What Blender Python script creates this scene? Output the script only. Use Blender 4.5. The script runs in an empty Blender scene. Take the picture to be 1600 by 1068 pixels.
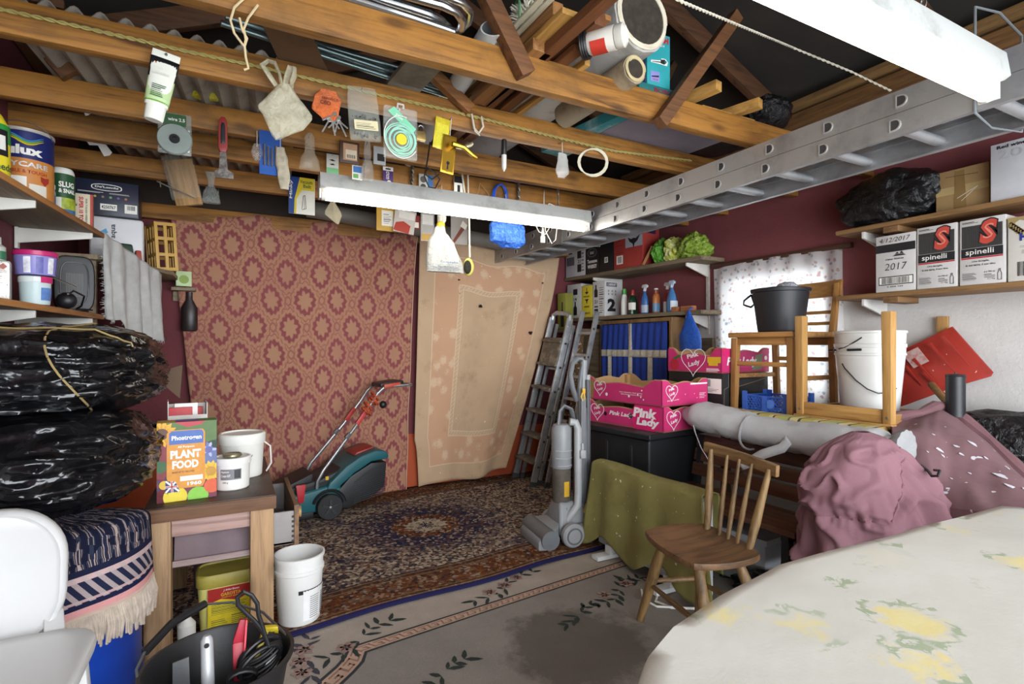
import bpy, bmesh, math, random
from mathutils import Vector, Matrix, noise, Euler

# ------------------------------------------------ camera, world, lights, exposure
SC = bpy.context.scene
COL = SC.collection
FPX, HZ, CAMH = 830.0, 540.0, 1.2
YAW = math.atan(435 / 830.0)
cd = bpy.data.cameras.new('camera')
cd.sensor_width = 36.0
cd.lens = 36.0 * FPX / 1600.0
cd.shift_y = (HZ - 534.0) / 1600.0
cd.clip_start = 0.05
cam = bpy.data.objects.new('camera', cd)
COL.objects.link(cam)
cam.location = (0, 0, CAMH)
cam.rotation_euler = (math.pi / 2, 0, -YAW)
SC.camera = cam
SC.view_settings.view_transform = 'Standard'
SC.view_settings.look = 'None'
SC.view_settings.gamma = 1.0
SC.view_settings.use_curve_mapping = False
SC.view_settings.exposure = 0.42

W = bpy.data.worlds.new('overcast_sky')
SC.world = W
W.use_nodes = True
W.node_tree.nodes['Background'].inputs[0].default_value = (0.86, 0.93, 1.0, 1)
W.node_tree.nodes['Background'].inputs[1].default_value = 4.2


def area_light(name, loc, rot, sx, sy, power, col):
    ld = bpy.data.lights.new(name, 'AREA')
    ld.shape = 'RECTANGLE'
    ld.size, ld.size_y, ld.energy, ld.color = sx, sy, power, col
    o = bpy.data.objects.new(name, ld)
    o.location, o.rotation_euler = loc, rot
    COL.objects.link(o)
    return o


# daylight through the open garage door behind the camera
area_light('daylight_garage_door', (1.1, -3.2, 1.9), (math.radians(82), 0, 0), 6.0, 3.6, 360, (0.93, 0.96, 1.0))
RND = random.Random(11)
PI = math.pi
SY, CY = math.sin(YAW), math.cos(YAW)


def at(u, v, x=None, y=None, z=None):
    """point of the room seen at picture position (u, v) on the plane x=, y= or z="""
    a, b = (u - 800) / FPX, (HZ - v) / FPX
    d = Vector((SY + CY * a, CY - SY * a, b))
    t = x / d.x if x is not None else y / d.y if y is not None else (z - CAMH) / d.z
    return Vector((d.x * t, d.y * t, CAMH + d.z * t))


# ------------------------------------------------ materials
def hx(h):
    h = h.lstrip('#')
    c = [int(h[i:i + 2], 16) / 255 for i in (0, 2, 4)]
    return tuple((k / 12.92 if k <= .04045 else ((k + .055) / 1.055) ** 2.4) for k in c) + (1.0,)


class NT:
    """small node-tree writer"""
    def __init__(s, name):
        s.m = bpy.data.materials.new(name)
        s.m.use_nodes = True
        s.t = s.m.node_tree
        s.b = s.t.nodes['Principled BSDF']

    def n(s, typ, ins=None, **kw):
        nd = s.t.nodes.new(typ)
        for k, v in kw.items():
            setattr(nd, k, v)
        for k, v in (ins or {}).items():
            s.set(nd.inputs[k], v)
        return nd

    def set(s, sock, v):
        if isinstance(v, bpy.types.NodeSocket):
            s.t.links.new(v, sock)
        elif isinstance(v, bpy.types.Node):
            s.t.links.new(v.outputs[0], sock)
        else:
            sock.default_value = v

    def math(s, op, a, b=None, c=None):
        nd = s.t.nodes.new('ShaderNodeMath')
        nd.operation = op
        for i, v in enumerate((a, b, c)):
            if v is not None:
                s.set(nd.inputs[i], v)
        return nd.outputs[0]

    def mix(s, f, a, b, blend='MIX'):
        nd = s.t.nodes.new('ShaderNodeMix')
        nd.data_type = 'RGBA'
        nd.blend_type = blend
        s.set(nd.inputs[0], f)
        s.set(nd.inputs[6], a)
        s.set(nd.inputs[7], b)
        return nd.outputs[2]

    def ramp(s, f, stops, interp='LINEAR'):
        nd = s.t.nodes.new('ShaderNodeValToRGB')
        nd.color_ramp.interpolation = interp
        el = nd.color_ramp.elements
        while len(el) < len(stops):
            el.new(0.5)
        for e, (p, c) in zip(el, stops):
            e.position, e.color = p, c
        s.set(nd.inputs[0], f)
        return nd.outputs[0]

    def coords(s, kind='Object', scale=(1, 1, 1), rot=(0, 0, 0), loc=(0, 0, 0)):
        tc = s.t.nodes.new('ShaderNodeTexCoord')
        mp = s.t.nodes.new('ShaderNodeMapping')
        mp.inputs['Scale'].default_value = scale
        mp.inputs['Rotation'].default_value = rot
        mp.inputs['Location'].default_value = loc
        s.t.links.new(tc.outputs[kind], mp.inputs[0])
        return mp.outputs[0]

    def noise(s, vec, scale, detail=3, rough=.55, dist=0):
        nd = s.n('ShaderNodeTexNoise', {'Vector': vec, 'Scale': scale, 'Detail': detail, 'Roughness': rough, 'Distortion': dist})
        return nd.outputs[0]

    def bump(s, h, strength, dist=.01):
        nd = s.n('ShaderNodeBump', {'Height': h, 'Strength': strength, 'Distance': dist})
        s.set(s.b.inputs['Normal'], nd.outputs[0])

    def fin(s, col=None, rough=.6, metal=0.0, spec=None):
        if col is not None:
            s.set(s.b.inputs['Base Color'], col)
        s.set(s.b.inputs['Roughness'], rough)
        s.set(s.b.inputs['Metallic'], metal)
        if spec is not None:
            s.b.inputs['Specular IOR Level'].default_value = spec
        return s.m


MATS = {}


def tint(c, k):
    return tuple(max(0, min(1, x * k)) for x in c[:3]) + (1,)


def plain(h, rough=.55, metal=0.0, var=.12, scale=9, bump=.12, spec=None):
    key = ('p', h, rough, metal, var, scale, bump, spec)
    if key in MATS:
        return MATS[key]
    t = NT('surface_' + h.strip('#'))
    c = hx(h)
    v = t.coords()
    n = t.noise(v, scale, 4)
    f = t.ramp(n, [(.3, (0, 0, 0, 1)), (.7, (1, 1, 1, 1))])
    col = t.mix(f, tint(c, 1 - var), tint(c, 1 + var * .7))
    if bump:
        t.bump(t.noise(v, scale * 9, 3), bump, .004)
    MATS[key] = t.fin(col, rough, metal, spec)
    return MATS[key]


def dirty(h, h2, rough=.7, metal=0.0, amount=.5, scale=6, speck=None, bump=.2, speck_t=.7):
    """worn surface: colour h with blotches of h2 and optional paint specks"""
    key = ('d', h, h2, rough, metal, amount, scale, speck, bump, speck_t)
    if key in MATS:
        return MATS[key]
    t = NT('worn_' + h.strip('#'))
    v = t.coords()
    n = t.noise(v, scale, 6, .65)
    f = t.ramp(n, [(.62 - .3 * amount, (0, 0, 0, 1)), (.75, (1, 1, 1, 1))])
    col = t.mix(f, hx(h), hx(h2))
    if speck:
        s = t.noise(v, scale * 5, 2, .5)
        sf = t.ramp(s, [(speck_t, (0, 0, 0, 1)), (speck_t + .02, (1, 1, 1, 1))])
        col = t.mix(sf, col, hx(speck))
    t.bump(t.noise(v, scale * 8, 4), bump, .004)
    MATS[key] = t.fin(col, rough, metal)
    return MATS[key]


def wood(h1, h2, axis='x', rough=.6, sc=1.0, knots=.5, bump=.25, stain=None):
    key = ('w', h1, h2, axis, rough, sc, knots, stain)
    if key in MATS:
        return MATS[key]
    t = NT('wood_' + h1.strip('#'))
    lo, hi = 1.1 * sc, 17 * sc
    s3 = {'x': (lo, hi, hi), 'y': (hi, lo, hi), 'z': (hi, hi, lo)}[axis]
    v = t.coords(scale=s3)
    n1 = t.noise(v, 1.6, 5, .6, .8)
    n2 = t.noise(v, 7, 4, .7)
    g = t.math('ADD', t.math('MULTIPLY', n1, .7), t.math('MULTIPLY', n2, .3))
    col = t.ramp(g, [(.33, hx(h2)), (.52, hx(h1)), (.68, tint(hx(h1), 1.25))])
    if knots:
        ks = {'x': (3.2, 9, 9), 'y': (9, 3.2, 9), 'z': (9, 9, 3.2)}[axis]
        kv = t.coords(scale=ks)
        vo = t.n('ShaderNodeTexVoronoi', {'Vector': kv, 'Scale': 1.0})
        kf = t.ramp(vo.outputs['Distance'], [(.09, (1, 1, 1, 1)), (.22, (0, 0, 0, 1))])
        col = t.mix(t.math('MULTIPLY', kf, knots), col, tint(hx(h2), .45))
    if stain:
        sv = t.coords()
        sf = t.ramp(t.noise(sv, 3.0, 5, .65), [(.48, (0, 0, 0, 1)), (.68, (1, 1, 1, 1))])
        col = t.mix(t.math('MULTIPLY', sf, .8), col, hx(stain))
    t.bump(g, bump, .006)
    MATS[key] = t.fin(col, rough)
    return MATS[key]


def crumple(h, rough=.25, scale=14, strength=.6, h2=None, trans=0.0, alpha=1.0, det=5):
    """creased plastic film"""
    key = ('c', h, rough, scale, strength, h2, trans, alpha, det)
    if key in MATS:
        return MATS[key]
    t = NT('film_' + h.strip('#'))
    v = t.coords()
    wv = t.n('ShaderNodeTexNoise', {'Vector': v, 'Scale': scale * .35, 'Detail': 2})
    vv = t.mix(.35, v, wv.outputs[1])
    vo = t.n('ShaderNodeTexVoronoi', {'Vector': vv, 'Scale': scale}, feature='DISTANCE_TO_EDGE')
    nn = t.noise(v, scale * 1.7, det, .65, 1.2)
    hgt = t.math('ADD', t.math('MULTIPLY', vo.outputs['Distance'], .8), t.math('MULTIPLY', nn, .9))
    t.bump(hgt, strength, .03)
    col = hx(h)
    if h2:
        col = t.mix(t.ramp(nn, [(.45, (0, 0, 0, 1)), (.7, (1, 1, 1, 1))]), hx(h), hx(h2))
    t.fin(col, rough)
    t.b.inputs['Transmission Weight'].default_value = trans
    t.b.inputs['Alpha'].default_value = alpha
    t.b.inputs['IOR'].default_value = 1.25 if trans else 1.5
    MATS[key] = t.m
    return t.m


def clear(h='eef4f2', alpha=.22, rough=.12):
    key = ('g', h, alpha, rough)
    if key in MATS:
        return MATS[key]
    t = NT('clear_' + h)
    v = t.coords()
    t.bump(t.noise(v, 40, 4), .35, .004)
    t.fin(hx(h), rough)
    t.b.inputs['Alpha'].default_value = alpha
    MATS[key] = t.m
    return t.m


def emit(h, strength):
    t = NT('lit_tube')
    t.fin(hx(h), .4)
    t.b.inputs['Emission Color'].default_value = hx(h)
    t.b.inputs['Emission Strength'].default_value = strength
    return t.m


# ------------------------------------------------ mesh building
def frame(origin, right, up):
    r, u = Vector(right).normalized(), Vector(up).normalized()
    n = r.cross(u)
    m = Matrix((r, u, n)).transposed().to_4x4()
    m.translation = Vector(origin)
    return m


class MB:
    def __init__(s):
        s.bm = bmesh.new()
        s.uvl = s.bm.loops.layers.uv.new('uv')

    def box(s, c, sz, rot=None, top=None):
        """box centred at c; top = (kx, ky) scales the upper face"""
        M = Matrix.Translation(Vector(c))
        if rot:
            M = M @ Euler(rot).to_matrix().to_4x4()
        x, y, z = (k / 2 for k in sz)
        kx, ky = top or (1, 1)
        pts = [(-x, -y, -z), (x, -y, -z), (x, y, -z), (-x, y, -z), (-x * kx, -y * ky, z), (x * kx, -y * ky, z), (x * kx, y * ky, z), (-x * kx, y * ky, z)]
        s.hull8([M @ Vector(p) for p in pts])
        return s

    def hull8(s, pts):
        vs = [s.bm.verts.new(p) for p in pts]
        for f in ((3, 2, 1, 0), (4, 5, 6, 7), (0, 1, 5, 4), (1, 2, 6, 5), (2, 3, 7, 6), (3, 0, 4, 7)):
            s.bm.faces.new([vs[i] for i in f])
        return s

    def beam(s, p0, p1, w, h, up=(0, 0, 1), w1=None, h1=None):
        p0, p1 = Vector(p0), Vector(p1)
        d = (p1 - p0).normalized()
        r = d.cross(Vector(up))
        r = r.normalized() if r.length > 1e-5 else Vector((1, 0, 0))
        u = r.cross(d).normalized()
        w1, h1 = w1 or w, h1 or h
        s.hull8([p0 - r * w / 2 - u * h / 2, p0 + r * w / 2 - u * h / 2, p1 + r * w1 / 2 - u * h1 / 2, p1 - r * w1 / 2 - u * h1 / 2,
                 p0 - r * w / 2 + u * h / 2, p0 + r * w / 2 + u * h / 2, p1 + r * w1 / 2 + u * h1 / 2, p1 - r * w1 / 2 + u * h1 / 2])
        return s

    def loft(s, rings, caps=True, closed=False):
        R = [[s.bm.verts.new(p) for p in ring] for ring in rings]
        n = len(R[0])
        m = len(R)
        for i in range(m if closed else m - 1):
            a, b = R[i], R[(i + 1) % m]
            for j in range(n):
                k = (j + 1) % n
                try:
                    f = s.bm.faces.new((a[j], a[k], b[k], b[j]))
                except ValueError:
                    continue
                for lp, (uu, vv) in zip(f.loops, ((j / n, i / m), ((j + 1) / n, i / m), ((j + 1) / n, (i + 1) / m), (j / n, (i + 1) / m))):
                    lp[s.uvl].uv = (uu, vv)
        if caps and not closed:
            s.bm.faces.new(list(reversed(R[0])))
            s.bm.faces.new(R[-1])
        return s

    def tube(s, pts, r, n=8, closed=False, flat=1.0):
        pts = [Vector(p) for p in pts]
        m = len(pts)
        rs = r if isinstance(r, (list, tuple)) else [r] * m
        rings, ref = [], None
        for i, p in enumerate(pts):
            a = pts[i - 1] if i or closed else p
            b = pts[(i + 1) % m] if i < m - 1 or closed else p
            d = (b - a).normalized()
            if ref is None:
                ref = d.orthogonal().normalized()
            ref = (ref - d * ref.dot(d))
            ref = ref.normalized() if ref.length > 1e-6 else d.orthogonal().normalized()
            q = d.cross(ref)
            rings.append([p + (ref * math.cos(2 * PI * k / n) + q * math.sin(2 * PI * k / n) * flat) * rs[i] for k in range(n)])
        return s.loft(rings, True, closed)

    def cyl(s, p0, p1, r0, r1=None, n=20):
        return s.tube([p0, p1], [r0, r0 if r1 is None else r1], n)

    def lathe(s, prof, c=(0, 0, 0), n=28, sx=1, sy=1, rot=None):
        """profile [(r, z)...]; first and last rings are capped"""
        M = Matrix.Translation(Vector(c))
        if rot:
            M = M @ Euler(rot).to_matrix().to_4x4()
        rings = [[M @ Vector((sx * r * math.cos(2 * PI * k / n), sy * r * math.sin(2 * PI * k / n), z)) for k in range(n)] for r, z in prof]
        return s.loft(rings)

    def prism(s, poly, M, d):
        """polygon (2d, anticlockwise) in the plane of M, pushed d along its normal"""
        a = [s.bm.verts.new(M @ Vector((x, y, 0))) for x, y in poly]
        b = [s.bm.verts.new(M @ Vector((x, y, d))) for x, y in poly]
        n = len(poly)
        s.bm.faces.new(list(reversed(a)))
        s.bm.faces.new(b)
        for i in range(n):
            s.bm.faces.new((a[i], a[(i + 1) % n], b[(i + 1) % n], b[i]))
        return s

    def sheet(s, fn, nu, nv, w=1.0, h=1.0):
        g = [[s.bm.verts.new(fn(i / nu, j / nv)) for i in range(nu + 1)] for j in range(nv + 1)]
        for j in range(nv):
            for i in range(nu):
                f = s.bm.faces.new((g[j][i], g[j][i + 1], g[j + 1][i + 1], g[j + 1][i]))
                for lp, (a, b) in zip(f.loops, ((i, j), (i + 1, j), (i + 1, j + 1), (i, j + 1))):
                    lp[s.uvl].uv = (a / nu * w, b / nv * h)
        return s

    def ball(s, c, r, sub=2, fn=None, sc=(1, 1, 1)):
        M = Matrix.Translation(Vector(c))
        ret = bmesh.ops.create_icosphere(s.bm, subdivisions=sub, radius=1.0)
        for v in ret['verts']:
            p = v.co.copy()
            q = Vector((p.x * sc[0], p.y * sc[1], p.z * sc[2])) * r
            if fn:
                q = fn(p, q)
            v.co = M @ q
        return s


def finish(name, mb, mat, parent=None, bevel=0.0, smooth=True, thick=0.0, seg=2, angle=35, inv=None):
    bm = mb.bm
    bmesh.ops.recalc_face_normals(bm, faces=bm.faces) if not thick else None
    if bevel:
        es = [e for e in bm.edges if len(e.link_faces) == 2 and e.calc_face_angle(0) > .5]
        bmesh.ops.bevel(bm, geom=es, offset=bevel, segments=seg, affect='EDGES', profile=.6, clamp_overlap=True)
    me = bpy.data.meshes.new(name)
    bm.to_mesh(me)
    bm.free()
    if inv is not None:
        me.transform(inv)
    me.materials.append(mat)
    if smooth:
        me.polygons.foreach_set('use_smooth', [True] * len(me.polygons))
        me.set_sharp_from_angle(angle=math.radians(angle))
    o = bpy.data.objects.new(name, me)
    COL.objects.link(o)
    if parent is not None:
        o.parent = parent
    if thick:
        md = o.modifiers.new('thickness', 'SOLIDIFY')
        md.thickness = thick
        md.offset = 0
    return o


def tag(o, label, cat, group=None, kind=None):
    o['label'], o['category'] = label, cat
    if group:
        o['group'] = group
    if kind:
        o['kind'] = kind
    return o


def thing(name, label, cat, loc=(0, 0, 0), rz=0.0, group=None, rot=None):
    o = bpy.data.objects.new(name, None)
    o.empty_display_size = .05
    COL.objects.link(o)
    o.location = loc
    o.rotation_euler = rot or (0, 0, rz)
    return tag(o, label, cat, group)


def wmat(o):
    m = Matrix.Translation(o.location) @ o.rotation_euler.to_matrix().to_4x4()
    return wmat(o.parent) @ m if o.parent else m


def wpart(name, mb, mat, root, **kw):
    """part built in room coordinates"""
    return finish(name, mb, mat, root, inv=wmat(root).inverted(), **kw)


def solo(name, mb, mat, label, cat, group=None, kind=None, **kw):
    """a thing that is one mesh, built in room coordinates; origin at its base"""
    lo = Vector((1e9,) * 3)
    hi = -lo
    for v in mb.bm.verts:
        for i in range(3):
            lo[i], hi[i] = min(lo[i], v.co[i]), max(hi[i], v.co[i])
    b = Vector(((lo.x + hi.x) / 2, (lo.y + hi.y) / 2, lo.z))
    o = finish(name, mb, mat, None, inv=Matrix.Translation(-b), **kw)
    o.location = b
    return tag(o, label, cat, group, kind)


def struct(name, mb, mat, parent=None, **kw):
    o = finish(name, mb, mat, parent, **kw)
    if parent is None:
        o['kind'] = 'structure'
    return o


def clone(root, loc=None, rot=None, label=None):
    r = root.copy()
    COL.objects.link(r)
    if loc is not None:
        r.location = loc
    if rot is not None:
        r.rotation_euler = rot
    if label:
        r['label'] = label
    for ch in list(root.children):
        c = ch.copy()
        COL.objects.link(c)
        c.parent = r
        for g in ch.children:
            d = g.copy()
            COL.objects.link(d)
            d.parent = c
    return r


# ------------------------------------------------ flat print
FONT_CACHE = {}


def text_mesh(s, bold=0.0):
    cu = bpy.data.curves.new('lettering', 'FONT')
    cu.body = s
    cu.size = 1.0
    cu.offset = bold
    cu.resolution_u = 2
    cu.extrude = 0.0
    o = bpy.data.objects.new('lettering', cu)
    me = bpy.data.meshes.new_from_object(o)
    bpy.data.objects.remove(o)
    bpy.data.curves.remove(cu)
    return me


def fit_text(s, w, h, bold=0.0, rot=0, slant=0.0):
    """text as a flat mesh filling the rectangle w x h from the origin"""
    me = text_mesh(s, bold)
    if slant:
        for v in me.vertices:
            v.co.x += v.co.y * slant
    if rot:
        me.transform(Matrix.Rotation(rot, 4, 'Z'))
    xs = [v.co.x for v in me.vertices]
    ys = [v.co.y for v in me.vertices]
    x0, x1, y0, y1 = min(xs), max(xs), min(ys), max(ys)
    for v in me.vertices:
        v.co.x = (v.co.x - x0) / max(1e-6, x1 - x0) * w
        v.co.y = (v.co.y - y0) / max(1e-6, y1 - y0) * h
    return me


class Face:
    """a flat side of a pack to print on; coordinates are fractions of its width and height"""
    def __init__(s, root, M, w, h):
        s.root, s.M, s.w, s.h, s.k = root, M, w, h, 0

    def lift(s, layer):
        return s.M @ Matrix.Translation((0, 0, .0005 * layer))

    def poly(s, pts, mat, name='printed_panel', layer=1):
        mb = MB()
        for ax in (0, 1):                      # keep print inside the face
            for lim, sg in ((0.0, 1), (1.0, -1)):
                out = []
                for i, p in enumerate(pts):
                    q = pts[i - 1]
                    ip, iq = (p[ax] - lim) * sg >= 0, (q[ax] - lim) * sg >= 0
                    if ip != iq:
                        k = (lim - q[ax]) / (p[ax] - q[ax])
                        out.append((q[0] + (p[0] - q[0]) * k, q[1] + (p[1] - q[1]) * k))
                    if ip:
                        out.append(p)
                pts = out
        if len(pts) < 3:
            return None
        pts = [(x * s.w, y * s.h) for x, y in pts]
        a = sum(pts[i - 1][0] * pts[i][1] - pts[i][0] * pts[i - 1][1] for i in range(len(pts)))
        if a < 0:
            pts.reverse()
        mb.prism(pts, s.lift(layer), .0004)
        return finish(name, mb, mat, s.root, smooth=False)

    def rect(s, u0, v0, u1, v1, mat, name='printed_panel', layer=1):
        return s.poly([(u0, v0), (u1, v0), (u1, v1), (u0, v1)], mat, name, layer)

    def disc(s, u, v, r, mat, name='printed_spot', layer=1, ry=None, n=18):
        ry = ry if ry is not None else r * s.w / s.h
        return s.poly([(u + r * math.cos(2 * PI * k / n), v + ry * math.sin(2 * PI * k / n)) for k in range(n)], mat, name, layer)

    def text(s, t, u0, v0, u1, v1, mat, layer=3, bold=.02, rot=0, slant=0.0):
        me = fit_text(t, (u1 - u0) * s.w, (v1 - v0) * s.h, bold, rot, slant)
        me.transform(s.lift(layer) @ Matrix.Translation((u0 * s.w, v0 * s.h, .0004)))
        me.materials.clear()
        me.materials.append(mat)
        o = bpy.data.objects.new('lettering', me)
        COL.objects.link(o)
        o.parent = s.root
        return o

    def bars(s, u0, v0, u1, v1, mat, n=14, name='barcode', layer=2, horiz=False, fill=.5, jitter=True):
        """rows or bars of small print joined as one printed part"""
        mb = MB()
        r = random.Random(int(u0 * 1000 + v0 * 77 + n))
        for i in range(n):
            k = fill * (r.uniform(.5, 1.4) if jitter else 1)
            if horiz:
                a = v0 + (v1 - v0) * i / n
                b = a + (v1 - v0) / n * min(.85, k)
                e = u1 - (u1 - u0) * (r.uniform(0, .35) if jitter else 0)
                q = [(u0, a), (e, a), (e, b), (u0, b)]
            else:
                a = u0 + (u1 - u0) * i / n
                b = a + (u1 - u0) / n * min(.85, k)
                q = [(a, v0), (b, v0), (b, v1), (a, v1)]
            mb.prism([(x * s.w, y * s.h) for x, y in q], s.lift(layer), .0004)
        o = finish(name, mb, mat, s.root, smooth=False)
        o['kind'] = 'stuff'
        return o

    def stroke(s, pts, r, mat, name='drawn_line', layer=2):
        mb = MB()
        L = s.lift(layer)
        q = [L @ Vector((x * s.w, y * s.h, 0)) for x, y in pts]
        nrm = (s.M.to_3x3() @ Vector((0, 0, 1))).normalized() * .0006
        for a, b in zip(q, q[1:]):
            d = (b - a)
            if d.length < 1e-6:
                continue
            d.normalize()
            e = nrm.normalized().cross(d) * r
            a2, b2 = a - d * r * .6, b + d * r * .6
            mb.hull8([a2 - e, b2 - e, b2 + e, a2 + e, a2 - e + nrm, b2 - e + nrm, b2 + e + nrm, a2 + e + nrm])
        o = finish(name, mb, mat, s.root, smooth=False)
        return o


def box_faces(root, w, d, h, z0=0.0):
    """faces of a box centred on the root in x, y and standing at z0"""
    x, y = w / 2, d / 2
    return {
        'front': Face(root, frame((-x, -y, z0), (1, 0, 0), (0, 0, 1)), w, h),
        'right': Face(root, frame((x, -y, z0), (0, 1, 0), (0, 0, 1)), d, h),
        'left': Face(root, frame((-x, y, z0), (0, -1, 0), (0, 0, 1)), d, h),
        'back': Face(root, frame((x, y, z0), (-1, 0, 0), (0, 0, 1)), w, h),
        'top': Face(root, frame((-x, -y, z0 + h), (1, 0, 0), (0, 1, 0)), w, d),
        'bottom': Face(root, frame((-x, y, z0), (1, 0, 0), (0, -1, 0)), w, d),
    }


def cyl_patch(root, r, a0, a1, z0, z1, mat, name='printed_label', r1=None, c=(0, 0), n=14):
    """curved label from angle a0 to a1 (radians, seen from outside: growing angle runs to the right)"""
    r1 = r if r1 is None else r1
    mb = MB()
    k = .0008
    rings = []
    for i in range(n + 1):
        a = a0 + (a1 - a0) * i / n
        cs, sn = math.cos(a), math.sin(a)
        rings.append([(c[0] + (r + k) * cs, c[1] + (r + k) * sn, z0), (c[0] + (r1 + k) * cs, c[1] + (r1 + k) * sn, z1),
                      (c[0] + (r1 - k) * cs, c[1] + (r1 - k) * sn, z1), (c[0] + (r - k) * cs, c[1] + (r - k) * sn, z0)])
    mb.loft(rings)
    return finish(name, mb, mat, root)


def cyl_text(root, t, r, a0, a1, z0, z1, mat, c=(0, 0), bold=.02, r1=None, slant=0, lift=.0018):
    r1 = r if r1 is None else r1
    me = fit_text(t, 1.0, 1.0, bold, 0, slant)
    for v in me.vertices:
        a = a0 + (a1 - a0) * v.co.x
        rr = r + (r1 - r) * v.co.y + lift
        v.co = Vector((c[0] + rr * math.cos(a), c[1] + rr * math.sin(a), z0 + (z1 - z0) * v.co.y))
    me.materials.clear()
    me.materials.append(mat)
    o = bpy.data.objects.new('lettering', me)
    COL.objects.link(o)
    o.parent = root
    return o


def hang_rect(u0, v0, u1, v1, Y):
    """width, height and foot of an upright thing seen in that rectangle, hung at depth Y"""
    um = (u0 + u1) / 2
    b = at(um, v1, y=Y)
    t = at(um, v0, y=Y)
    w = at(u1, v1, y=Y).x - at(u0, v1, y=Y).x
    return b, w, t.z - b.z


def nz(p, s=1.0, o=0.0):
    return noise.noise(Vector(p) * s + Vector((o, o * 1.7, o * .3)))


WHITE = plain('e9e7e0', .45, var=.05, bump=.05)
BLACK = plain('17171a', .45, var=.2, bump=.1)
INK = plain('1b1b1e', .6, var=.02, bump=0)
PAPER = plain('f0eee6', .6, var=.02, bump=0)
STEEL = plain('9a9c9e', .35, .9, var=.15, bump=.05)
ALU = dirty('a9abad', '7d7f80', .42, .75, .5, 7, None, .08)
# ================================================ THE SETTING
def concrete():
    t = NT('concrete')
    v = t.coords()
    c = t.ramp(t.noise(v, 5, 6), [(.3, hx('5a554e')), (.7, hx('827c72'))])
    t.bump(t.noise(v, 60, 4), .3, .004)
    return t.fin(c, .9)


def painted_wall(up, low, zc, up2=None, z2=None, low_at=0.0):
    """brushed masonry paint that changes colour at height zc (and again at z2)"""
    t = NT('painted_wall_' + up)
    v = t.coords()
    sp = t.n('ShaderNodeSeparateXYZ', {0: v})
    w = t.noise(t.coords(scale=(2, 2, 2)), 3, 4)
    z = t.math('ADD', sp.outputs[2], t.math('MULTIPLY', t.math('SUBTRACT', w, .5), .025))
    n = t.noise(v, 7, 6, .65)
    a = t.mix(n, tint(hx(up), .8), tint(hx(up), 1.2))
    b = t.mix(n, tint(hx(low), .86), tint(hx(low), 1.1))
    f = t.math('GREATER_THAN', z, zc)
    c = t.mix(f, b, a)
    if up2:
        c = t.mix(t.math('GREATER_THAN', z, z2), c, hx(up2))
    t.bump(t.noise(v, 55, 5, .7), .5, .006)
    return t.fin(c, .8)


X0, X1, Y0, Y1 = -0.89, 3.25, -1.0, 4.35
mb = MB(); mb.box(((X0 + X1) / 2, (Y0 + Y1) / 2, -.06), (X1 - X0 + .4, Y1 - Y0 + .4, .12)); struct('floor', mb, concrete(), smooth=False)
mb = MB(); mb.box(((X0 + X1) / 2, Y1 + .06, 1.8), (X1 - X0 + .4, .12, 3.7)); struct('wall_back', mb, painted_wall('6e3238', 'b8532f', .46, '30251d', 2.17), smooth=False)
mb = MB(); mb.box((X0 - .06, (Y0 + Y1) / 2, 1.33), (.12, Y1 - Y0, 2.8)); struct('wall_left', mb, painted_wall('6a3038', 'b9b4ae', .95), smooth=False)
# right wall with the window opening
WY0, WY1, WZ0, WZ1 = 1.98, 2.76, .88, 1.70
mb = MB()
for ya, yb, za, zb in ((Y0, WY0, -.06, 2.73), (WY1, Y1, -.06, 2.73), (WY0, WY1, -.06, WZ0), (WY0, WY1, WZ1, 2.73)):
    mb.box((X1 + .06, (ya + yb) / 2, (za + zb) / 2), (.12, yb - ya, zb - za))
struct('wall_right', mb, painted_wall('84464a', 'cfccc8', 1.475), smooth=False)
mb = MB()
for xa, xb, za, zb in ((X0 - .12, X0 + .35, -.06, 3.65), (X1 - .35, X1 + .12, -.06, 3.65), (X0 + .35, X1 - .35, 2.15, 3.65)):
    mb.box(((xa + xb) / 2, Y0 - .06, (za + zb) / 2), (xb - xa, .12, zb - za))
struct('wall_front', mb, painted_wall('6a3038', 'b9b4ae', .95), smooth=False)
mb = MB()
f = .035
mb.box((X1 + .05, WY0 + f / 2, (WZ0 + WZ1) / 2), (.06, f, WZ1 - WZ0)); mb.box((X1 + .05, WY1 - f / 2, (WZ0 + WZ1) / 2), (.06, f, WZ1 - WZ0))
mb.box((X1 + .05, (WY0 + WY1) / 2, WZ0 + f / 2), (.06, WY1 - WY0 - 2 * f, f)); mb.box((X1 + .05, (WY0 + WY1) / 2, WZ1 - f / 2), (.06, WY1 - WY0 - 2 * f, f))
mb.box((X1 + .05, (WY0 + WY1) / 2, (WZ0 + WZ1) / 2), (.05, .03, WZ1 - WZ0 - 2 * f))
win = struct('window_1', mb, plain('dcdad4', .5), bevel=.004)
for k in (0, 1):
    ya = WY0 + f + k * ((WY1 - WY0) / 2 - f + .015)
    yb = ya + (WY1 - WY0) / 2 - f - .015
    mb = MB(); mb.box((X1 + .05, (ya + yb) / 2, (WZ0 + WZ1) / 2), (.004, yb - ya, WZ1 - WZ0 - 2 * f))
    struct('pane', mb, clear('f4faff', .12, .02), win, smooth=False)

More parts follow.
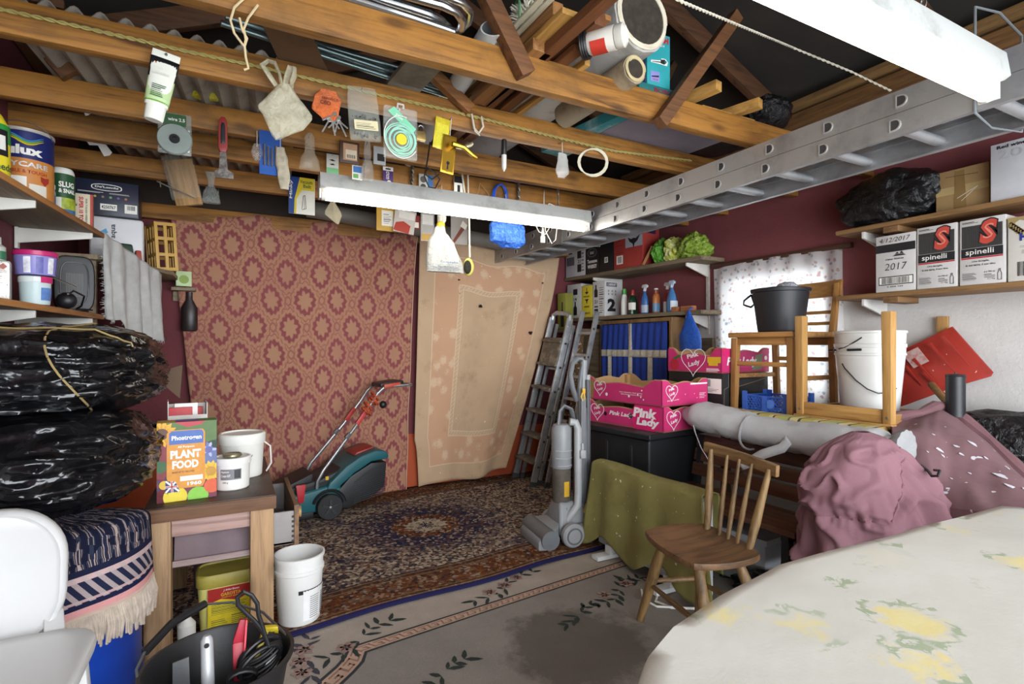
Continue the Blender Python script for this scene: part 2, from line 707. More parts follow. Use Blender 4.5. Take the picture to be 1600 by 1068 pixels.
# roof: dark felt on two slopes, with rafters, joists and braces as its parts
EZ, RZ_, RX = 2.74, 3.62, 1.18
felt = dirty('2b2722', '3a332b', .95, 0, .5, 3)
mb = MB()
for xa, za, xb, zb in ((X0 - .15, EZ - .06, RX, RZ_), (RX, RZ_, X1 + .15, EZ - .06)):
    mb.hull8([Vector(p) for p in ((xa, Y0 - .1, za), (xb, Y0 - .1, zb), (xb, Y1 + .1, zb), (xa, Y1 + .1, za), (xa, Y0 - .1, za + .05), (xb, Y0 - .1, zb + .05), (xb, Y1 + .1, zb + .05), (xa, Y1 + .1, za + .05))])
roof = struct('ceiling', mb, felt, smooth=False)
oldpine = wood('9c6b2c', '553413', 'x', .62, 1, .7, .35, '6b4a22')
darkpine = wood('5a3a22', '2f1d10', 'x', .7, 1, .5)
darkpine_y = wood('5f3e24', '34200f', 'y', .7, 1, .4)
for yy in (-.6, .5, 1.35, 2.25, 3.3, 4.2):
    for xa, xb in ((X0, RX - .02), (X1, RX + .02)):
        mb = MB(); mb.beam((xa, yy, EZ - .09), (xb, yy, RZ_ - .09), .05, .11)
        struct('rafter', mb, darkpine, roof, bevel=.004)
mb = MB(); mb.box((RX, 1.7, RZ_ - .16), (.04, 5.2, .16)); struct('ridge_board', mb, darkpine_y, roof, bevel=.004)
for xx in (X0 + .06, X1 - .06):
    mb = MB(); mb.box((xx, 1.7, 2.62), (.1, 5.3, .09)); struct('wall_plate', mb, wood('7d5a34', '4b3118', 'y', .7), roof, bevel=.004)
mb = MB(); mb.box((X1 - .08, 1.5, 2.705), (.13, 4.6, .05)); struct('wall_plate', mb, wood('8a6a40', '5a4022', 'y', .7), roof, bevel=.004)
mb = MB(); mb.box(((X0 + X1) / 2, Y1 - .035, 2.11), (X1 - X0, .06, .1)); struct('wall_plate', mb, oldpine, roof, bevel=.004)

JZ = 2.17
JOISTS = {'A': 1.73, 'B': 2.19, 'C': 2.74, 'D': 3.13, 'E': 3.69, 'G': .55, 'H': 1.12}
for k, yy in JOISTS.items():
    if k in 'GH':
        continue
    mb = MB()
    n = 24
    hh = .114 if k != 'A' else .12
    rings = []
    for i in range(n + 1):
        x = X0 + (X1 - X0) * i / n
        w = .006 * nz((x * 2.1, yy, 0), 1, 3)
        e = .007 * nz((x * 5, yy, 2), 1, 5) if k == 'A' else .003 * nz((x * 4, yy, 2), 1, 5)
        rings.append([(x, yy + w, JZ + e), (x, yy + .05 + w, JZ + e * .5), (x, yy + .05 + w, JZ + hh + w), (x, yy + w, JZ + hh + w)])
    mb.loft(rings)
    struct('joist', mb, oldpine, roof, bevel=.006, seg=2)


def brace(p0, p1, w, h, m, up=(0, 1, 0)):
    mb = MB(); mb.beam(p0, p1, w, h, up)
    struct('brace', mb, m, roof, bevel=.004)


brz = wood('6b4526', '3a2412', 'x', .7, 1, .2)
brace(at(1030, 193, y=1.70), at(1150, 25, y=1.70), .055, .05, brz)
brace(at(822, 118, y=1.70), at(742, -45, y=1.70), .062, .05, brz)
brace(at(735, 172, y=2.16), at(655, 95, y=2.16), .05, .04, wood('8a5c30', '4f3016', 'x', .7, 1, .2))
brace(at(112, 118, y=2.7), at(52, 52, y=2.7), .075, .04, brz)
brace(at(1012, 178, y=2.15), at(1072, 60, y=2.9), .04, .05, darkpine)

# grey fibre-cement sheet lying across the far joists
mb = MB()


def corr(u, v):
    x = -.70 + .92 * u + .12 * v
    return Vector((x, 2.24 + 1.6 * v, 2.312 + .016 * math.sin(u * 2 * PI * 13)))


mb.sheet(corr, 104, 4)
solo('corrugated_sheet', mb, dirty('a29a8c', '6f675b', .9, 0, .5, 5), 'grey corrugated fibre sheet lying across the joists at left', 'roofing sheet', thick=.006)

# ------------------------------------------------ rugs
PE = Vector((.9925, .122, 0))       # the rugs lie a little askew
PN = Vector((-.122, .9925, 0))


def rug_material():
    t = NT('persian_pile')
    uv = t.n('ShaderNodeUVMap')
    sp = t.n('ShaderNodeSeparateXYZ', {0: uv.outputs[0]})
    U, V = sp.outputs[0], sp.outputs[1]
    WU, WV = 3.4, 1.86
    d = t.math('MINIMUM', t.math('MINIMUM', U, t.math('SUBTRACT', WU, U)), t.math('MINIMUM', V, t.math('SUBTRACT', WV, V)))
    cu = t.math('SUBTRACT', U, 1.76)
    cv = t.math('SUBTRACT', V, .93)
    rr = t.math('POWER', t.math('ADD', t.math('MULTIPLY', cu, cu), t.math('MULTIPLY', t.math('MULTIPLY', cv, cv), 1.15)), .5)
    ang = t.math('ARCTAN2', cv, cu)
    rr = t.math('ADD', rr, t.math('MULTIPLY', t.math('SINE', t.math('MULTIPLY', ang, 16)), .014))
    fine = t.n('ShaderNodeTexVoronoi', {'Vector': uv.outputs[0], 'Scale': 62.0})
    fcol = t.n('ShaderNodeSeparateXYZ', {0: fine.outputs['Color']})
    mid = t.noise(uv.outputs[0], 9, 3, .6)
    field = t.ramp(fcol.outputs[0], [(0, hx('3f3840')), (.22, hx('8a7668')), (.45, hx('b3a28e')), (.66, hx('66554e')), (.8, hx('c4b59e')), (.92, hx('7d5038'))], 'CONSTANT')
    navy = t.ramp(fcol.outputs[0], [(0, hx('2a2940')), (.3, hx('3f3c56')), (.55, hx('6b4a3c')), (.72, hx('35303c')), (.85, hx('a8968a'))], 'CONSTANT')
    rust = t.ramp(fcol.outputs[1], [(0, hx('6a3b22')), (.3, hx('7d4a2a')), (.5, hx('2e2a33')), (.66, hx('86603f')), (.85, hx('b09a84'))], 'CONSTANT')
    cream = t.ramp(fcol.outputs[0], [(0, hx('b9aa96')), (.5, hx('8e7c6d')), (.75, hx('4c4247')), (.88, hx('cabca6'))], 'CONSTANT')
    f_navy = t.ramp(t.math('ADD', rr, t.math('MULTIPLY', t.math('SUBTRACT', mid, .5), .5)), [(.36, (1, 1, 1, 1)), (.56, (0, 0, 0, 1))])
    c = t.mix(f_navy, field, navy)
    blot = t.ramp(t.noise(uv.outputs[0], 4.2, 2), [(.56, (0, 0, 0, 1)), (.66, (.8, .8, .8, 1))])
    c = t.mix(blot, c, navy)
    m_rust = t.math('LESS_THAN', rr, .225)
    c = t.mix(m_rust, c, rust)
    c = t.mix(t.math('LESS_THAN', rr, .135), c, cream)
    c = t.mix(t.math('LESS_THAN', rr, .04), c, navy)
    # border bands by distance to the edge
    band = t.ramp(d, [(0, hx('23224a')), (.034, hx('8a6c4c')), (.043, hx('43302a')), (.06, hx('8f7450')), (.07, hx('5b3a26')), (.235, hx('a08a6c')), (.245, hx('4a3129')), (.275, hx('9d8a70')), (.285, hx('2b2430'))], 'CONSTANT')
    wide = t.n('ShaderNodeTexVoronoi', {'Vector': uv.outputs[0], 'Scale': 26.0})
    wc = t.n('ShaderNodeSeparateXYZ', {0: wide.outputs['Color']})
    wcol = t.ramp(wc.outputs[0], [(0, hx('5c3419')), (.28, hx('7d4a24')), (.46, hx('302a33')), (.6, hx('6b4526')), (.74, hx('8b7a68')), (.86, hx('46352c'))], 'CONSTANT')
    inb = t.math('MULTIPLY', t.math('GREATER_THAN', d, .07), t.math('LESS_THAN', d, .235))
    band = t.mix(inb, band, t.mix(.45, wcol, rust))
    speck = t.math('MULTIPLY', t.math('GREATER_THAN', d, .034), .35)
    band = t.mix(speck, band, rust)
    c = t.mix(t.math('LESS_THAN', d, .30), c, band)
    vv = t.math('MULTIPLY', t.noise(uv.outputs[0], 160, 2), .35)
    c = t.mix(vv, c, tint(hx('201a1c'), 1))
    t.bump(t.noise(uv.outputs[0], 300, 2), .5, .004)
    return t.fin(c, .95, spec=.1)


base = Vector((-.51, 2.235, 0))
mb = MB()


def prug(u, v):
    p = base + PE * (u * 3.4) + PN * (v * 1.86 + .012 * math.sin(u * 23) * (1 - v) + .02 * math.sin(u * 7) * (1 - v))
    return Vector((p.x, p.y, .016 + .003 * nz((p.x * 3, p.y * 3, 0))))


mb.sheet(prug, 60, 34, 3.4, 1.86)
solo('persian_rug', mb, rug_material(), 'dark patterned rug with a round medallion and navy edge before the curtains', 'rug', thick=.008)


def cream_material():
    t = NT('cream_pile')
    v = t.coords('Object')
    n = t.noise(v, 6, 5)
    c = t.mix(n, hx('9d9288'), hx('c8bcb0'))
    c = t.mix(t.math('MULTIPLY', t.noise(v, 190, 2), .35), c, hx('6b635c'))
    t.bump(t.noise(v, 260, 2), .4, .004)
    return t.fin(c, .95, spec=.1)


def field_material():
    t = NT('grey_pile')
    tc = t.n('ShaderNodeTexCoord')
    v = tc.outputs['Object']
    n = t.noise(v, 5, 5)
    c = t.mix(n, hx('837d77'), hx('a29b93'))
    ctr = t.n('ShaderNodeVectorMath', {0: v, 1: (.02, .36, 0)}, operation='SUBTRACT')
    sc_ = t.n('ShaderNodeVectorMath', {0: ctr.outputs[0], 1: (1, 1.0, 0)}, operation='MULTIPLY')
    ln = t.n('ShaderNodeVectorMath', {0: sc_.outputs[0]}, operation='LENGTH')
    dd = t.math('ADD', ln.outputs['Value'], t.math('MULTIPLY', t.noise(v, 7, 6, .7), .32))
    c = t.mix(t.ramp(dd, [(.40, (.6, .6, .6, 1)), (.48, (0, 0, 0, 1))]), c, hx('453b33'))
    c = t.mix(t.math('MULTIPLY', t.noise(v, 190, 2), .35), c, hx('4a4642'))
    t.bump(t.noise(v, 260, 2), .4, .004)
    return t.fin(c, .95, spec=.1)


crug = thing('cream_rug', 'cream and grey rug with a pink key border and woven flower sprays', 'rug', (1.2, 1.4, 0))
mb = MB()
cb = Vector((-.75, .1, 0))
mb.sheet(lambda u, v: Vector((cb + PE * (u * 3.3) + PN * (v * 2.5))) + Vector((0, 0, .004)), 20, 16, 3.3, 2.5)
wpart('pile', mb, cream_material(), crug, thick=.006)


def g(u, v, z=.0075):
    p = at(u, v, z=0)
    return Vector((p.x, p.y, z))


outer = [Vector((2.05, 2.335, 0)), g(960, 883), g(750, 950), g(547, 1015), g(540, 1030), g(527, 1045), g(502, 1067), Vector((.22, 1.86, 0)), Vector((.2, 1.5, 0)), Vector((.25, .3, 0))]
inner = [Vector((2.05, 2.285, 0)), g(960, 891), g(752, 960), g(571, 1021), g(566, 1036), g(552, 1052), g(528, 1075), Vector((.285, 1.86, 0)), Vector((.265, 1.5, 0)), Vector((.315, .3, 0))]


def strip(A, B, z, thk=.0006):
    mb = MB()
    for i in range(len(A) - 1):
        q = [A[i], A[i + 1], B[i + 1], B[i]]
        mb.hull8([Vector((p.x, p.y, z)) for p in q] + [Vector((p.x, p.y, z + thk)) for p in q])
    return mb


fm = field_material()
mb = MB()
mb.prism([(p.x, p.y) for p in inner] + [(2.3, .3), (2.3, 2.3)], Matrix.Translation((0, 0, .0070)), .0006)
wpart('grey_field', mb, fm, crug, smooth=False)
wpart('key_border', strip(outer, inner, .0080), plain('b99a86', .95, var=.15, bump=.2), crug, smooth=False)


def lerp(A, B, k):
    return [a.lerp(b, k) for a, b in zip(A, B)]


darkyarn = plain('2c3336', .95, var=.1, bump=.1)
wpart('border_outline', strip(lerp(outer, inner, -.13), lerp(outer, inner, .05), .0087), darkyarn, crug, smooth=False)
wpart('border_outline', strip(lerp(outer, inner, .95), lerp(outer, inner, 1.13), .0087), darkyarn, crug, smooth=False)
# meander of the key border
mb = MB()
key = plain('8e6f61', .95, var=.1, bump=.1)
for i in range(9):
    a, b, c_, d_ = outer[i], outer[i + 1], inner[i + 1], inner[i]
    L = (b - a).length
    m = max(1, int(L / .06))
    for j in range(m):
        t0, t1 = j / m, (j + .8) / m
        def pt(t, s):
            return a.lerp(b, t).lerp(d_.lerp(c_, t), s)
        tm = (t0 + t1) / 2
        for (ta, sa, tb, sb) in ((t0, .2, t1, .3), (t0, .2, t0 + (t1 - t0) * .16, .8), (tm, .7, t1 + .2 / m, .8), (tm, .45, tm + (t1 - t0) * .16, .8), (tm, .45, t0 + (t1 - t0) * .85, .55)):
            qq = [pt(ta, sa), pt(tb, sa), pt(tb, sb), pt(ta, sb)]
            mb.hull8([Vector((p.x, p.y, .0087)) for p in qq] + [Vector((p.x, p.y, .0092)) for p in qq])
o = wpart('key_pattern', mb, key, crug, smooth=False)
o['kind'] = 'stuff'


def spray(cx, cy, ang, ln, n, blooms, seed, dark='26312b'):
    r = random.Random(seed)
    c = at(cx, cy, z=0)
    e = Vector((math.cos(ang), math.sin(ang), 0))
    f_ = Vector((-e.y, e.x, 0))
    ml, mf, mc = MB(), MB(), MB()

    def leaf(mb, p, a, l, w, z=.0095):
        d = Vector((math.cos(a), math.sin(a), 0))
        s = Vector((-d.y, d.x, 0))
        q = [p, p + d * l * .35 + s * w, p + d * l * .75 + s * w * .7, p + d * l, p + d * l * .75 - s * w * .7, p + d * l * .35 - s * w]
        mb.prism([(k.x, k.y) for k in q], Matrix.Translation((0, 0, z)), .0006)
    for i in range(n):
        t = (i / (n - 1) - .5) * ln
        p = Vector((c.x, c.y, 0)) + e * t + f_ * (.03 * math.sin(t * 18))
        for sgn in (-1, 1):
            leaf(ml, p, ang + sgn * r.uniform(.5, 1.2) + (0 if t > 0 else PI), r.uniform(.04, .075), r.uniform(.007, .012))
    for i in range(blooms):
        t = (i / max(1, blooms - 1) - .5) * ln * .5
        p = Vector((c.x, c.y, 0)) + e * t + f_ * r.uniform(-.03, .03)
        for k in range(6):
            leaf(mf, p, k * PI / 3 + r.uniform(-.2, .2), .04, .014, .0101)
        for k in range(5):
            leaf(mc, p + Vector((.008 * math.cos(k * 1.26), .008 * math.sin(k * 1.26), 0)), k * 1.26, .008, .004, .0107)
    for nm, m_, cc in (('woven_leaves', ml, dark), ('woven_blossoms', mf, '9c7f76'), ('woven_blossom_hearts', mc, '3a2c2c')):
        if len(m_.bm.faces):
            o = wpart(nm, m_, plain(cc, .95, var=.25, bump=.1), crug, smooth=False)
            o['kind'] = 'stuff'


spray(790, 917, .45, .42, 8, 3, 1)
spray(565, 1000, .5, .32, 8, 1, 2)
spray(480, 1035, 1.3, .3, 7, 3, 3, '3c3a44')
spray(968, 925, .35, .36, 9, 2, 4)
spray(1050, 905, -.3, .5, 9, 4, 5)
spray(690, 1060, .3, .25, 7, 0, 6)
spray(905, 962, .2, .2, 6, 0, 7)
# ================================================ UNDER THE ROOF
SPINE = dirty('b9bab6', '8f908c', .5, .2, .4, 8)
TUBE = emit('fff6e6', 17)


def batten(x0, x1, y, z, label, chains):
    t = thing('fluorescent_light', label, 'light', ((x0 + x1) / 2, y, z), 0, 'fluorescent battens hung from the roof')
    L = x1 - x0
    mb = MB()
    sec = [(-.05, .03), (-.04, .1), (.04, .1), (.05, .03), (.035, .022), (-.035, .022)]
    mb.loft([[(sx, p, q) for p, q in sec] for sx in (-L / 2, L / 2)])
    finish('housing', mb, SPINE, t, bevel=.003)
    mb = MB(); mb.cyl((-L / 2 + .03, 0, -.01), (L / 2 - .03, 0, -.01), .019, n=16)
    finish('tube', mb, TUBE, t)
    for s in (-1, 1):
        mb = MB(); mb.cyl((s * (L / 2 - .032), 0, -.01), (s * (L / 2 - .012), 0, -.01), .021, n=16)
        mb.box((s * (L / 2 - .004), 0, .025), (.01, .05, .1))
        finish('tube_holder', mb, WHITE, t, bevel=.002)
    for cx in chains:
        mb = MB()
        k = 0
        zz = .1
        while z + zz < 2.17 + .4:
            pts = [(cx + (.006 * math.cos(a) if k % 2 else 0), (0 if k % 2 else .006 * math.cos(a)), zz + .013 + .013 * math.sin(a)) for a in [i * PI / 4 for i in range(8)]]
            mb.tube(pts, .0022, 5, closed=True)
            zz += .02
            k += 1
        finish('chain', mb, STEEL, t)
    return t


batten(.38, 2.03, 2.82, 1.965, 'long lit fluorescent batten hung in the middle of the room', (-.6, .6))
batten(.3, 1.95, .725, 1.935, 'lit fluorescent batten nearest the viewer at top right', (.46, -.5))

# ------------------------------------------------ two-section ladder slung under the joists
LX, LW = 2.06, .32
lad = thing('extension_ladder', 'long aluminium extension ladder slung flat under the joists along the right', 'ladder', (LX + LW / 2, 2.3, 1.937))
LA = dirty('b4b5b6', '8b8c8e', .45, .65, .5, 5, None, .06)
for z0 in (1.937, 2.016):
    for s in (0, 1):
        x = LX + s * LW
        mb = MB()
        o_ = -1 if s == 0 else 1
        sec = [(0, 0), (.004 * o_, 0), (.004 * o_, .006), (.0, .074), (.004 * o_, .074), (.004 * o_, .078), (-.024 * o_, .078), (-.024 * o_, .074), (-.005 * o_, .072), (-.005 * o_, .006), (-.024 * o_, .004), (-.024 * o_, 0)]
        sec = [(0, 0), (0, .077), (-.024 * o_, .077), (-.024 * o_, .073), (-.005 * o_, .072), (-.005 * o_, .005), (-.024 * o_, .004), (-.024 * o_, 0)]
        mb.loft([[(x + p, yy, z0 + q) for p, q in sec] for yy in (.1, 4.27)])
        wpart('rail', mb, LA, lad, smooth=False)
rim = plain('c4c4c2', .4, .5, var=.08)
hole = plain('3c3c3e', .8, var=.1)
for j, (z0, off) in enumerate(((1.937, .02), (2.016, 0))):
    y = .24 + off
    while y < 4.25:
        zc = z0 + .038
        mb = MB()
        sec = [(.017 * math.cos(a), .017 * math.sin(a)) for a in [PI * (-.5 + i / 8) for i in range(9)]] + [(-.012, .017), (-.012, -.017)]
        mb.loft([[(xx, y - p, zc + q) for p, q in sec] for xx in (LX + .001, LX + LW - .001)])
        rg = wpart('rung', mb, LA, lad)
        for xx, o_ in ((LX, -1), (LX + LW, 1)):
            mb = MB()
            outer_ = [(xx + .004 * o_, y - p * 1.0, zc + q * 1.0) for p, q in sec]
            mb.loft([[(xx - .002 * o_, y - p * 1.25, zc + q * 1.25) for p, q in sec], [(xx + .005 * o_, y - p * 1.25, zc + q * 1.25) for p, q in sec], [(xx + .005 * o_, y - p, zc + q) for p, q in sec], [(xx + .001 * o_, y - p, zc + q) for p, q in sec]], caps=False)
            c = wpart('rung_collar', mb, rim, rg, smooth=False)
            c.parent = rg
            mb = MB(); mb.prism([(y - p, zc + q) for p, q in (sec if o_ > 0 else sec)], Matrix(((0, 0, 1, xx + .0005 * o_), (1, 0, 0, 0), (0, 1, 0, 0), (0, 0, 0, 1))), .001 * o_)
            wpart('rung_bore', mb, hole, rg, smooth=False)
        y += .257
for yy in (3.16, .8):
    mb = MB()
    r = .004
    mb.tube([(LX - .006, yy, 1.93), (LX - .006, yy, 2.10), (LX - .004, yy + .0, 2.26), (LX + LW / 2, yy, 2.29), (LX + LW + .006, yy, 2.26), (LX + LW + .006, yy, 1.93), (LX + LW / 2, yy + .02, 1.92)], r, 6, closed=True)
    solo('ladder_rope', mb, plain('6d7274', .9), 'grey rope tied round the ladder ' + ('at its far end' if yy > 2 else 'beside the nearer light'), 'rope', 'ropes holding the ladder')

# ------------------------------------------------ ropes and cords
mb = MB()


def twist(pts, r, mat, name, label, cat, per=.03):
    """two-strand cord through the points"""
    pts = [Vector(p) for p in pts]
    fine = []
    for a, b in zip(pts, pts[1:]):
        n = max(2, int((b - a).length / (per / 4)))
        fine += [a.lerp(b, i / n) for i in range(n)]
    fine.append(pts[-1])
    mb = MB()
    for ph in (0, PI):
        mb.tube([p + Vector((0, r * .6 * math.cos(i * 1.57 / 2 + ph), r * .6 * math.sin(i * 1.57 / 2 + ph))) for i, p in enumerate(fine)], r * .62, 5)
    return solo(name, mb, mat, label, cat)


twist([at(u, v, y=2.178) for u, v in ((-40, 4), (0, 14), (100, 36), (300, 82), (400, 103), (560, 141), (700, 172), (900, 222), (960, 236), (1080, 251))], .006, plain('a59a5c', .9), 'rope', 'green and yellow rope running along the front of a joist', 'rope')
twist([at(1030, -18, y=1.32), at(1063, 2, y=1.33), at(1240, 75, x=2.55), at(1330, 112, x=2.9), at(1392, 142, x=3.12)], .005, plain('d8d2c0', .9), 'cord', 'white twisted cord strung across the roof corner at top right', 'cord')
mb = MB()
for pts in (((383, -4), (366, 12), (360, 32), (366, 52), (381, 72)), ((403, 8), (388, 28), (381, 45), (384, 62), (382, 72)), ((374, 28), (379, 48), (386, 60), (382, 72), (384, 90), (388, 107), (381, 109))):
    mb.tube([at(u, v, y=1.715) for u, v in pts], .0035, 6)
solo('twine_loop', mb, plain('cdbb92', .9), 'loop of pale twine hanging from the nearest joist at top left', 'string')

# ------------------------------------------------ stores lying on the joists
def steel_u(z, pts, r, mb):
    mb.tube([at(u, v, z=z) for u, v in pts], r, 10)


CHROME = plain('c2c6c9', .22, .95, var=.05, bump=0)
camp = thing('tubular_frame', 'bundle of bent chrome tubes from a folding frame lying on the nearest joists', 'frame', at(600, 20, z=2.29))
for k, (pts, r) in enumerate((
    (((430, -66), (560, -30), (650, -3), (690, 8), (712, 18), (722, 32), (721, 45), (712, 50), (700, 46), (600, 14), (500, -18)), .014),
    (((440, -50), (560, -12), (640, 12), (670, 22), (690, 32), (700, 42), (698, 52), (688, 55), (660, 44), (560, 12)), .014),
    (((460, -80), (600, -38), (690, -8), (722, 4), (735, 18), (733, 34), (722, 44)), .013))):
    mb = MB(); steel_u(2.305 + .03 * k, pts, r, mb)
    wpart('tube', mb, CHROME, camp)
mb = MB(); mb.beam(at(566, -14, z=2.385), at(672, 21, z=2.385), .02, .006)
wpart('flat_bar', mb, plain('dadbd6', .4, .4), camp, bevel=.002)
for k, (a, b) in enumerate((((345, 36), (700, 150)), ((352, 26), (690, 138)), ((470, 62), (700, 128)))):
    mb = MB(); mb.cyl(at(a[0], a[1], z=2.32 + .025 * k), at(b[0], b[1], z=2.32 + .025 * k), .011)
    solo('steel_pole', mb, plain('7f9395', .3, .85, var=.1, bump=0), ('lowest', 'middle', 'upper')[k] + ' of the three thin grey steel poles behind the nearest joist', 'pole', 'steel poles on the joists')
mb = MB()
b = [at(u, v, z=2.292) for u, v in ((385, -15), (470, 15), (524, 140), (446, 117))]
mb.hull8(b + [p + Vector((0, 0, .006)) for p in b])
solo('hardboard_sheet', mb, dirty('6a4f36', '52392a', .85, 0, .4, 4), 'brown hardboard sheet lying across two joists above the carrier bag', 'board')
mb = MB()
b = [at(u, v, z=2.30) for u, v in ((575, 165), (648, 82), (700, 98), (625, 178))]
mb.hull8(b + [p + Vector((0, 0, .02)) for p in b])
solo('plank', mb, dirty('7d7364', '544b40', .9, 0, .6, 6), 'grey weathered plank lying across the joists by the chrome poles', 'plank', bevel=.003)
mb = MB(); mb.box((1.98, 2.12, 2.297), (.62, .66, .018), (0, 0, .1))
solo('panel_board', mb, plain('8b8592', .7), 'lilac grey panel lying on the joists near the ladder', 'board')
mb = MB(); mb.box((-.62, 2.9, 2.36), (.1, 1.2, .03), (0, 0, .1))
solo('plank', mb, darkpine_y, 'dark plank lying above the corrugated sheet at far left', 'plank', bevel=.003)

# white plastic pipe cut at a slant
p0, p1 = at(767, 52, z=2.345), at(640, 250, z=2.345)
mb = MB()
d = (p1 - p0).normalized()
sdv = Vector((d.y, -d.x, 0))
rings = []
n = 20
for q, rr, k in ((p1, .043, 0), (p0, .043, .9), (p0, .038, .9), (p1, .038, 0)):
    rings.append([q + sdv * rr * math.cos(2 * PI * i / n) + Vector((0, 0, rr * math.sin(2 * PI * i / n))) - d * (k * (.043 + rr * math.sin(2 * PI * i / n + 2.2))) for i in range(n)])
mb.loft(rings, caps=False)
solo('plastic_pipe', mb, plain('c9cfd0', .4, var=.06), 'white plastic drainpipe with a slanted cut end poking over the joist', 'pipe')

# fluffy mop head
c = at(826, 32, y=1.86)
mop = thing('mop_head', 'fluffy white mop head with a green rim on the joists', 'mop', c)
mb = MB(); mb.ball((0, 0, 0), .05, 3, lambda p, q: q * (1 + .3 * nz(p * 4)))
finish('core', mb, plain('c9c4b0', .95), mop)
mb = MB()
for i in range(420):
    d = Vector((RND.gauss(0, 1), RND.gauss(0, 1), RND.gauss(0, 1))).normalized()
    e = d.orthogonal().normalized() * .02
    l = RND.uniform(.06, .088)
    mb.tube([d * .04, d * (l * .75) + e * RND.uniform(-.5, .5), d * l + e * RND.uniform(-1, 1)], [.004, .0045, .0015], 4)
o = finish('strands', mb, plain('d6d2c0', .95), mop); o['kind'] = 'stuff'
mb = MB(); mb.tube([(-.055 + .012 * math.cos(a), .0 + .05 * math.cos(a), .055 * math.sin(a)) for a in [i * PI / 10 for i in range(20)]], .006, 6, closed=True)
finish('rim', mb, plain('6f9a72', .5), mop)

# timbers with sawn ends towards the room
TIM = {'l': wood('b98d4a', '7d5526', 'y', .6, 1, .3), 'd': wood('6a4023', '3c2312', 'y', .6, 1, .3), 'm': wood('94673a', '59381b', 'y', .6, 1, .4), 'w': plain('c7bfa6', .5)}
tl = [
    ((893, 20), 2.335, .075, .022, 'l', 1.1, 'pale sawn board with a clean rectangular end'),
    ((872, 14), 2.40, .045, .05, 'm', 1.2, 'brown moulded batten with a rounded end'),
    ((938, 30), 2.345, .05, .045, 'd', 1.4, 'dark stained batten beside the paint tub'),
    ((950, 27), 2.40, .03, .02, 'm', 1.3, 'thin batten with a pale end just above the paint tub'),
    ((965, -18), 2.30, .045, .035, 'd', 1.5, 'long dark batten reaching out furthest over the room'),
    ((848, 72), 2.305, .085, .045, 'm', .5, 'short stamped block of timber with a broken end'),
    ((905, 75), 2.30, .05, .022, 'd', 1.0, 'dark flat batten beside the small carpet roll'),
    ((918, 96), 2.30, .026, .03, 'l', .6, 'small pale lath next to the small carpet roll'),
    ((858, -16), 2.42, .022, .012, 'w', 1.5, 'white plastic trunking strip left of the pair'),
    ((878, -20), 2.42, .022, .012, 'w', 1.5, 'white plastic trunking strip right of the pair'),
]
for (u, v), z, w, h, m, L, lab in tl:
    p = at(u, v, z=z)
    mb = MB(); mb.beam((p.x, p.y, z), (p.x - .03, p.y + L, z + .0), w, h)
    solo('timber_batten' if m != 'w' else 'plastic_trunking', mb, TIM[m], lab, 'timber' if m != 'w' else 'trunking', 'timber stored on the nearest joist', bevel=.003)
for (u, v), L, lab in (((1115, 138), .6, 'square batten with a pale sawn end above the joist at right'), ((1180, 165), .35, 'small pale batten with a sawn end by the black bags')):
    p = at(u, v, y=1.68)
    mb = MB(); mb.beam((p.x, p.y - .03, p.z), (p.x - .1, p.y + L, p.z), .045, .045)
    solo('timber_batten', mb, TIM['l'], lab, 'timber', 'timber stored on the nearest joist', bevel=.003)
mb = MB(); mb.beam((1.92, 1.79, 2.30), (2.28, 1.79, 2.30), .05, .03)
solo('timber_batten', mb, TIM['l'], 'flat lath lying along the top of the nearest joist', 'timber', bevel=.003)

mb = MB(); mb.cyl(at(480, 326, y=4.14), at(845, 391, y=4.14), .06, n=20)
solo('grey_pipe', mb, plain('77736c', .6), 'fat grey pipe running along the top of the back wall behind the light', 'pipe')
mb = MB(); mb.box((1.66, 2.28, 2.315), (.16, .62, .05), (0, 0, .15))
solo('long_carton', mb, dirty('2f8a94', 'c9d2d2', .5, 0, .5, 5), 'long teal and white carton lying on the joists by the carpet roll', 'box', bevel=.002)

# carpet rolls
def roll(c, r, L, mat, mat2, name, label, dirn=(-.02, 1, 0), core=.35, turns=.5):
    t = thing(name, label, 'carpet roll', c)
    d = Vector(dirn).normalized()
    s = Vector((d.y, -d.x, 0))
    n = 30
    mb = MB()
    rings = []
    for q, k in ((0, .93), (.0, 1.0), (L, 1.0), (L, .5)):
        rings.append([d * (q + (.012 * nz((i * .7, q, k), 1, 2) if q == 0 else 0)) + (s * math.cos(2 * PI * i / n) + Vector((0, 0, 1)) * math.sin(2 * PI * i / n)) * r * k * (1 + .04 * nz((math.cos(2 * PI * i / n) * 2, math.sin(2 * PI * i / n) * 2, q * 3))) for i in range(n)])
    mb.loft(rings)
    finish('backing', mb, mat, t)
    mb = MB()
    pts = []
    for i in range(90):
        a = i * .24
        rr = r * (.92 - turns * i / 90)
        pts.append(d * (-.004 + .004 * nz((a, 0, 1))) + (s * math.cos(a) + Vector((0, 0, 1)) * math.sin(a)) * rr)
    mb.tube(pts, r * .05, 5)
    finish('rolled_pile', mb, mat2, t)
    mb = MB(); mb.cyl(d * -.006, d * .02, r * core, n=20)
    finish('hollow', mb, plain('3a332b', .95, var=.4, scale=30), t)
    return t


roll(at(1003, 22, y=1.62) + Vector((0, 0, -.012)), .135, 1.75, dirty('b4b2ae', '86827c', .95, 0, .4, 8), plain('d8d0bc', .95), 'carpet_roll', 'large rolled carpet with grey backing standing out over the joist', core=.80, turns=.10)
roll(at(992, 108, y=1.66) + Vector((0, 0, .0)), .056, .5, dirty('a89b82', '7c705c', .95, 0, .4, 12), plain('c4b68e', .95), 'carpet_roll', 'small frayed carpet offcut roll beside the teal box', core=.66, turns=.25)

